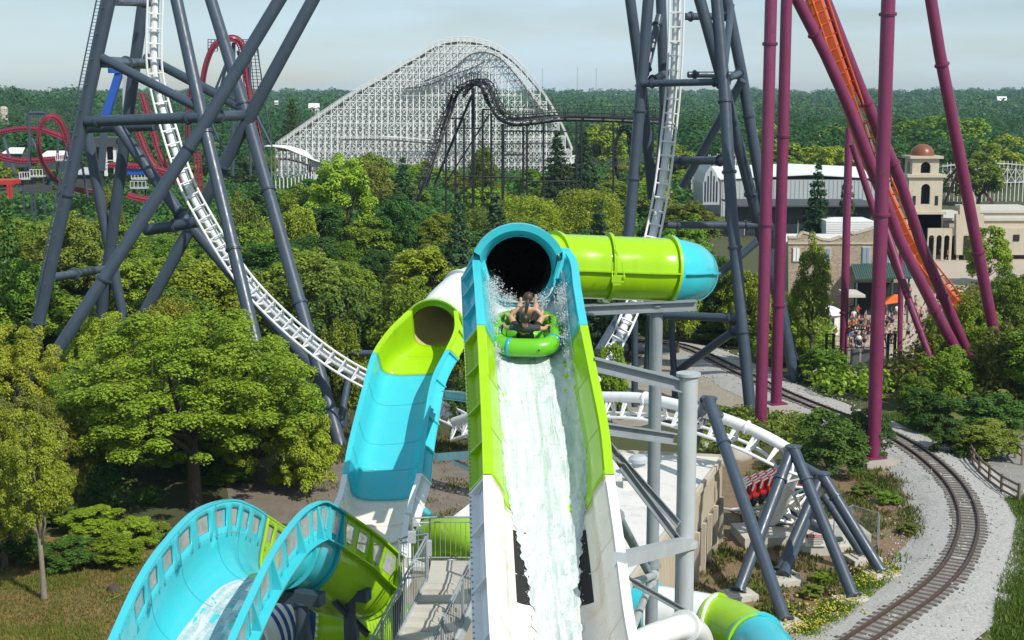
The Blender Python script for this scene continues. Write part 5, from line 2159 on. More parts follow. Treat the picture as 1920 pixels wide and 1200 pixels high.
def btrack(pts, gauge=1.5, sp=.18, step=1.8):
    q = spline([P(*p) for p in pts], 5)
    ra, rb = [], []
    for i in range(len(q)):
        t = (q[min(i + 1, len(q) - 1)] - q[max(i - 1, 0)])
        h = V((t.y, -t.x, 0))
        if h.length < .2 * t.length: h = V((.35, -1, 0))
        h.normalize()
        ra.append(q[i] + h * gauge / 2)
        rb.append(q[i] - h * gauge / 2)
    m = MB()
    for a in (ra, rb): m.path(a, .09, 6)
    m.path([p - V((0, 0, .55)) for p in q], .24, 8)
    m.build('track', M[BK], bc)
    m = MB()
    L = 0
    for i in range(0, len(q), 2):
        m.bar(ra[i], rb[i], .14, .14)
        m.bar(ra[i], q[i] - V((0, 0, .55)), .1, .1)
        m.bar(rb[i], q[i] - V((0, 0, .55)), .1, .1)
    m.build('crossties', M[BK], bc, smooth=False)
    m = MB()
    for a in (ra, rb):
        m.path([p + V((0, 0, 1.1)) for p in a], .035, 5)
        for i in range(0, len(q), 2): m.bar(a[i], a[i] + V((0, 0, 1.1)), .06, .06)
    m.build('handrail', M[BK], bc)
    return q


btrack([(782, 372, 203), (800, 322, 204), (822, 262, 206), (842, 208, 208), (856, 172, 209), (872, 156, 210), (888, 150, 210), (905, 160, 210), (918, 190, 209), (935, 215, 208), (962, 226, 207), (1005, 224, 208), (1060, 218, 210), (1150, 220, 212), (1245, 224, 214)])
btrack([(868, 175, 215), (885, 155, 215), (902, 148, 214), (918, 156, 213), (932, 188, 212), (950, 213, 211), (985, 215, 212), (1040, 211, 214), (1150, 213, 216), (1245, 216, 218)], 1.3)
btrack([(1160, 330, 214), (1152, 290, 214), (1158, 252, 214), (1170, 236, 214), (1182, 250, 215), (1188, 300, 216)], 1.3)
m = MB()
for sx in (-10,):
    a, b = P(800 + sx + 10, 350, 204), P(858 + sx, 178, 209)
    a2, b2 = P(788 + sx, 345, 204), P(850 + sx, 170, 209)
    for (u0, u1, v0, v1) in ((a, b, a2, b2),):
        m.bar(u0, u1, .28, .28)
        for i in range(24):
            f, g_ = i / 24, (i + .5) / 24
            m.bar(u0.lerp(u1, f), v0.lerp(v1, g_), .10, .10)
            m.bar(v0.lerp(v1, g_), u0.lerp(u1, (i + 1) / 24), .10, .10)
m.build('lift_lattice', M[BK], bc, smooth=False)
for (px, t_, b_) in ((836, 222, 470), (854, 224, 470), (870, 222, 470), (886, 165, 470), (888.5, 165, 470), (905, 205, 470), (921, 212, 470), (943, 232, 470), (981, 238, 470), (988, 232, 470), (1019, 226, 470), (1081, 226, 470), (1090, 226, 470), (1150, 226, 470), (1225, 228, 470)):
    leg(bc, [(px, t_, YB), (px, b_, YB)], .15 if px not in (943,) else .24, BK, name='support_post', n=6)
for (x0, y0, x1, y1) in ((836, 222, 870, 222), (943, 236, 982, 236), (987, 230, 1020, 230), (943, 246, 985, 246), (855, 240, 905, 241), (905, 205, 942, 206), (988, 246, 1090, 247), (855, 330, 975, 333), (988, 340, 1088, 340), (943, 290, 981, 290)):
    leg(bc, [(x0, y0, YB), (x1, y1, YB)], .13, BK, name='crossbar', n=6)
leg(bc, [(918, 214, YB), (830, 352, YB)], .13, BK, name='brace', n=6)
leg(bc, [(885, 178, YB), (815, 345, YB + 4)], .2, BK, name='brace', n=6)
m = MB()
for (x, y) in ((848, 176), (856, 168), (868, 160), (905, 172), (915, 182)):
    p = P(x, y, 208)
    m.box(p + V((0, 0, -.2)), (2.2, 2.6, .1))
    for dx in (-1, 0, 1):
        m.bar(p + V((dx, -1.2, 0)), p + V((dx, -1.2, 1.2)), .07, .07)
    m.bar(p + V((-1, -1.2, 1.2)), p + V((1, -1.2, 1.2)), .07, .07)
m.build('service_platform', M[BK], bc, smooth=False)

# ---- great white timber coaster
YW = 392
prof = [(a_ - 7, b_) for a_, b_ in [(528, 274), (545, 262), (565, 248), (600, 224), (640, 197), (680, 172), (720, 149), (760, 124), (795, 104), (822, 87), (845, 79), (870, 76), (897, 78), (922, 84), (945, 95), (968, 112), (990, 134), (1012, 160), (1032, 188), (1050, 218), (1066, 250), (1080, 285)]]
wc = thing('timber_coaster', 'huge white timber roller coaster hill rising above the treetops', 'timber coaster', P(800, 285, YW))
tops = [P(a, b, YW) for a, b in prof]
xs_ = [p.x for p in tops]
zs_ = [p.z for p in tops]


def top_z(x): return float(np.interp(x, xs_, zs_))


x = xs_[0]
bay = 1.75
stations = []
while x < xs_[-1]:
    stations.append(x)
    x += bay
lev = 1.9
LY = (387.5, 389.8, 392.4, 395.0, 397.6)
WT = .185
prev = None
nb = 0
rest = MB()
rr_ = random.Random(4)
for k, x in enumerate(stations):
    z1 = top_z(x)
    z2 = top_z(x + bay)
    m = MB()
    for yy in LY:
        m.bar((x, yy, -.5), (x, yy, z1), WT, WT, up=(0, 1, 0))
        zc = z1 % lev
        z = .3
        while z < min(z1, z2) + .2:
            m.bar((x, yy, z), (x + bay, yy, z), WT * .7, WT * 1.0)
            if z + lev < min(z1, z2) + .6:
                if yy == LY[0] or yy == LY[2]:
                    m.bar((x, yy - .1, z), (x + bay, yy - .1, z + lev), WT * .6, WT * .8)
                    m.bar((x, yy + .25, z + lev), (x + bay, yy + .25, z), WT * .6, WT * .8)
                    z += lev
                    continue
                if (k + int(z / lev)) % 2: m.bar((x, yy + .1, z), (x + bay, yy + .1, z + lev), WT * .6, WT * .8)
                else: m.bar((x, yy + .1, z + lev), (x + bay, yy + .1, z), WT * .6, WT * .8)
            z += lev
    z = .3
    while z < z1:
        m.bar((x, LY[0], z), (x, LY[-1], z), WT * .7, WT * .8)
        z += lev * 1.0
    # outrigger batter posts
    m.bar((x, LY[0] - z1 * .16, -.5), (x, LY[0], z1 * .9), WT * .9, WT * .9, up=(0, 1, 0))
    z = lev * 2
    while z < z1 * .75:
        yb = LY[0] - (z1 * .16) * (1 - z / (z1 * .9))
        m.bar((x, yb, z), (x, LY[0], z), WT * .6, WT * .6)
        m.bar((x, yb, z), (x + bay, yb, z), WT * .5, WT * .7)
        z += lev * 2
    m.build('trestle_bent', M['white_wood'], wc, smooth=False)
for (ya, yb, dz) in ((389.0, 391.4, .0), (394.2, 396.6, .0)):
    m = MB()
    rows = [[V((x, ya, top_z(x) - .3)), V((x, yb, top_z(x) - .3)), V((x, yb, top_z(x) - .75)), V((x, ya, top_z(x) - .75))] for x in np.linspace(xs_[0], xs_[-1], 90)]
    m.grid(rows, True)
    m.build('track_bed', M['dark_walk'], wc, ang=30)
m = MB()
for yy in (388.2, 392.2, 393.6, 397.3):
    m.path([V((x, yy, top_z(x) + 1.0)) for x in np.linspace(xs_[0], xs_[-1], 90)], .07, 5)
    m.path([V((x, yy, top_z(x) + .5)) for x in np.linspace(xs_[0], xs_[-1], 90)], .05, 5)
    for x in stations: m.bar((x, yy, top_z(x) - .6), (x, yy, top_z(x) + 1.05), .09, .09, up=(0, 1, 0))
m.build('handrail', M['white_wood'], wc, smooth=False)
# return track weaving through the frame on the right slope and the inner dip
for (pts, Y) in (([(795, 152), (830, 140), (858, 122), (880, 104), (905, 98), (935, 108), (962, 135), (985, 165), (1010, 200), (1040, 238)], 386.5), ([(760, 124 + 42), (800, 160), (850, 140), (885, 128), (910, 115)], 386.0), ([(640, 262), (720, 262), (800, 268), (900, 270), (1050, 268)], 381)):
    q_ = spline([P(a, b, Y) for a, b in pts], 5)
    m = MB()
    m.path(q_, 1, sq=(1.6, .35))
    m.build('track_bed', M['dark_walk'], wc, ang=30)
    m = MB()
    for dy in (-.9, .9):
        m.path([p + V((0, dy, .9)) for p in q_], .07, 5)
        for p in q_[::2]: m.bar(p + V((0, dy, -.3)), p + V((0, dy, .95)), .08, .08, up=(0, 1, 0))
    m.build('handrail', M['white_wood'], wc, smooth=False)
# ---- low white trestle behind the bell tower and near the warehouse
def low_trestle(label, px0, px1, Y, ytop, ybot):
    a, b = P(px0, ytop, Y), P(px1, ytop, Y)
    t = thing('timber_trestle', label, 'timber trestle', (a.x, a.y, 0), 'low white trestles')
    zb = P(px0, ybot, Y).z
    n = int((b.x - a.x) / 1.7)
    m, r_ = MB(), MB()
    for i in range(n + 1):
        x = a.x + (b.x - a.x) * i / n
        z = a.z + .9 * math.sin(i * .23)
        for yy in (Y, Y + 2.5):
            m.bar((x, yy, 0), (x, yy, z), .14, .14, up=(0, 1, 0))
            if i < n:
                m.bar((x, yy, zb), (x + 1.7, yy, z), .1, .1)
                m.bar((x, yy, z), (x + 1.7, yy, zb), .1, .1)
                m.bar((x, yy, zb), (x + 1.7, yy, zb), .1, .12)
                r_.bar((x, yy, z + .9), (x + 1.7, yy, z + .9 + .9 * (math.sin((i + 1) * .23) - math.sin(i * .23))), .1, .1)
            r_.bar((x, yy, z), (x, yy, z + 1.5), .1, .1, up=(0, 1, 0))
    m.build('trestle', M['white_wood'], t, smooth=False)
    r_.build('handrail', M['white_wood'], t, smooth=False)
    d = MB()
    d.path([V((a.x + (b.x - a.x) * i / 40, Y + 1.2, a.z + .9 * math.sin(i / 40 * n * .23))) for i in range(41)], 1, sq=(1.7, .25))
    d.build('track_bed', M['dark_walk'], t, smooth=False)


low_trestle('low white timber trestle of a coaster behind the bell tower', 1752, 1935, 300, 322, 342)
low_trestle('low white timber trestle left of the grey warehouse', 1300, 1395, 310, 306, 318)

# ---- white canopy over a curved turn below the timber coaster
cv = thing('track_canopy', 'white curved canopy with a red rim among trees left of the timber coaster', 'canopy', P(555, 300, 300))
pts = spline([P(508, 273, 296), P(530, 274, 294), P(552, 279, 293), P(572, 288, 292), P(588, 300, 292), P(596, 313, 293)], 6)
rows, rim = [], []
for i, p in enumerate(pts):
    t = (pts[min(i + 1, len(pts) - 1)] - pts[max(i - 1, 0)])
    t.z = 0
    t.normalize()
    n = V((t.y, -t.x, 0))
    rows.append([p + n * a + V((0, 0, -.12 * a * a * .4)) for a in (-2.2, -1.2, 0, 1.2, 2.2)])
    rim.append(p + n * -2.1 + V((0, 0, -.9)))
m = MB()
m.grid(rows)
m.build('roof', M['white_paint'], cv, solid=.2)
m = MB()
m.path(rim, 1, sq=(.5, .5))
m.path([p + V((0, 0, -2)) for p in rim], 1, sq=(.4, .35))
m.build('rim', M['red_paint'], cv, smooth=False)
m = MB()
for p in pts[::2]:
    m.bar((p.x, p.y, 0), p, .2, .2, up=(0, 1, 0))
m.parts('post', M['white_wood'], cv, smooth=False)

# ---- red looping coaster at the left
YR = 245
rc = thing('roller_coaster', 'dark red looping coaster with a round loop and a tall lift arch at the left', 'roller coaster', G(100, 400))


def rtrack(pts, w_=1.3, r_=.30, mk='pink', tie=True, flat=None):
    q = spline([P(*p) for p in pts], 6)
    m = MB()
    ra, rb = [], []
    for i in range(len(q)):
        t = (q[min(i + 1, len(q) - 1)] - q[max(i - 1, 0)]).normalized()
        h = t.cross(V((0, 1, 0)))
        h = V((0, 1, 0)) * .75 + h.normalized() * .66 if h.length > .1 else V((1, 0, 0))
        h.normalize()
        ra.append(q[i] + h * w_ / 2)
        rb.append(q[i] - h * w_ / 2)
    m.path(q, r_, 8)
    m.build('track', M[mk], rc)
    m = MB()
    m.path(ra, .12, 6)
    m.path(rb, .12, 6)
    for i in range(0, len(q), 1):
        m.bar(ra[i], rb[i], .2, .16)
    m.build('rails', M[mk], rc)
    return q


rtrack([(200, 366, 250), (172, 360, 249), (140, 354, 247), (108, 340, 245), (84, 312, 243), (72, 275, 242), (75, 240, 242), (90, 220, 242), (106, 222, 243), (118, 240, 244), (127, 268, 245), (131, 300, 247)])
rtrack([(-15, 252, 262), (10, 246, 261), (40, 241, 260), (75, 243, 259), (100, 250, 258), (120, 258, 258)], 1.2)
rtrack([(-15, 285, 256), (10, 296, 255), (40, 301, 254), (80, 300, 254), (120, 296, 254)], 1.2)
rtrack([(246, 168, 252), (244, 190, 252), (252, 225, 252), (265, 262, 252), (280, 296, 252), (300, 322, 252), (325, 338, 254), (360, 345, 256)])
rtrack([(265, 175, 256), (276, 210, 256), (288, 250, 256), (298, 285, 256), (312, 315, 256)], 1.2)
rtrack([(351, 275, 250), (351, 215, 250), (354, 178, 250), (360, 164, 250), (364, 180, 250)], 1.1)
rtrack([(379, 165, 248), (382, 140, 248), (389, 112, 248), (400, 88, 248), (416, 76, 248), (438, 72, 248), (452, 84, 249), (459, 115, 250), (464, 155, 250), (472, 205, 250), (484, 268, 250), (488, 285, 250)], 1.6, .38)
rtrack([(370, 285, 246), (372, 320, 246), (374, 362, 246)], 1.4, .2)
rtrack([(205, 309, 236), (235, 311, 236), (268, 312, 236), (300, 318, 238), (335, 330, 240)], 1.1)
rtrack([(240, 366, 236), (262, 372, 236), (292, 376, 236)], 1.2)
for (a, b, r_) in (((438, 80, 249), (436, 330, 249), .35), ((404, 168, 249), (424, 118, 249), .22), ((397, 232, 252), (424, 125, 250), .25), ((445, 95, 251), (495, 280, 251), .2), ((482, 90, 251), (510, 275, 251), .12), ((480, 215, 249), (508, 272, 249), .25),
                   ((54, 212, 244), (58, 365, 244), .28), ((54, 212, 244), (84, 212, 244), .28), ((84, 212, 244), (84, 225, 244), .2), ((6, 258, 258), (40, 360, 250), .25), ((108, 260, 256), (108, 345, 256), .25), ((60, 260, 250), (100, 350, 244), .25), ((55, 310, 246), (25, 350, 246), .22), ((352, 200, 250), (352, 340, 250), .22),
                   ((340, 195, 251), (335, 215, 251), .2), ((397, 232, 252), (422, 290, 252), .2), ((468, 90, 250), (470, 330, 250), .25), ((150, 290, 247), (165, 370, 247), .22)):
    leg(rc, [a, b], r_, 'steel_blue', name='support', n=8, foot=None)
m = MB()
for (x0, x1, y0, y1) in ((462, 484, 92, 168), (390, 408, 74, 96), (452, 466, 74, 90)):
    a = [P(x0, y0, 251), P(x1, y0, 251), P(x1 + (8 if x0 == 462 else 0), y1, 251), P(x0 + (6 if x0 == 462 else 0), y1, 251)]
    n = 12 if x0 == 462 else 4
    for i in range(n + 1):
        f = i / n
        m.bar(a[0].lerp(a[3], f), a[1].lerp(a[2], f), .10, .10)
    for i in range(4):
        f = i / 3
        m.bar(a[0].lerp(a[1], f), a[3].lerp(a[2], f), .12, .12, up=(0, 1, 0))
m.build('service_walkway', M['black_steel'], rc, smooth=False)
# ---------------------------------------------------------------- rides and sheds at the far left
Yb = 240
p = P(205, 215, Yb)
br = thing('tower_ride', 'bright blue leaning ride arm behind the left steel tower', 'ride', (p.x, p.y, 0))
m = MB()
m.path([P(197, 222, Yb), P(224, 136, Yb)], .85, 1, sq=(1.2, 1.2))
m.build('arm', M['blue_paint'], br, smooth=False)
m = MB()
m.box(P(217, 131, Yb), (2.2, 1.8, 1.1))
m.box(P(212, 133, Yb - 1), (.8, .5, .7))
m.build('head', M['blue_paint'], br, smooth=False)
m = MB()
m.path([P(237, 210, Yb), P(237, 140, Yb)], 1, sq=(1.0, 1.0), up0=(0, 1, 0))
m.build('mast', M['grey_metal'], br, smooth=False)
m = MB()
m.path([P(197, 222, Yb), P(190, 320, Yb)], 1, sq=(1.0, 1.0), up0=(0, 1, 0))
m.build('lower_arm', M['steel_blue'], br, smooth=False)
m = MB()
for k in range(9):
    c = P(242 + k * 5.5, 322, Yb - 4)
    m.box(c, (.42, .5, 1.1))
    m.box(c + V((0, -.3, -.4)), (.42, .5, .14))
m.build('seat_row', M['blue_paint'], br, smooth=False)


def block(name, label, cat, parts, base, group=None):
    t = thing(name, label, cat, base, group)
    for (nm, mat, fn) in parts:
        m = MB()
        fn(m)
        if nm in ('column', 'post', 'support', 'roof'): m.parts(nm, M[mat], t, smooth=False)
        else: m.build(nm, M[mat], t, smooth=False)
    return t


def wbox(px0, px1, y0, y1, Y, dep):
    """box whose front face spans the photo rectangle at distance Y"""
    a, b = P(px0, y1, Y), P(px1, y0, Y)
    return ((a.x + b.x) / 2, Y + dep / 2, (a.z + b.z) / 2), (b.x - a.x, dep, b.z - a.z)


def wb(m, *a): m.box(*wbox(*a))


block('ride_station', 'dark roofed grey ride station on white columns behind the left tower', 'building', [
    ('roof', 'grey_wall', lambda m: (wb(m, 166, 226, 258, 272, 262, 9), wb(m, 162, 229, 271, 275, 261.5, 10))),
    ('column', 'white_paint', lambda m: [wb(m, x, x + 3, 275, 330, 262, .4) for x in (176, 196, 214, 221)]),
    ('wall', 'grey_wall', lambda m: wb(m, 170, 213, 276, 325, 268, 3)),
    ('railing', 'white_paint', lambda m: [wb(m, 168, 224, y, y + 1.2, 261.6, .1) for y in (300, 306, 312)])], P(195, 330, 264))
for (lb, x0, x1, y0, y1, Y, rm) in (('white roofed shed beside the loop of the red coaster', 4, 42, 277, 300, 300, 'white_paint'), ('long white roofed pavilion inside the red loop', 74, 135, 286, 304, 290, 'white_paint'),
                                    ('low grey hut under the ladder leg', 140, 178, 316, 340, 256, 'grey_metal')):
    block('shed', lb, 'building', [('wall', 'grey_wall', lambda m: wb(m, x0 + 2, x1 - 2, (y0 + y1) / 2, y1 + 14, Y + .6, 6)),
                                    ('roof', rm, lambda m: (lambda a, b: m.prism([a, b, b + V((-.6, 3.4, 1.0)), a + V((.6, 3.4, 1.0))], .25))(P(x0, (y0 + y1) / 2, Y), P(x1, (y0 + y1) / 2, Y)))], P(x0, y1, Y))
block('queue_awning', 'red awning and red frame at the left edge beyond the golden tree', 'awning', [
    ('roof', 'red_paint', lambda m: wb(m, -20, 23, 338, 346, 238, 5)),
    ('post', 'red_paint', lambda m: [wb(m, x, x + 2.2, 346, 372, 238, .3) for x in (-4, 14, 19)])], P(5, 370, 238))
block('garden_wall', 'dark grey low wall along the waterside under the red loop', 'wall', [('wall', 'grey_wall', lambda m: wb(m, 44, 96, 347, 361, 236, .5))], P(70, 360, 236))
pale = [(50, 335, 20), (72, 330, 24), (115, 300, 14), (262, 352, 30), (262, 335, 26)]
for i, (x, y, w_) in enumerate(pale):
    a = P(x, y, 243)
    block('ride_platform', ['pale platform by the waterside wall', 'pale platform with rails under the red loop', 'small pale platform inside the red loop', 'grey platform under the blue seats', 'white railed platform behind the blue seats'][i], 'platform',
          [('deck', 'grey_metal', lambda m: m.box((a.x, 243, a.z), (w_ * .09, 2, .3))), ('railing', 'white_paint', lambda m: [m.box((a.x + k * w_ * .0225, 242, a.z + .6), (.08, .08, 1.2)) for k in (-2, -1, 0, 1, 2)] + [m.box((a.x, 242, a.z + 1.2), (w_ * .09, .08, .08))]),
           ('support', 'steel_blue', lambda m: [m.box((a.x + s * w_ * .035, 243, a.z / 2), (.25, .25, a.z)) for s in (-1, 1)])], (a.x, 243, 0))
p = P(7, 208, 700)
tk = MB()
tk.lathe((p.x, p.y, hill_z(p.x, p.y)), [(2.0, 0), (2.0, p.z - hill_z(p.x, p.y) + 1), (1.6, p.z - hill_z(p.x, p.y) + 2), (.1, p.z - hill_z(p.x, p.y) + 2.4)], 16)
tag(tk.build('storage_silo', M['stucco'], ang=30), 'small cream silo in the forest at the left edge', 'silo')
# maroon shed in the wood
block('shed', 'shed with a maroon roof glimpsed through the trees left of the lime tunnel', 'building', [
    ('roof', 'red_roof', lambda m: m.prism([P(655, 638, 108), P(722, 638, 108), P(718, 592, 114), P(664, 592, 114)], .2)),
    ('wall', 'grey_wall', lambda m: wb(m, 658, 720, 640, 668, 108.3, 5)), ('fascia', 'red_paint', lambda m: wb(m, 655, 722, 634, 640, 107.9, .15))], P(690, 660, 108))

# ---------------------------------------------------------------- warehouse and the dark frontage
Yh = 262
wh = thing('warehouse', 'large pale grey metal warehouse with a shallow white roof on the right', 'building', P(1480, 400, Yh))
a, b = P(1352, 384, Yh), P(1668, 384, Yh)
ze = P(1500, 337, Yh).z
zt = P(1480, 309, Yh + 28).z
m = MB()
m.box(((a.x + b.x) / 2, Yh + 14, ze / 2), (b.x - a.x, 28, ze))
m.build('wall', M['grey_metal'], wh, smooth=False)
m = MB()
n_ = int((b.x - a.x) / .8)
for i in range(n_):
    m.box((a.x + .4 + i * .8, Yh - .04, ze / 2), (.22, .08, ze - .1))
m.build('wall_ribs', M['grey_metal'], wh, smooth=False)
m = MB()
rx = P(1482, 309, Yh + 28).x
m.add([(a.x - .3, Yh - .4, ze + .02), (rx - 2, Yh - .4, ze + .9), (b.x + .3, Yh - .4, ze + .02), (b.x + .3, Yh + 29, ze + .9), (rx, Yh + 29, zt), (a.x - .3, Yh + 29, ze + .9)], [(0, 1, 4, 5), (1, 2, 3, 4)])
m.build('roof', M['white_paint'], wh, smooth=False, solid=.2)
gs = thing('ticket_pavilion', 'grey glazed pavilion with a pointed curved front left of the warehouse', 'building', P(1332, 385, 250))
m = MB()
pv = [P(x, y, 250) for x, y in ((1318, 384), (1318, 345), (1323, 325), (1333, 310), (1343, 325), (1349, 345), (1349, 384))]
k = len(pv)
m.add(pv + [p + V((0, 14, 0)) for p in pv], [tuple(range(k))[::-1], tuple(range(k, 2 * k))] + [(i, (i + 1) % k, k + (i + 1) % k, k + i) for i in range(k)])
m.build('shell', M['grey_metal'], gs, smooth=False)
m = MB()
for i in range(5):
    x0 = 1321 + i * 5.4
    m.box(*wbox(x0, x0 + 3.2, 340 - 10 * (2 - abs(i - 2)), 378, 249.9, .2))
m.parts('window', M['glass_dark'], gs, smooth=False)
block('banner', 'red banner board at the left foot of the warehouse', 'sign', [('board', 'red_paint', lambda m: wb(m, 1382, 1403, 374, 383, 244, .2)), ('post', 'grey_metal', lambda m: [wb(m, x, x + 1, 383, 400, 244.1, .1) for x in (1385, 1399)]),
                                                                         ('band', 'white_paint', lambda m: wb(m, 1383, 1402, 380, 381.4, 243.9, .05))], P(1392, 390, 244))
Yd = 222
dk = thing('arcade_building', 'long dark fronted building in front of the grey warehouse', 'building', P(1500, 425, Yd))
a, b = P(1380, 426, Yd), P(1640, 426, Yd)
zd = P(1500, 386, Yd).z
m = MB()
m.box(((a.x + b.x) / 2, Yd + 6, zd / 2), (b.x - a.x, 12, zd))
m.build('wall', M['grey_wall'], dk, smooth=False)
m = MB()
m.box(((a.x + b.x) / 2, Yd + 5, zd + .12), (b.x - a.x + 1.2, 14.5, .25))
m.build('roof', M['grey_wall'], dk, smooth=False)
for i in range(9):
    x = a.x + 1.2 + i * (b.x - a.x - 2.4) / 9
    m = MB()
    m.box((x + 1.1, Yd - .03, 1.6), (1.9, .1, 2.4))
    f_ = m.build('window', M['glass_dark'], dk, smooth=False)
    m = MB()
    for dx in (-.98, .98): m.box((x + 1.1 + dx, Yd - .1, 1.6), (.12, .14, 2.5))
    m.build('frame', M['stucco' if i % 3 == 0 else 'grey_wall'], f_, smooth=False)

# ---------------------------------------------------------------- bell tower (mission style)
Yt = 192
pb_ = P(1731, 475, Yt)
bt = thing('bell_tower', 'cream mission bell tower with a copper dome and arched openings', 'tower', (pb_.x, Yt, 0))


def arch_wall(m, cx, y, z0, z1, wid, ow, oz0, oz1, th=.35, axis='x', n=10):
    """wall panel with an arched opening (front plane at y)"""
    hw_ = wid / 2
    r = ow / 2
    prof_ = [(-r, oz0), (-r, oz1 - r)] + [(-r * math.cos(math.pi * i / n), oz1 - r + r * math.sin(math.pi * i / n)) for i in range(1, n)] + [(r, oz1 - r), (r, oz0)]

    def pt(a, z, d):
        return V((cx + a, y + d, z)) if axis == 'x' else V((cx + d, y + a, z))
    # left jamb, right jamb, head, sill
    polys = [[(-hw_, z0), (-r, z0), (-r, oz1 - r), (-hw_, oz1 - r)], [(r, z0), (hw_, z0), (hw_, oz1 - r), (r, oz1 - r)],
             [(-hw_, oz1 - r)] + prof_[1:-1] + [(hw_, oz1 - r), (hw_, z1), (-hw_, z1)]]
    if oz0 > z0 + .02: polys.append([(-r, z0), (r, z0), (r, oz0), (-r, oz0)])
    for pl in polys:
        k = len(pl)
        vs = [pt(a, z, 0) for a, z in pl] + [pt(a, z, th) for a, z in pl]
        m.add(vs, [tuple(range(k)), tuple(range(2 * k - 1, k - 1, -1))] + [(i, k + i, k + (i + 1) % k, (i + 1) % k) for i in range(k)])


def tz(y): return P(1731, y, Yt).z


wl_, wm_, wt_ = 5.1, 4.7, 3.7
x0 = pb_.x
m = MB()
zz = [0, tz(402), tz(398), tz(332), tz(328), tz(297)]
m.box((x0, Yt + wl_ / 2, zz[1] / 2), (wl_, wl_, zz[1]))
m.build('base', M['stucco'], bt, smooth=False)
m = MB()
m.box((x0, Yt + wl_ / 2, (zz[1] + zz[2]) / 2 + .05), (wl_ + .5, wl_ + .5, .35))
m.box((x0, Yt + wl_ / 2, zz[3] + .15), (wl_ + .3, wl_ + .3, .4))
m.box((x0, Yt + wl_ / 2, zz[5] + .12), (wt_ + .9, wt_ + .9, .36))
m.parts('cornice', M['stucco'], bt, smooth=False)
m = MB()
for (wd, za, zb_, ow, o0, o1) in ((wm_, zz[2], zz[3], 1.25, zz[2] + 1.1, zz[3] - .95), (wt_, zz[3] + .3, zz[5], 1.35, zz[3] + .5, zz[5] - .5)):
    yf = Yt + (wl_ - wd) / 2
    arch_wall(m, x0, yf, za, zb_, wd - .02, ow, o0, o1)
    arch_wall(m, x0, yf + wd - .35, za, zb_, wd - .02, ow, o0, o1)
    arch_wall(m, x0 - wd / 2, yf + wd / 2, za, zb_, wd - .72, ow, o0, o1, axis='y')
    arch_wall(m, x0 + wd / 2 - .35, yf + wd / 2, za, zb_, wd - .72, ow, o0, o1, axis='y')
m.build('belfry', M['stucco'], bt, smooth=False)
m = MB()
for s in (-1, 1):
    m.box((x0 + s * 1.55, Yt + .19, zz[2] + 1.6), (.45, .06, 1.3))
m.parts('window', M['dark'], bt, smooth=False)
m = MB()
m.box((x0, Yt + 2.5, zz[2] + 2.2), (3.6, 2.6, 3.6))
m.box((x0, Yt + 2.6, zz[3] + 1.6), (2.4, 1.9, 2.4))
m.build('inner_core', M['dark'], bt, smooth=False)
m = MB()
m.lathe((x0, Yt + wl_ / 2, zz[5] + .3), [(1.62, 0), (1.6, .3), (1.48, .7), (1.2, 1.12), (.8, 1.42), (.35, 1.58), (.02, 1.62)], 24)
m.build('dome', M['copper'], bt, ang=60)
# mission court buildings
ms_ = thing('mission_building', 'cream mission building with an arcade and stepped gable below the bell tower', 'building', P(1800, 475, 190))
Ym = 190
m = MB()
for i in range(5):
    cx = P(1746 + i * 14.5, 460, Ym).x
    z1 = P(1800, 428, Ym).z
    arch_wall(m, cx, Ym, 0, z1, 1.05, .75, 0.0, P(1800, 441, Ym).z, .3)
m.build('arcade', M['stucco'], ms_, smooth=False)
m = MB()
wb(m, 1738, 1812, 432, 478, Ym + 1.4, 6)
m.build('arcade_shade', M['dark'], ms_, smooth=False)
m = MB()
wb(m, 1763, 1960, 413, 430, Ym + 3, 14)
wb(m, 1815, 1960, 428, 478, Ym + .8, 8)
wb(m, 1840, 1960, 398, 416, Ym + 7, 10)
wb(m, 1700, 1766, 398, 474, Ym + 2.0, 8)
m.build('wall', M['stucco'], ms_, smooth=False)
m = MB()
wb(m, 1738, 1960, 409, 414, Ym + 2.7, 15)
wb(m, 1836, 1960, 394, 399, Ym + 6.7, 11)
m.parts('parapet', M['concrete_light'], ms_, smooth=False)
m = MB()
gx = [(1793, 478), (1793, 402), (1800, 402), (1800, 385), (1808, 385), (1808, 372), (1813, 360), (1819, 352), (1825, 360), (1830, 372), (1830, 385), (1838, 385), (1838, 402), (1845, 402), (1845, 478)]
pv = [P(a, b, Ym - .4) for a, b in gx]
k = len(pv)
m.add(pv + [p + V((0, .9, 0)) for p in pv], [tuple(range(k)), tuple(range(2 * k - 1, k - 1, -1))] + [(i, k + i, k + (i + 1) % k, (i + 1) % k) for i in range(k)])
m.build('stepped_gable', M['stucco'], ms_, smooth=False)
m = MB()
wb(m, 1806, 1832, 442, 478, Ym - .48, .1)
wb(m, 1870, 1882, 440, 452, Ym + .7, .12)
wb(m, 1900, 1912, 440, 452, Ym + .7, .12)
m.parts('doorway', M['dark'], ms_, smooth=False)

# ---------------------------------------------------------------- stone shop with green canopy
Ys = 141
ss_ = thing('stone_shop', 'two storey stone shop with a wavy parapet and a green metal canopy on the plaza', 'building', P(1590, 590, Ys))


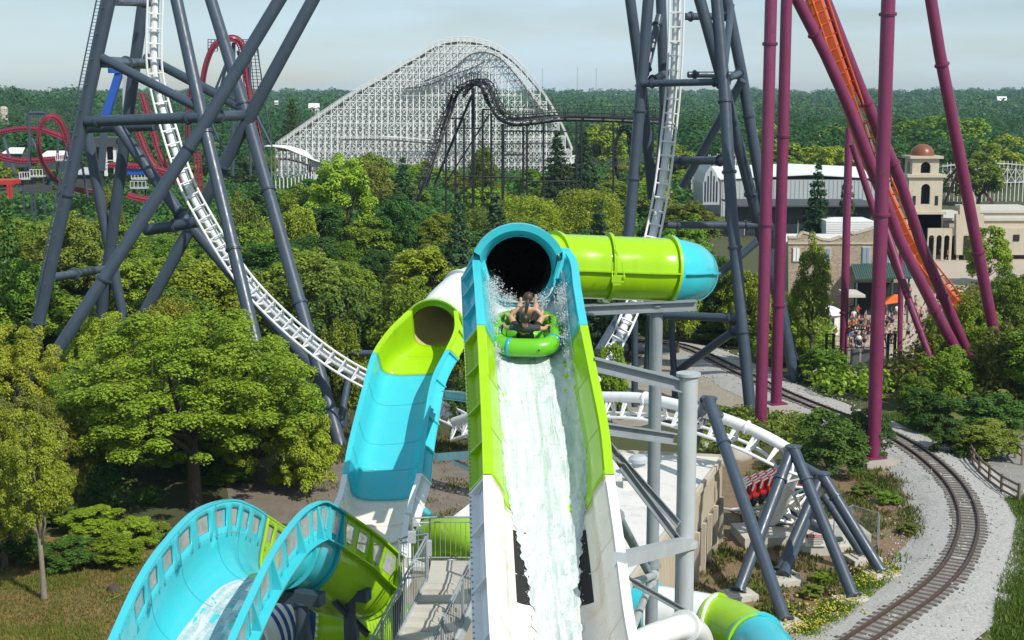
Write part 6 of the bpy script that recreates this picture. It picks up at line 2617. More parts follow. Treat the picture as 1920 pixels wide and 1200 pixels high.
def stone_mat():
    t = NT('rubble_stone')
    p = t.pos((1, 1, 1.5))
    vo = t.n('ShaderNodeTexVoronoi', i_Scale=2.6)
    t.l(p, vo.inputs['Vector'])
    ve = t.n('ShaderNodeTexVoronoi', feature='DISTANCE_TO_EDGE', i_Scale=2.6)
    t.l(p, ve.inputs['Vector'])
    c = t.mix(t.noise(p, 9, 3), t.mix(vo.outputs['Color'], (.28, .21, .15), (.46, .37, .27)), (.40, .33, .25))
    e = t.ramp(ve.outputs['Distance'], [(.0, (0, 0, 0)), (.06, (1, 1, 1))])
    return t.done(t.bsdf(t.mix(e, (.22, .18, .14), c), .9, 0, t.bump(e, .5, .05)))


M['stone'] = stone_mat()
sa = [(1478, 600), (1478, 447), (1495, 447), (1505, 437), (1520, 441), (1540, 450), (1558, 452), (1575, 446), (1592, 448), (1592, 436), (1600, 440), (1630, 432), (1645, 426), (1660, 432), (1688, 438), (1688, 600)]
pv = [P(a, b, Ys) for a, b in sa]
for q in pv[:1] + pv[-1:]: q.z = 0
k = len(pv)
m = MB()
m.add(pv + [p + V((0, .45, 0)) for p in pv], [tuple(range(k)), tuple(range(2 * k - 1, k - 1, -1))] + [(i, k + i, k + (i + 1) % k, (i + 1) % k) for i in range(k)])
zr2 = P(1540, 462, Ys).z
m.box(((pv[0].x + pv[-1].x) / 2, Ys + 6, zr2 / 2), (pv[-1].x - pv[0].x - .02, 11, zr2))
m.build('wall', M['stone'], ss_, smooth=False)
m = MB()
m.box(((pv[0].x + pv[-1].x) / 2, Ys + 6.0, zr2 + .1), (pv[-1].x - pv[0].x - .3, 10.8, .2))
m.build('roof', M['roof_white'], ss_, smooth=False)
m = MB()
for i in range(1, k - 2):
    m.bar(pv[i] + V((0, .22, .1)), pv[i + 1] + V((0, .22, .1)), .6, .22, up=(0, 0, 1))
m.build('coping', M['stucco'], ss_, smooth=False)
m = MB()
wb(m, 1478, 1688, 455, 458, Ys - .12, .12)
m.build('string_course', M['stucco'], ss_, smooth=False)
for (x_0, x_1, y_0, y_1, mk) in ((1542, 1557, 466, 492, 'blue'), (1617, 1631, 464, 496, 'blue'), (1487, 1499, 466, 490, 'white'), (1657, 1668, 466, 494, 'blue'), (1549, 1558, 520, 552, 'white')):
    m = MB()
    wb(m, x_0 - 1.5, x_1 + 1.5, y_0 - 2, y_1 + 1.5, Ys - .10, .12)
    f_ = m.build('window', M['stucco'], ss_, smooth=False)
    m = MB()
    wb(m, x_0, (x_0 + x_1) / 2 - .4, y_0, y_1, Ys - .16, .1)
    wb(m, (x_0 + x_1) / 2 + .4, x_1, y_0, y_1, Ys - .16, .1)
    m.build('shutter', paint('pale_blue_shutter', (.22, .30, .38), .5) if mk == 'blue' else M['white_paint'], f_, smooth=False)
m = MB()
e0, e1, r0_, r1_ = P(1606, 525, 135.5), P(1708, 522, 135.5), P(1597, 497, 140.8), P(1700, 494, 140.8)
m.add([e0, e1, r1_, r0_], [(0, 1, 2, 3)])
for i in range(26):
    f = i / 25
    m.bar(e0.lerp(e1, f) + V((0, 0, .05)), r0_.lerp(r1_, f) + V((0, 0, .05)), .07, .1)
m.build('canopy_roof', M['green_roof'], ss_, smooth=False, solid=.06)
m = MB()
for f in (0.02, .35, .68, .98):
    q = e0.lerp(e1, f) + V((0, .3, 0))
    m.bar((q.x, q.y, 0), q, .16, .16, up=(0, 1, 0))
m.parts('canopy_post', M['green_roof'], ss_, smooth=False)
m = MB()
wb(m, 1600, 1690, 530, 592, Ys - .06, .1)
m.build('shopfront', M['dark'], ss_, smooth=False)
m = MB()
wb(m, 1590, 1623, 553, 558, 132, 4)
m.build('flat_awning', M['concrete_light'], ss_, smooth=False)
block('plant_room', 'corrugated white roof box behind the stone parapet', 'building', [('cladding', 'white_paint', lambda m: [wb(m, 1549, 1638, 414 + i * 3.4, 416.6 + i * 3.4, 154, 5) for i in range(8)]), ('frame', 'grey_metal', lambda m: wb(m, 1549.5, 1637.5, 414.5, 470, 154.3, 4.5))], P(1590, 440, 154))
# kiosk
kp = G(1553, 626)
ks = thing('kiosk', 'small white snack kiosk with a domed roof by the plaza trees', 'kiosk', kp)
m = MB()
m.lathe(kp, [(1.05, 0), (1.05, 1.95)], 8)
m.build('wall', M['white_paint'], ks, smooth=False)
m = MB()
m.lathe(kp, [(1.25, 1.9), (1.25, 2.05), (1.0, 2.35), (.5, 2.6), (.02, 2.7)], 16)
m.build('roof', M['white_paint'], ks, ang=50)
m = MB()
m.box(kp + V((-.1, -1.0, 1.3)), (.8, .1, .7))
m.build('window', M['glass_dark'], ks, smooth=False)
m = MB()
m.ell(kp + V((.45, -1.02, .5)), (.22, .05, .25))
m.ell(kp + V((-.3, -1.02, .55)), (.12, .04, .2))
m.build('emblem', M['yellow'], ks)
# orange shade sail
a, b, c, d = P(1655, 572, 132), P(1694, 566, 132), P(1692, 553, 136), P(1664, 558, 136)
sh = thing('shade_canopy', 'orange fabric shade canopy beside the green roofed shop', 'canopy', (a.x, a.y, 0))
m = MB()
mid = (a + b + c + d) / 4 + V((0, 0, .5))
m.add([a, b, c, d, mid], [(0, 1, 4), (1, 2, 4), (2, 3, 4), (3, 0, 4)])
m.build('fabric', M['orange_fabric'], sh, smooth=False, solid=.03)
m = MB()
for q in (a, b, c, d): m.tube((q.x, q.y, 0), q, .05)
m.parts('post', M['grey_metal'], sh)
# gate with an arch
Yg = 112
gt = thing('entrance_gate', 'dark metal entrance gate with an arched top at the plaza edge', 'gate', G(1620, 700))


def gx_(px, z): return V((P(px, 600, Yg).x, Yg, z))


m = MB()
for px in (1551, 1564, 1667, 1680):
    m.bar(gx_(px, 0), gx_(px, 3.0), .2, .2, up=(0, 1, 0))
for (x0_, x1_) in ((1551, 1564), (1667, 1680)):
    for z in (2.95, 2.2, 1.2): m.bar(gx_(x0_, z), gx_(x1_, z), .08, .1)
m.parts('gate_post', M['black_steel'], gt, smooth=False)
m = MB()
for dz in (0, .32):
    m.path([gx_(1586 + 4.6 * i, 3.0 + dz + .35 * math.sin(math.pi * i / 12)) for i in range(13)], .05, 6)
for i in range(12):
    q = gx_(1588 + 4.6 * i, 3.05 + .35 * math.sin(math.pi * (i + .5) / 12))
    m.bar(q, q + V((0, 0, .26)), .09, .03, up=(0, 1, 0))
for px in (1587, 1640): m.bar(gx_(px, 0), gx_(px, 3.1), .1, .1, up=(0, 1, 0))
m.build('arch', M['black_steel'], gt, smooth=False)
m = MB()
for i in range(44):
    px = 1590 + i * 1.75
    m.bar(gx_(px, .05), gx_(px, 1.9), .03, .03, up=(0, 1, 0))
for z in (.1, 1.85): m.bar(gx_(1588, z), gx_(1668, z), .06, .06)
m.build('bars', M['black_steel'], gt, smooth=False)
m = MB()
for px in (1597, 1618):
    c = gx_(px + 9, .95) + V((0, .08, 0))
    m.box(c, (.78, .04, 1.5))
m.parts('screen_panel', M['grey_metal'], gt, smooth=False)
# far masts and houses
for (px, t_, lb) in ((1083, 126, 'thin radio mast on the horizon, the nearer left one'), (1118, 128, 'thin radio mast on the horizon, right of its twin'), (1017, 128, 'faint radio mast behind the shoulder of the timber coaster')):
    q = P(px, t_, 2600)
    zb = hill_z(q.x, 2600)
    ma = thing('radio_mast', lb, 'mast', (q.x, 2600, zb))
    m = MB()
    r = 1.1
    for k in range(3):
        a = k * 2.094
        m.tube((q.x + r * math.cos(a), 2600 + r * math.sin(a), zb), (q.x + r * .5 * math.cos(a), 2600 + r * .5 * math.sin(a), q.z), .22, n=5)
    for i in range(24):
        z = zb + (q.z - zb) * i / 24
        m.tube((q.x - r, 2600, z), (q.x + r, 2600, z + 2), .12, n=4)
    m.build('lattice', M['grey_metal'], ma)
for (px, top, Y, w_, lb, rf) in ((588, 194, 900, 18, 'white house with a gabled roof among the trees left of the timber coaster', 'white_paint'), (518, 189, 900, 6, 'tiny white house in the forest near the cypress', 'white_paint'), (1840, 236, 470, 22, 'pale house with a grey roof beyond the last purple column', 'grey_wall'),
                                 (1880, 181, 1500, 16, 'group of white farm buildings on the far right horizon', 'white_paint'), (1325, 272, 400, 22, 'brown roofed house seen between the right tower legs', 'red_roof')):
    q = P(px, top, Y)
    W = w_ * Y / F
    zb = max(hill_z(q.x, Y) if Y > 480 else 0, q.z - W * 1.2)
    h_ = thing('house', lb, 'house', (q.x, Y, zb))
    m = MB()
    hh_ = (q.z - zb) * .6
    m.box((q.x, Y + W * .3, zb + hh_ / 2), (W, W * .6, hh_))
    m.build('wall', M['white_paint' if rf != 'red_roof' else 'stucco'], h_, smooth=False)
    m = MB()
    e_, rr2 = zb + hh_, q.z
    m.add([(q.x - W * .55, Y - .3, e_), (q.x + W * .55, Y - .3, e_), (q.x + W * .55, Y + W * .65, e_), (q.x - W * .55, Y + W * .65, e_), (q.x - W * .55, Y + W * .3, rr2), (q.x + W * .55, Y + W * .3, rr2)], [(0, 1, 5, 4), (2, 3, 4, 5), (1, 2, 5), (3, 0, 4)])
    m.build('roof', M[rf], h_, smooth=False, solid=.15)
    m = MB()
    for k in (-.3, 0, .3): m.box((q.x + k * W, Y - .05, zb + hh_ * .5), (W * .12, .12, hh_ * .4))
    m.parts('window', M['glass_dark'], h_, smooth=False)
# brown legged ride frame right of the bell tower
q = thing('swing_frame', 'rust red slender ride frame standing right of the bell tower', 'ride', P(1802, 382, 290))
m = MB()
for (a, b) in (((1802, 305), (1742, 382)), ((1803, 306), (1770, 382)), ((1804, 304), (1862, 382)), ((1806, 306), (1822, 382))):
    m.bar(P(a[0], a[1], 290), P(b[0], b[1], 290 if a[0] % 2 else 294), .42, .42, up=(0, 1, 0))
m.box(P(1804, 304, 290), (1.6, 1.6, 1.2))
m.build('frame', M['red_roof'], q, smooth=False)
q = P(1891, 366, 180)
m = MB()
m.lathe((q.x, 180, 0), [(.25, 0), (.25, q.z - 1.2), (1.0, q.z - .9), (1.25, q.z), (.9, q.z + .9), (.02, q.z + 1.25)], 14)
tag(m.build('ball_lamp', M['orange_fabric']), 'orange and white ball on a post in front of the trees at the right', 'ball') if False else bpy.data.objects.remove(m.build('tmp', None))

# ---------------------------------------------------------------- timber fence along the path
fp = [(1925, 800), (1888, 806), (1855, 815), (1826, 830), (1816, 850), (1826, 880), (1850, 905), (1880, 928), (1925, 952)]
fl = resample(spline([G(a, b) for a, b in fp], 6), 1.9)
fe = thing('timber_fence', 'weathered timber post and rail fence curving round the grey park path', 'fence', fl[0])
for p in fl[:]:
    m = MB()
    m.box(p + V((0, 0, .58)), (.13, .13, 1.16), .5)
    m.build('post', M['wood_fence'], fe, smooth=False)
for z in (1.02, .62, .25):
    m = MB()
    m.path([p + V((0, 0, z)) for p in fl], 1, sq=(.05, .13))
    m.build('rail', M['wood_fence'], fe, smooth=False)
fq = resample(spline([G(a, b) for a, b in ((1925, 838), (1908, 848), (1904, 862), (1925, 880))], 6), 1.7)
f2_ = thing('timber_fence', 'short timber fence on the inner side of the path at the right edge', 'fence', fq[0])
m = MB()
for p in fq: m.box(p + V((0, 0, .55)), (.12, .12, 1.1))
m.parts('post', M['wood_fence'], f2_, smooth=False)
m = MB()
for z in (.98, .55): m.path([p + V((0, 0, z)) for p in fq], 1, sq=(.05, .12))
m.parts('rail', M['wood_fence'], f2_, smooth=False)
# chain link enclosure in the planting bed
cf = [(1560, 990), (1600, 965), (1645, 978), (1646, 1040), (1600, 1040)]
q = [G(1562, 1030), G(1596, 1012), G(1644, 1028), G(1646, 1036)]
cfn = thing('chain_link_fence', 'small chain link enclosure beside the rightmost A-frame leg', 'fence', q[0])
m = MB()
for a, b in zip(q[:-1], q[1:]):
    m.add([a, b, b + V((0, 0, 1.8)), a + V((0, 0, 1.8))], [(0, 1, 2, 3)])
m.build('mesh', M['chain'], cfn, smooth=False, solid=.012)
m = MB()
for a in q: m.tube(a, a + V((0, 0, 1.85)), .03, n=6)
for a, b in zip(q[:-1], q[1:]): m.tube(a + V((0, 0, 1.8)), b + V((0, 0, 1.8)), .02, n=6)
m.build('frame', M['galv'], cfn)
# danger sign board on its low pale wall
c = G(1535, 1043)
sg = thing('warning_sign', 'white and red danger sign on a low pale block between the A-frame legs', 'sign', c)
m = MB()
m.box(c + V((0, .5, .28)), (1.55, .9, .56))
m.build('block', M['concrete_light'], sg, smooth=False)
m = MB()
m.box(c + V((-.18, -.02, .82)), (1.0, .05, .62))
m.build('board', M['sign_white'], sg, smooth=False)
m = MB()
m.box(c + V((-.18, -.052, 1.02)), (.94, .012, .18))
m.build('red_band', M['red_paint'], sg, smooth=False)


def text(body, loc, size, mat, parent, name='lettering'):
    cu = bpy.data.curves.new(name, 'FONT')
    cu.body = body
    cu.size = size
    cu.align_x = 'CENTER'
    cu.align_y = 'CENTER'
    cu.extrude = .003
    cu.materials.append(M[mat])
    tmp = bpy.data.objects.new(name, cu)
    COL.objects.link(tmp)
    me = bpy.data.meshes.new_from_object(tmp.evaluated_get(bpy.context.evaluated_depsgraph_get()))
    bpy.data.objects.remove(tmp)
    o = bpy.data.objects.new(name, me)
    link(o, parent)
    o.location = V(loc) - ORG[parent.name]
    o.rotation_euler = (math.pi / 2, 0, 0)
    return o


text('DANGER', c + V((-.18, -.064, 1.02)), .19, 'sign_white', sg)
m = MB()
for i, L in enumerate((.8, .7, .78, .5)):
    m.box(c + V((-.18, -.05, .86 - i * .085)), (L, .01, .025))
m.build('small_print', M['black_plastic'], sg, smooth=False)
# tree stump and fallen twig on the lawn
c = G(214, 1108)
m = MB()
m.lathe(c, [(.34, -.05), (.29, .10), (.25, .26), (.02, .27)], 12)
m.ell(c + V((.2, -.1, .02)), (.28, .2, .1))
tag(m.build('tree_stump', M['bark']), 'small dark tree stump on the dry lawn', 'stump')
a = G(180, 1150)
m = MB()
m.path([a, G(200, 1128, .05), G(226, 1115, .08)], [.02, .03, .02], 6)
m.path([G(196, 1132, .05), G(203, 1121, .1)], .012, 5)
tag(m.build('fallen_branch', M['bark_pale']), 'pale fallen branch lying on the dry lawn near the stump', 'branch')
# foundation blocks & boulders in the gravel
for i, (px, py, r) in enumerate(((1385, 862, .9), (1362, 870, .6), (1330, 845, .7))):
    c = G(px, py)
    m = MB()
    m.ell(c + V((0, 0, r * .3)), (r, r * .7, r * .7), 10, 6)
    for k, v_ in enumerate(m.v):
        d = noise.noise(V(v_) * 1.4) * .25
        m.v[k] = (v_[0] * 1 + d, v_[1] + d, v_[2] + d * .5)
    tag(m.build('boulder', M['concrete']), ['large grey boulder behind the pump building', 'smaller boulder left of the large one behind the pump building', 'boulder nearest the grey columns behind the pump building'][i], 'boulder')
# ---------------------------------------------------------------- grass, weeds and flowers (uncountable)
def scatter(name, label, cat, pix, n, hgt, wid, mat, seed, clump=.5, thr=-.1, upk=1.0):
    rng = np.random.default_rng(seed)
    poly = [G(a, b) for a, b in pix]
    xs = [p.x for p in poly]
    ys = [p.y for p in poly]
    C = []
    tries = 0
    while len(C) < n and tries < n * 30:
        tries += 1
        x, y = rng.uniform(min(xs), max(xs)), rng.uniform(min(ys), max(ys))
        if not inside(poly, x, y): continue
        if noise.noise(V((x * clump, y * clump, seed))) < thr + rng.uniform(-.15, .15): continue
        C.append((x, y, 0))
    C = np.array(C)
    k = len(C)
    hs_ = hgt * rng.uniform(.4, 1.3, k)
    C[:, 2] = hs_ * .5 + .02
    ang = rng.uniform(0, 6.28, k)
    lean = rng.normal(0, .35, (k, 2))
    up = np.stack([lean[:, 0], lean[:, 1], np.ones(k)], 1)
    up /= np.linalg.norm(up, axis=1, keepdims=True)
    sd_ = np.stack([np.cos(ang), np.sin(ang), np.zeros(k)], 1)
    s = hs_[:, None] * .5
    w2 = (wid * rng.uniform(.6, 1.3, k))[:, None]
    vs = np.stack([C - up * s - sd_ * w2, C - up * s + sd_ * w2, C + up * s + sd_ * w2 * .2, C + up * s - sd_ * w2 * .2], 1).reshape(-1, 3)
    me = bpy.data.meshes.new(name)
    me.from_pydata(vs.tolist(), [], [(4 * i, 4 * i + 1, 4 * i + 2, 4 * i + 3) for i in range(k)])
    me.materials.append(mat)
    o = bpy.data.objects.new(name, me)
    link(o)
    return tag(o, label, cat, kind='stuff')


M['grass_dry'] = leaf('dry_grass_blades', (.11, .075, .025), (.16, .12, .03), (.12, .14, .025), .2)
M['grass_green'] = leaf('green_grass_blades', (.06, .10, .012), (.12, .16, .02), (.18, .20, .03), .25)
M['weed'] = leaf('weed_leaves', (.055, .065, .018), (.095, .105, .026), (.16, .13, .05), .2)
M['flower'] = plain('yellow_flower_heads', (.42, .36, .03), .7, .2)
scatter('dry_grass', 'dry golden grass of the lawn at the lower left', 'grass', [(-60, 1030), (300, 1000), (420, 985), (420, 1290), (-60, 1290)], 30000, .10, .022, M['grass_dry'], 3, .6, -.5)
scatter('lawn_tufts', 'greener tufts scattered over the dry lawn', 'grass', [(-60, 1030), (300, 1000), (420, 985), (420, 1290), (-60, 1290)], 12000, .16, .022, M['grass_green'], 13, .5, .12)
scatter('verge_grass', 'bright green grass along the railway at the right edge', 'grass', [(1882, 940), (2000, 920), (2000, 1290), (1850, 1290), (1868, 1110), (1895, 1040), (1905, 980)], 26000, .30, .03, M['grass_green'], 4, .5, -.35)
scatter('verge_grass', 'bright green grass strip beyond the railway bend', 'grass', [(1655, 778), (1720, 772), (1800, 815), (1760, 835), (1700, 806)], 6000, .2, .03, M['grass_green'], 14, .4, -.5)
bed = [(1250, 1250), (1250, 1090), (1385, 1000), (1400, 880), (1470, 870), (1560, 880), (1680, 868), (1730, 930), (1740, 1000), (1700, 1070), (1600, 1165), (1500, 1245)]
scatter('weeds', 'dry weeds and low plants covering the planting bed', 'weeds', bed, 9000, .22, .05, M['weed'], 5, .55, .02)
scatter('green_weeds', 'fresh green weeds scattered in the planting bed', 'weeds', bed, 4500, .30, .05, M['grass_green'], 6, .5, .22)
scatter('bank_weeds', 'olive weeds over the dirt between slides and coaster', 'weeds', [(560, 880), (900, 840), (900, 740), (640, 780)], 6000, .25, .05, M['weed'], 7, .4, .0)
fp_ = []
rng = np.random.default_rng(77)
for (px, py, n, s) in ((1555, 1158, 260, 1.5), (1650, 1080, 160, .9), (1510, 1185, 160, 1.1), (1625, 1100, 90, .8), (1595, 1135, 90, .7), (1475, 1190, 80, .8)):
    c = G(px, py)
    for i in range(n):
        fp_.append((c.x + rng.normal(0, s * .6), c.y + rng.normal(0, s * .6), rng.uniform(.22, .45)))
tag(blobs('flower_heads', fp_, M['flower'], .03, .07, 9), 'yellow flower heads among the low plants beside the railway', 'flowers')
scatter('flower_stems', 'low green flowering plants beside the railway ballast', 'plants', [(1480, 1210), (1540, 1140), (1640, 1065), (1690, 1075), (1600, 1165), (1540, 1215)], 6000, .32, .035, M['grass_green'], 19, .8, -.1)
# loose ballast stones along both edges of the bed and a scatter on the gravel lot
sp_ = []
rng = np.random.default_rng(41)
for i in range(5200):
    p, t, n = rail_fr[rng.integers(0, len(rail_fr))]
    o_ = (2.5 + abs(rng.normal(0, .8))) * (-1 if rng.uniform() < .6 else 1) if rng.uniform() < .7 else rng.uniform(-2.6, 2.6)
    z = .40 if abs(o_) < 1.45 else (.03 + max(0, (2.9 - abs(o_)) / 1.45) * .36)
    sp_.append((p.x + n.x * o_ + rng.normal(0, .1), p.y + n.y * o_ + rng.normal(0, .1), z))
tag(blobs('ballast_stones', sp_, M['g_ballast'], .025, .085, 42), 'loose pale stones along the railway ballast', 'stones')
sp_ = []
for i in range(2600):
    c = G(rng.uniform(540, 1140), rng.uniform(855, 985))
    sp_.append((c.x, c.y, .02))
tag(blobs('gravel_stones', sp_, M['g_lot'], .02, .10, 43), 'loose stones on the grey gravel lot', 'stones')
scatter('lot_weeds', 'sparse weeds on the grey gravel lot', 'weeds', [(540, 880), (900, 855), (900, 990), (600, 985)], 2500, .16, .04, M['weed'], 27, .5, .15)
scatter('ballast_weeds', 'sparse weeds creeping over the ballast edge', 'weeds', [(1640, 900), (1690, 880), (1765, 930), (1775, 1000), (1740, 1060), (1690, 1090), (1720, 1000)], 1600, .2, .04, M['weed'], 28, .7, .1)
# small pale plants as individuals in the bed
for i, (px, py, w_, mt, lb) in enumerate(((1520, 1120, 60, 'leaf_olive', 'spiky olive shrub in front of the middle A-frame pad'), (1470, 1150, 50, 'leaf_olive', 'small olive shrub at the foot of the front A-frame leg'), (1540, 1090, 45, 'leaf_mid', 'small green shrub between the A-frame legs'),
                                          (1665, 945, 60, 'leaf_mid', 'green shrub on the bank below the purple column pedestal'), (1700, 1000, 50, 'leaf_olive', 'olive shrub on the bank beside the ballast'), (1620, 930, 60, 'leaf_olive', 'dry shrub left of the bank above the chain link fence'), (1495, 870, 60, 'leaf_mid', 'shrub behind the top of the middle A-frame'))):
    p = G(px, py)
    tree('shrub', p.x, p.y, w_ * p.y / F * .6, w_ / 2 * p.y / F, mt, lb, name='shrub', cat='shrub')


# ---------------------------------------------------------------- people
def skin_mesh(name, J, E, root, sub=1):
    """J: {name: (pos, rx, ry)}, E: list of (a, b)"""
    keys = list(J)
    bm = bmesh.new()
    lay = bm.verts.layers.skin.verify()
    vm = {}
    for k in keys:
        v = bm.verts.new(J[k][0])
        v[lay].radius = (J[k][1], J[k][2] if len(J[k]) > 2 else J[k][1])
        v[lay].use_root = (k == root)
        vm[k] = v
    for a, b in E: bm.edges.new((vm[a], vm[b]))
    me = bpy.data.meshes.new(name)
    bm.to_mesh(me)
    bm.free()
    o = bpy.data.objects.new(name + '_tmp', me)
    COL.objects.link(o)
    md = o.modifiers.new('skin', 'SKIN')
    md.use_smooth_shade = True
    md.branch_smoothing = .4
    if sub:
        s2_ = o.modifiers.new('sub', 'SUBSURF')
        s2_.levels = sub
        s2_.render_levels = sub
    dg = bpy.context.evaluated_depsgraph_get()
    ev = o.evaluated_get(dg)
    out = bpy.data.meshes.new_from_object(ev)
    bpy.data.objects.remove(o)
    out.name = name
    return out


def add_ell(me, items):
    """append ellipsoids (c, rad) to a mesh"""
    m = MB()
    for c, r in items: m.ell(c, r, 8, 6)
    bm = bmesh.new()
    bm.from_mesh(me)
    vs = [bm.verts.new(p) for p in m.v]
    for f in m.f:
        fc = bm.faces.new([vs[i] for i in f])
        fc.smooth = True
    bm.to_mesh(me)
    bm.free()


def lerp(a, b, f): return tuple(a[i] + (b[i] - a[i]) * f for i in range(3))


def body_joints(J):
    """J gives pelvis, chest, neck, head, and per side shoulder, elbow, wrist, hand(dir point), hip, knee, ankle, toe. Returns skin joints & edges"""
    K, E = {}, []

    def a(n, p, rx, ry=None): K[n] = (p, rx, ry or rx)
    a('pelvis', J['pelvis'], .135, .105)
    a('waist', lerp(J['pelvis'], J['chest'], .45), .118, .092)
    a('chest', J['chest'], .140, .105)
    a('neckb', lerp(J['chest'], J['neck'], .8), .075, .07)
    a('neck', J['neck'], .052)
    a('jaw', lerp(J['neck'], J['head'], .45), .066, .075)
    a('head', J['head'], .085, .098)
    up = V(J['head']) - V(J['neck'])
    up.normalize()
    a('crown', tuple(V(J['head']) + up * .075), .058, .066)
    E += [('pelvis', 'waist'), ('waist', 'chest'), ('chest', 'neckb'), ('neckb', 'neck'), ('neck', 'jaw'), ('jaw', 'head'), ('head', 'crown')]
    for s in 'lr':
        a('sh' + s, J['sh' + s], .058)
        a('el' + s, J['el' + s], .042)
        a('fo' + s, lerp(J['el' + s], J['wr' + s], .3), .041)
        a('wr' + s, J['wr' + s], .028)
        h = V(J['ha' + s]) - V(J['wr' + s])
        h.normalize()
        side = h.cross(V(J.get('hn' + s, (0, 0, 1)))).normalized()
        palm = V(J['wr' + s]) + h * .06
        a('pa' + s, tuple(palm), .030, .020)
        E += [('chest', 'sh' + s), ('sh' + s, 'el' + s), ('el' + s, 'fo' + s), ('fo' + s, 'wr' + s), ('wr' + s, 'pa' + s)]
        dn = V(J.get('hn' + s, (0, 0, 1)))
        for i, (off, ln) in enumerate(((-.030, .062), (-.010, .076), (.010, .072), (.028, .056))):
            b = palm + side * off + h * .03
            c1 = b + h * ln * .55
            c2 = c1 + (h * .7 - dn * .7) * ln * .5
            a('f%d%sa' % (i, s), tuple(b), .0095)
            a('f%d%sb' % (i, s), tuple(c1), .0088)
            a('f%d%sc' % (i, s), tuple(c2), .0075)
            E += [('pa' + s, 'f%d%sa' % (i, s)), ('f%d%sa' % (i, s), 'f%d%sb' % (i, s)), ('f%d%sb' % (i, s), 'f%d%sc' % (i, s))]
        tb = palm - side * .034 - h * .02
        tt_ = tb - side * .030 + h * .045
        a('th%sa' % s, tuple(tb), .012)
        a('th%sb' % s, tuple(tt_), .009)
        E += [('pa' + s, 'th%sa' % s), ('th%sa' % s, 'th%sb' % s)]
        a('hp' + s, J['hp' + s], .092)
        a('tm' + s, lerp(J['hp' + s], J['kn' + s], .45), .080)
        a('kn' + s, J['kn' + s], .056)
        a('cf' + s, lerp(J['kn' + s], J['an' + s], .33), .055)
        a('an' + s, J['an' + s], .036)
        a('hl' + s, lerp(J['an' + s], J['to' + s], .25), .036)
        a('to' + s, J['to' + s], .030, .022)
        E += [('pelvis', 'hp' + s), ('hp' + s, 'tm' + s), ('tm' + s, 'kn' + s), ('kn' + s, 'cf' + s), ('cf' + s, 'an' + s), ('an' + s, 'hl' + s), ('hl' + s, 'to' + s)]
    return K, E


def sub_skin(name, K, E, keep, grow, root, extra=None):
    K2 = {k: (v[0], v[1] * grow + .008, v[2] * grow + .008) for k, v in K.items() if k in keep}
    if extra: K2.update(extra)
    E2 = [(a, b) for a, b in E if a in K2 and b in K2]
    return skin_mesh(name, K2, E2, root)


def face_bits(J, face):
    """face: unit direction the face looks"""
    h, f = V(J['head']), V(face).normalized()
    up = (V(J['head']) - V(J['neck'])).normalized()
    f = (f - up * f.dot(up)).normalized()
    sd_ = f.cross(up).normalized()
    it = [(h + f * .098 - up * .022, (.014, .014, .020)), (h + sd_ * .088 - up * .012, (.014, .022, .030)), (h - sd_ * .088 - up * .012, (.014, .022, .030)),
          (h + f * .088 - up * .055, (.024, .012, .008)), (h + f * .070 - up * .082, (.026, .022, .020))]
    eyes = [(h + f * .090 + sd_ * .032 + up * .008, (.011, .009, .007)), (h + f * .090 - sd_ * .032 + up * .008, (.011, .009, .007))]
    return it, eyes, f, up, sd_


def hair_mesh(J, face, long=False):
    it, eyes, f, up, sd_ = face_bits(J, face)
    h = V(J['head'])
    m = MB()
    Mx = Matrix((sd_, f, up)).transposed()
    rows = []
    n = 16
    for i in range(9):
        ph = math.pi / 2 - math.pi * .62 * i / 8
        row = []
        for j in range(n):
            th = 2 * math.pi * j / n
            ph2 = ph
            fr = math.sin(th)            # +1 = face side
            if fr > .2: ph2 = math.pi / 2 - (math.pi / 2 - ph) * (1 - .55 * fr)
            d = V((.098 * math.cos(th) * math.cos(ph2), .110 * math.sin(th) * math.cos(ph2), .112 * math.sin(ph2)))
            d *= 1 + .035 * noise.noise(d * 30)
            row.append(h + Mx @ d + up * .026 - f * .008)
        rows.append(row)
    m.grid(rows, True)
    if long:
        b = h - f * .10 + up * .02
        m.path([b, b - f * .05 - up * .02, b - f * .06 - up * .12, b - f * .04 - up * .26, b - f * .03 - up * .36], [.028, .036, .034, .026, .008], 8)
    return m


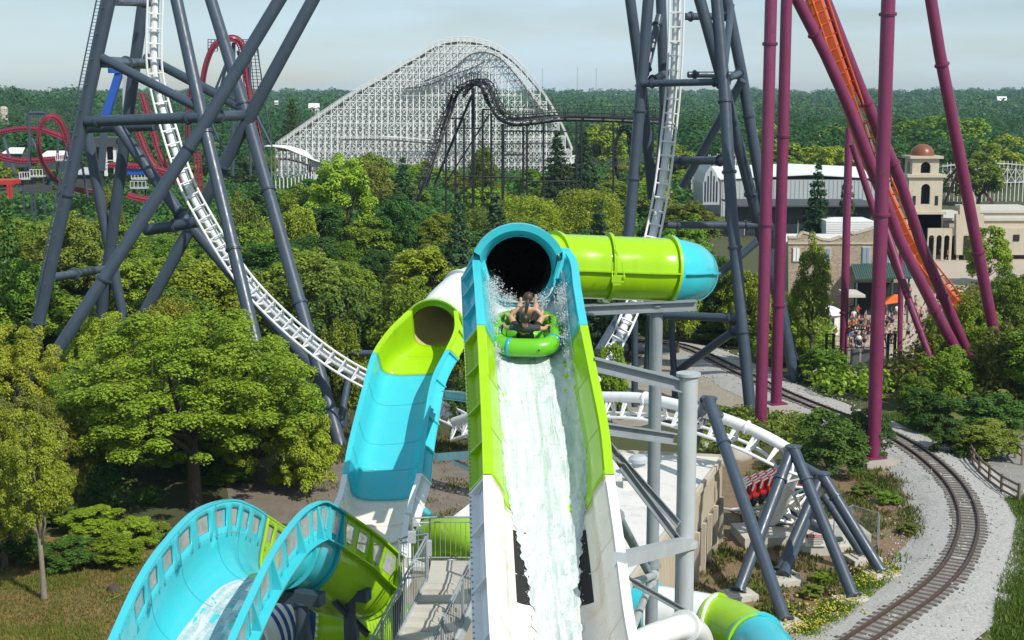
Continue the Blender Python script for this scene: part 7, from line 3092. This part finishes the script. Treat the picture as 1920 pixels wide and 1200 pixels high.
def make_person(label, J, face, cols, group=None, longhair=False, loc=(0, 0, 0), rz=0.0, M4=None, shirt=True, hairm='hair_dark', skin='skin_a', shorts_len='short'):
    K, E = body_joints(J)
    bme = skin_mesh('body', K, E, 'pelvis', 1)
    it, eyes, f, up, sd_ = face_bits(J, face)
    add_ell(bme, it)
    bme.materials.append(M[skin])
    t = thing('person', label, 'person', loc, group)
    ob = bpy.data.objects.new('body', bme)
    link(ob, t)
    ch = [('hair', hair_mesh(J, face, longhair), hairm)]
    em = MB()
    for c, r in eyes: em.ell(c, r, 8, 6)
    ch.append(('eyes', em, 'black_plastic'))
    for nm, mb, mk in ch:
        me = bpy.data.meshes.new(nm)
        me.from_pydata([tuple(p) for p in mb.v], [], mb.f)
        me.shade_smooth()
        me.materials.append(M[mk])
        link(bpy.data.objects.new(nm, me), t)
    up_ex = {}
    for s in 'lr':
        up_ex['sl' + s] = (lerp(J['sh' + s], J['el' + s], .62), .062, .062)
    if shirt:
        keep = {'pelvis', 'waist', 'chest', 'neckb', 'shl', 'shr'}
        K3, E3 = dict(K), E + [('shl', 'sll'), ('shr', 'slr')]
        up_ex['pelvis'] = (K['pelvis'][0], .155, .128)
        up_ex['waist'] = (K['waist'][0], .142, .118)
        sme = sub_skin('shirt', K3, E3, keep, 1.08, 'pelvis', up_ex)
        sme.materials.append(M['c_' + cols[0]])
        link(bpy.data.objects.new('shirt', sme), t)
    ex = {}
    for s in 'lr':
        ex['se' + s] = (lerp(J['hp' + s], J['kn' + s], .80 if shorts_len == 'short' else .2), .084, .084)
    if shorts_len == 'long':
        keep = {'pelvis', 'hpl', 'hpr', 'tml', 'tmr', 'knl', 'knr', 'cfl', 'cfr', 'anl', 'anr'}
        sme = sub_skin('trousers', K, E, keep, 1.08, 'pelvis')
    else:
        keep = {'pelvis', 'hpl', 'hpr', 'tml', 'tmr'}
        sme = sub_skin('shorts', K, E + [('tml', 'sel'), ('tmr', 'ser')], keep, 1.10, 'pelvis', ex)
    sme.materials.append(M['c_' + cols[1]])
    link(bpy.data.objects.new(sme.name, sme), t)
    m = MB()
    if len(cols) > 2:
        for s in 'lr':
            a, b = V(J['an' + s]), V(J['to' + s])
            d = (b - a)
            d.z = 0
            d = d.normalized() if d.length > .01 else V((0, -1, 0))
            c = a.lerp(b, .5)
            m.path([a - d * .05 + V((0, 0, -.05)), c + V((0, 0, -.025)), b + d * .045 + V((0, 0, -.005))], [.044, .046, .036], 10)
        me = bpy.data.meshes.new('shoes')
        me.from_pydata([tuple(p) for p in m.v], [], m.f)
        me.shade_smooth()
        me.materials.append(M['c_' + cols[2]])
        link(bpy.data.objects.new('shoes', me), t)
    if M4 is not None:
        t.matrix_world = M4
    else:
        t.rotation_euler.z = rz
    return t


def stand_pose(step=0.0, arm=0.0, hold=False):
    J = {'pelvis': (0, 0, .95), 'chest': (0, .01, 1.30), 'neck': (0, .0, 1.48), 'head': (0, -.015, 1.60)}
    for s, k in (('l', -1), ('r', 1)):
        sw = step * k
        J['sh' + s] = (k * .17, 0, 1.40)
        J['el' + s] = (k * .225, .03 + sw * .35 + arm * .02, 1.13)
        J['wr' + s] = (k * .235, -.07 + sw * .5, .90)
        J['ha' + s] = (k * .235, -.10 + sw * .6, .80)
        if hold and k > 0:
            J['elr'] = (.24, -.02, 1.14)
            J['wrr'] = (.17, -.24, 1.20)
            J['har'] = (.14, -.32, 1.24)
        J['hn' + s] = (k, 0, 0)
        J['hp' + s] = (k * .095, 0, .90)
        J['kn' + s] = (k * .10, -.02 - sw * .55, .50)
        J['an' + s] = (k * .10, .02 - sw * .75 + abs(step) * .25 * (1 if sw < 0 else -.0), .085 + (.05 if sw < 0 and step else 0))
        J['to' + s] = (k * .12, -.15 - sw * .75 + abs(step) * .25 * (1 if sw < 0 else -.0), .045 + (.0 if sw < 0 and step else 0))
    return J


protos = {}
crowd = [
    (1627, 640, 0, 'red', 'navy', 'white', 0.3, 'person in a red shirt standing left of the front purple column', 'short'),
    (1613, 628, 1, 'black', 'khaki', 'black', 2.0, 'person in a black shirt walking past the kiosk side', 'short'),
    (1604, 640, 2, 'white', 'black', 'white', 4.0, 'person in white top beside the bicycles by the kiosk', 'short'),
    (1594, 622, 0, 'navy', 'grey', 'white', 1.1, 'person in navy behind the group by the kiosk', 'short'),
    (1590, 642, 1, 'orange', 'navy', 'black', 5.2, 'person in an orange shirt next to the white kiosk', 'short'),
    (1608, 600, 2, 'red', 'black', 'white', .6, 'person in red under the flat awning of the shop', 'short'),
    (1596, 598, 0, 'charcoal', 'navy', 'black', 3.1, 'person in charcoal under the flat awning of the shop', 'long'),
    (1657, 652, 1, 'black', 'black', 'white', 3.3, 'person in black left of the walking pair behind the front purple column', 'long'),
    (1668, 655, 2, 'black', 'navy', 'white', 3.0, 'person in black at the middle of the trio right of the front purple column', 'short'),
    (1677, 650, 0, 'charcoal', 'khaki', 'white', 2.8, 'person in charcoal and khaki right of the trio', 'short'),
    (1660, 600, 1, 'blue', 'grey', 'white', 1.0, 'person in a blue shirt in front of the orange canopy', 'short'),
    (1666, 612, 2, 'white', 'navy', 'white', 4.4, 'person in white and navy in front of the orange canopy', 'short'),
    (1698, 590, 0, 'navy', 'khaki', 'black', 5.0, 'person in navy between the slim purple columns', 'short'),
    (1714, 620, 1, 'khaki', 'navy', 'white', 2.2, 'person in a khaki shirt between the leaning purple columns', 'short'),
    (1735, 575, 2, 'charcoal', 'black', 'white', 1.7, 'person in dark clothes beside the leaning purple columns', 'long'),
    (1742, 595, 0, 'grey', 'navy', 'white', .2, 'person in grey behind the leaning purple columns', 'short'),
    (1763, 486, 1, 'white', 'navy', 'white', 3.9, 'person in white on the mission court', 'short'),
    (1776, 490, 2, 'red', 'black', 'white', 1.2, 'person in red on the mission court', 'short'),
    (1758, 480, 0, 'navy', 'black', 'white', .8, 'person in navy by the mission arcade', 'short'),
    (1790, 480, 1, 'charcoal', 'grey', 'white', 4.8, 'person in charcoal by the mission gable', 'short'),
    (1595, 653, 2, 'blue', 'khaki', 'white', .4, 'person in a blue top close behind the gate arch', 'short'),
    (1641, 606, 0, 'teal', 'navy', 'white', 2.5, 'person in teal behind the front purple column', 'short'),
    (1620, 655, 1, 'grey', 'black', 'white', 5.6, 'person in grey near the gate arch', 'short'),
    (1705, 560, 2, 'pink', 'navy', 'white', 2.9, 'person in a pink top near the shop canopy end', 'short'),
]
rc2 = random.Random(12)
for i, (c0, c1, px, py) in enumerate((('white', 'khaki', 1600, 612), ('teal', 'grey', 1586, 632), ('pink', 'khaki', 1610, 620), ('grey', 'khaki', 1622, 614), ('khaki', 'black', 1634, 622), ('orange', 'black', 1598, 630), ('blue', 'black', 1616, 645), ('black', 'grey', 1662, 628),
                                      ('navy', 'navy', 1672, 618), ('white', 'grey', 1680, 600), ('red', 'khaki', 1690, 612), ('teal', 'black', 1702, 640), ('charcoal', 'charcoal', 1684, 640), ('pink', 'black', 1726, 606), ('grey', 'grey', 1716, 585), ('orange', 'khaki', 1750, 560))):
    crowd.append((px, py, i % 3, c0, c1, 'white', rc2.uniform(0, 6.28), 'person in a %s top and %s shorts among the plaza crowd' % (c0, c1), 'short'))
for (px, py, k, c0, c1, c2, rz, lb, ln) in crowd:
    key = (k, ln)
    p = G(px, py, .02)
    if key not in protos:
        J = stand_pose([0, .38, .25][k], 0, k == 2)
        t = make_person(lb, J, (0, -1, 0), (c0, c1, c2), 'visitors on the plaza', longhair=(k == 2), loc=(0, 0, 0), shorts_len=ln, skin=('skin_a', 'skin_b', 'skin_a')[k], hairm='hair_mid' if k == 1 else 'hair_dark')
        protos[key] = t
    else:
        t = copy_tree(protos[key])
    t.location = p
    t.rotation_euler.z = rz
    sc_ = random.uniform(.94, 1.06)
    t.scale = (sc_,) * 3
    t['label'] = lb
    for ch in t.children:
        nm = ch.name.split('.')[0]
        mk = {'shirt': c0, 'shorts': c1, 'trousers': c1, 'shoes': c2}.get(nm)
        if mk and ch.material_slots:
            ch.material_slots[0].link = 'OBJECT'
            ch.material_slots[0].material = M['c_' + mk]
# pushchair-like stroller and bench on the plaza
for (px, py, lb) in ((1611, 652, 'stroller with pale canopy beside the visitors near the kiosk'), (1600, 648, 'dark stroller parked next to the kiosk')):
    c = G(px, py, .02)
    s_ = thing('stroller', lb, 'stroller', c)
    m = MB()
    for dx in (-.25, .25):
        m.tube(c + V((dx, -.3, .12)), c + V((dx, .45, 1.0)), .02)
        m.tube(c + V((dx, .3, .12)), c + V((dx, -.1, .6)), .02)
    m.tube(c + V((-.25, .45, 1.0)), c + V((.25, .45, 1.0)), .02)
    m.build('frame', M['black_steel'], s_)
    m = MB()
    m.path([c + V((0, -.25, .4)), c + V((0, .1, .42)), c + V((0, .25, .75))], [.2, .24, .2], 8)
    m.build('seat', M['c_navy'], s_)
    m = MB()
    m.ell(c + V((0, .12, .85)), (.27, .3, .22))
    m.build('canopy', M['c_white' if 'pale' in lb else 'c_black'], s_)
    for dx in (-.27, .27):
        for dy in (-.3, .3):
            m = MB()
            m.tube(c + V((dx - .02, dy, .12)), c + V((dx + .02, dy, .12)), .12, n=12)
            m.build('wheel', M['black_plastic'], s_)

# ---------------------------------------------------------------- raft and riders
sR = 6.62
cR, aR, tR, nR, WR, hwR, hbR = fm.frame(sR)
base = fm.pt(sR, 0)
ex, ey, ez = aR.normalized(), tR.normalized(), (-nR).normalized()
ey = ez.cross(ex).normalized()
RM = Matrix(((ex.x, ey.x, ez.x, 0), (ex.y, ey.y, ez.y, 0), (ex.z, ey.z, ez.z, 0), (0, 0, 0, 1)))
RM.translation = base + ez * .10 - ex * .06
RM = RM @ Matrix.Rotation(R(-3), 4, 'Z') @ Matrix.Rotation(R(-5), 4, 'X')
raft = thing('raft', 'green inflatable raft carrying two riders up the white water', 'raft', (0, 0, 0))
tr_ = .175
hx, hy, rc_ = .54, .72, .36


def rr_pts(hx, hy, rc, n=8, z=0.0):
    out = []
    for (cx, cy, a0) in ((hx - rc, -hy + rc, -90), (hx - rc, hy - rc, 0), (-hx + rc, hy - rc, 90), (-hx + rc, -hy + rc, 180)):
        for i in range(n + 1):
            a = R(a0 + 90 * i / n)
            out.append(V((cx + rc * math.cos(a), cy + rc * math.sin(a), z)))
    return out


m = MB()
m.path(rr_pts(hx, hy, rc_, 8, tr_), tr_, 16, closed=True)
m.build('tube', M['raft_green'], raft, ang=180)
m = MB()
m.path([V((-.36, -.16, tr_ - .02)), V((0, -.13, tr_ + .02)), V((.36, -.16, tr_ - .02))], [.12, .14, .12], 12)
m.build('thwart', M['raft_green'], raft, ang=180)
m = MB()
pl = rr_pts(hx - .06, hy - .06, rc_ - .04, 6, .06)
m.poly(pl)
m.build('floor', M['raft_green'], raft, solid=.04)
m = MB()
pa = rr_pts(hx, hy, rc_, 8, tr_)
k = len(pa)
for (i0, i1) in ((6, 7), (33, 34)):
    sub = pa[i0:i1 + 1] if i0 == 0 else pa[i0:i1 + 1]
    m.path(sub, tr_ + .006, 16)
m.parts('aqua_patch', M['raft_aqua'], raft, ang=180)
for (x, y) in ((-.52, -.22), (.52, -.22), (-.52, .25), (.52, .25)):
    m = MB()
    s = 1 if x > 0 else -1
    m.path([V((x - s * .06, y - .10, tr_ + .155)), V((x - s * .08, y - .06, tr_ + .225)), V((x - s * .08, y + .06, tr_ + .225)), V((x - s * .06, y + .10, tr_ + .155))], .02, 8)
    m.build('handle', M['black_plastic'], raft)
m = MB()
m.ell(V((.28, -.905, tr_ + .03)), (.02, .012, .02), 8, 6)
m.build('valve', M['black_plastic'], raft)
raft.matrix_world = RM


def rider(py, head_back, feet_y, knee, spread, armx, army):
    J = {'pelvis': (0, py, .17), 'chest': (0, py - .26, .42), 'neck': (0, py - .36, .57), 'head': (0, py - .38, .69)}
    for s, k in (('l', -1), ('r', 1)):
        J['sh' + s] = (k * .175, py - .32, .51)
        J['el' + s] = (k * (.37), py - .24, .46)
        J['wr' + s] = (k * armx * .94, army - .03, tr_ + .27)
        J['ha' + s] = (k * armx, army + .05, tr_ + .235)
        J['hn' + s] = (0, 0, 1)
        J['hp' + s] = (k * .10, py + .02, .17)
        J['kn' + s] = (k * spread, py + .40, knee)
        J['an' + s] = (k * spread * .9, feet_y, .30)
        J['to' + s] = (k * spread * .95, feet_y + .12, .42)
    return J


J1 = rider(-.22, 0, .52, .44, .31, .44, -.22)
make_person('rear rider with short dark hair in a charcoal shirt leaning back in the green raft', J1, (0, 1, .25), ('charcoal', 'black'), M4=RM, skin='skin_a')
J2 = rider(.44, 0, .98, .56, .13, .44, .30)
J2.update(chest=(0, .31, .47), neck=(0, .26, .65), head=(.02, .27, .78))
for s, k in (('l', -1), ('r', 1)):
    J2['sh' + s] = (k * .165, .27, .58)
    J2['el' + s] = (k * .33, .20, .42)
for s, k in (('l', -1), ('r', 1)):
    J2['kn' + s] = (k * .17, .76, .46)
    J2['an' + s] = (k * .14, .94, .36 + (.07 if k > 0 else 0))
    J2['to' + s] = (k * .15, 1.00, .53 + (.07 if k > 0 else 0))
    J2['hn' + s] = (0, 0, 1)
make_person('front rider with a long brown ponytail and bare raised feet in the green raft', J2, (0, 1, .15), ('black', 'black'), M4=RM, longhair=True, shirt=False, hairm='hair_mid', skin='skin_a')
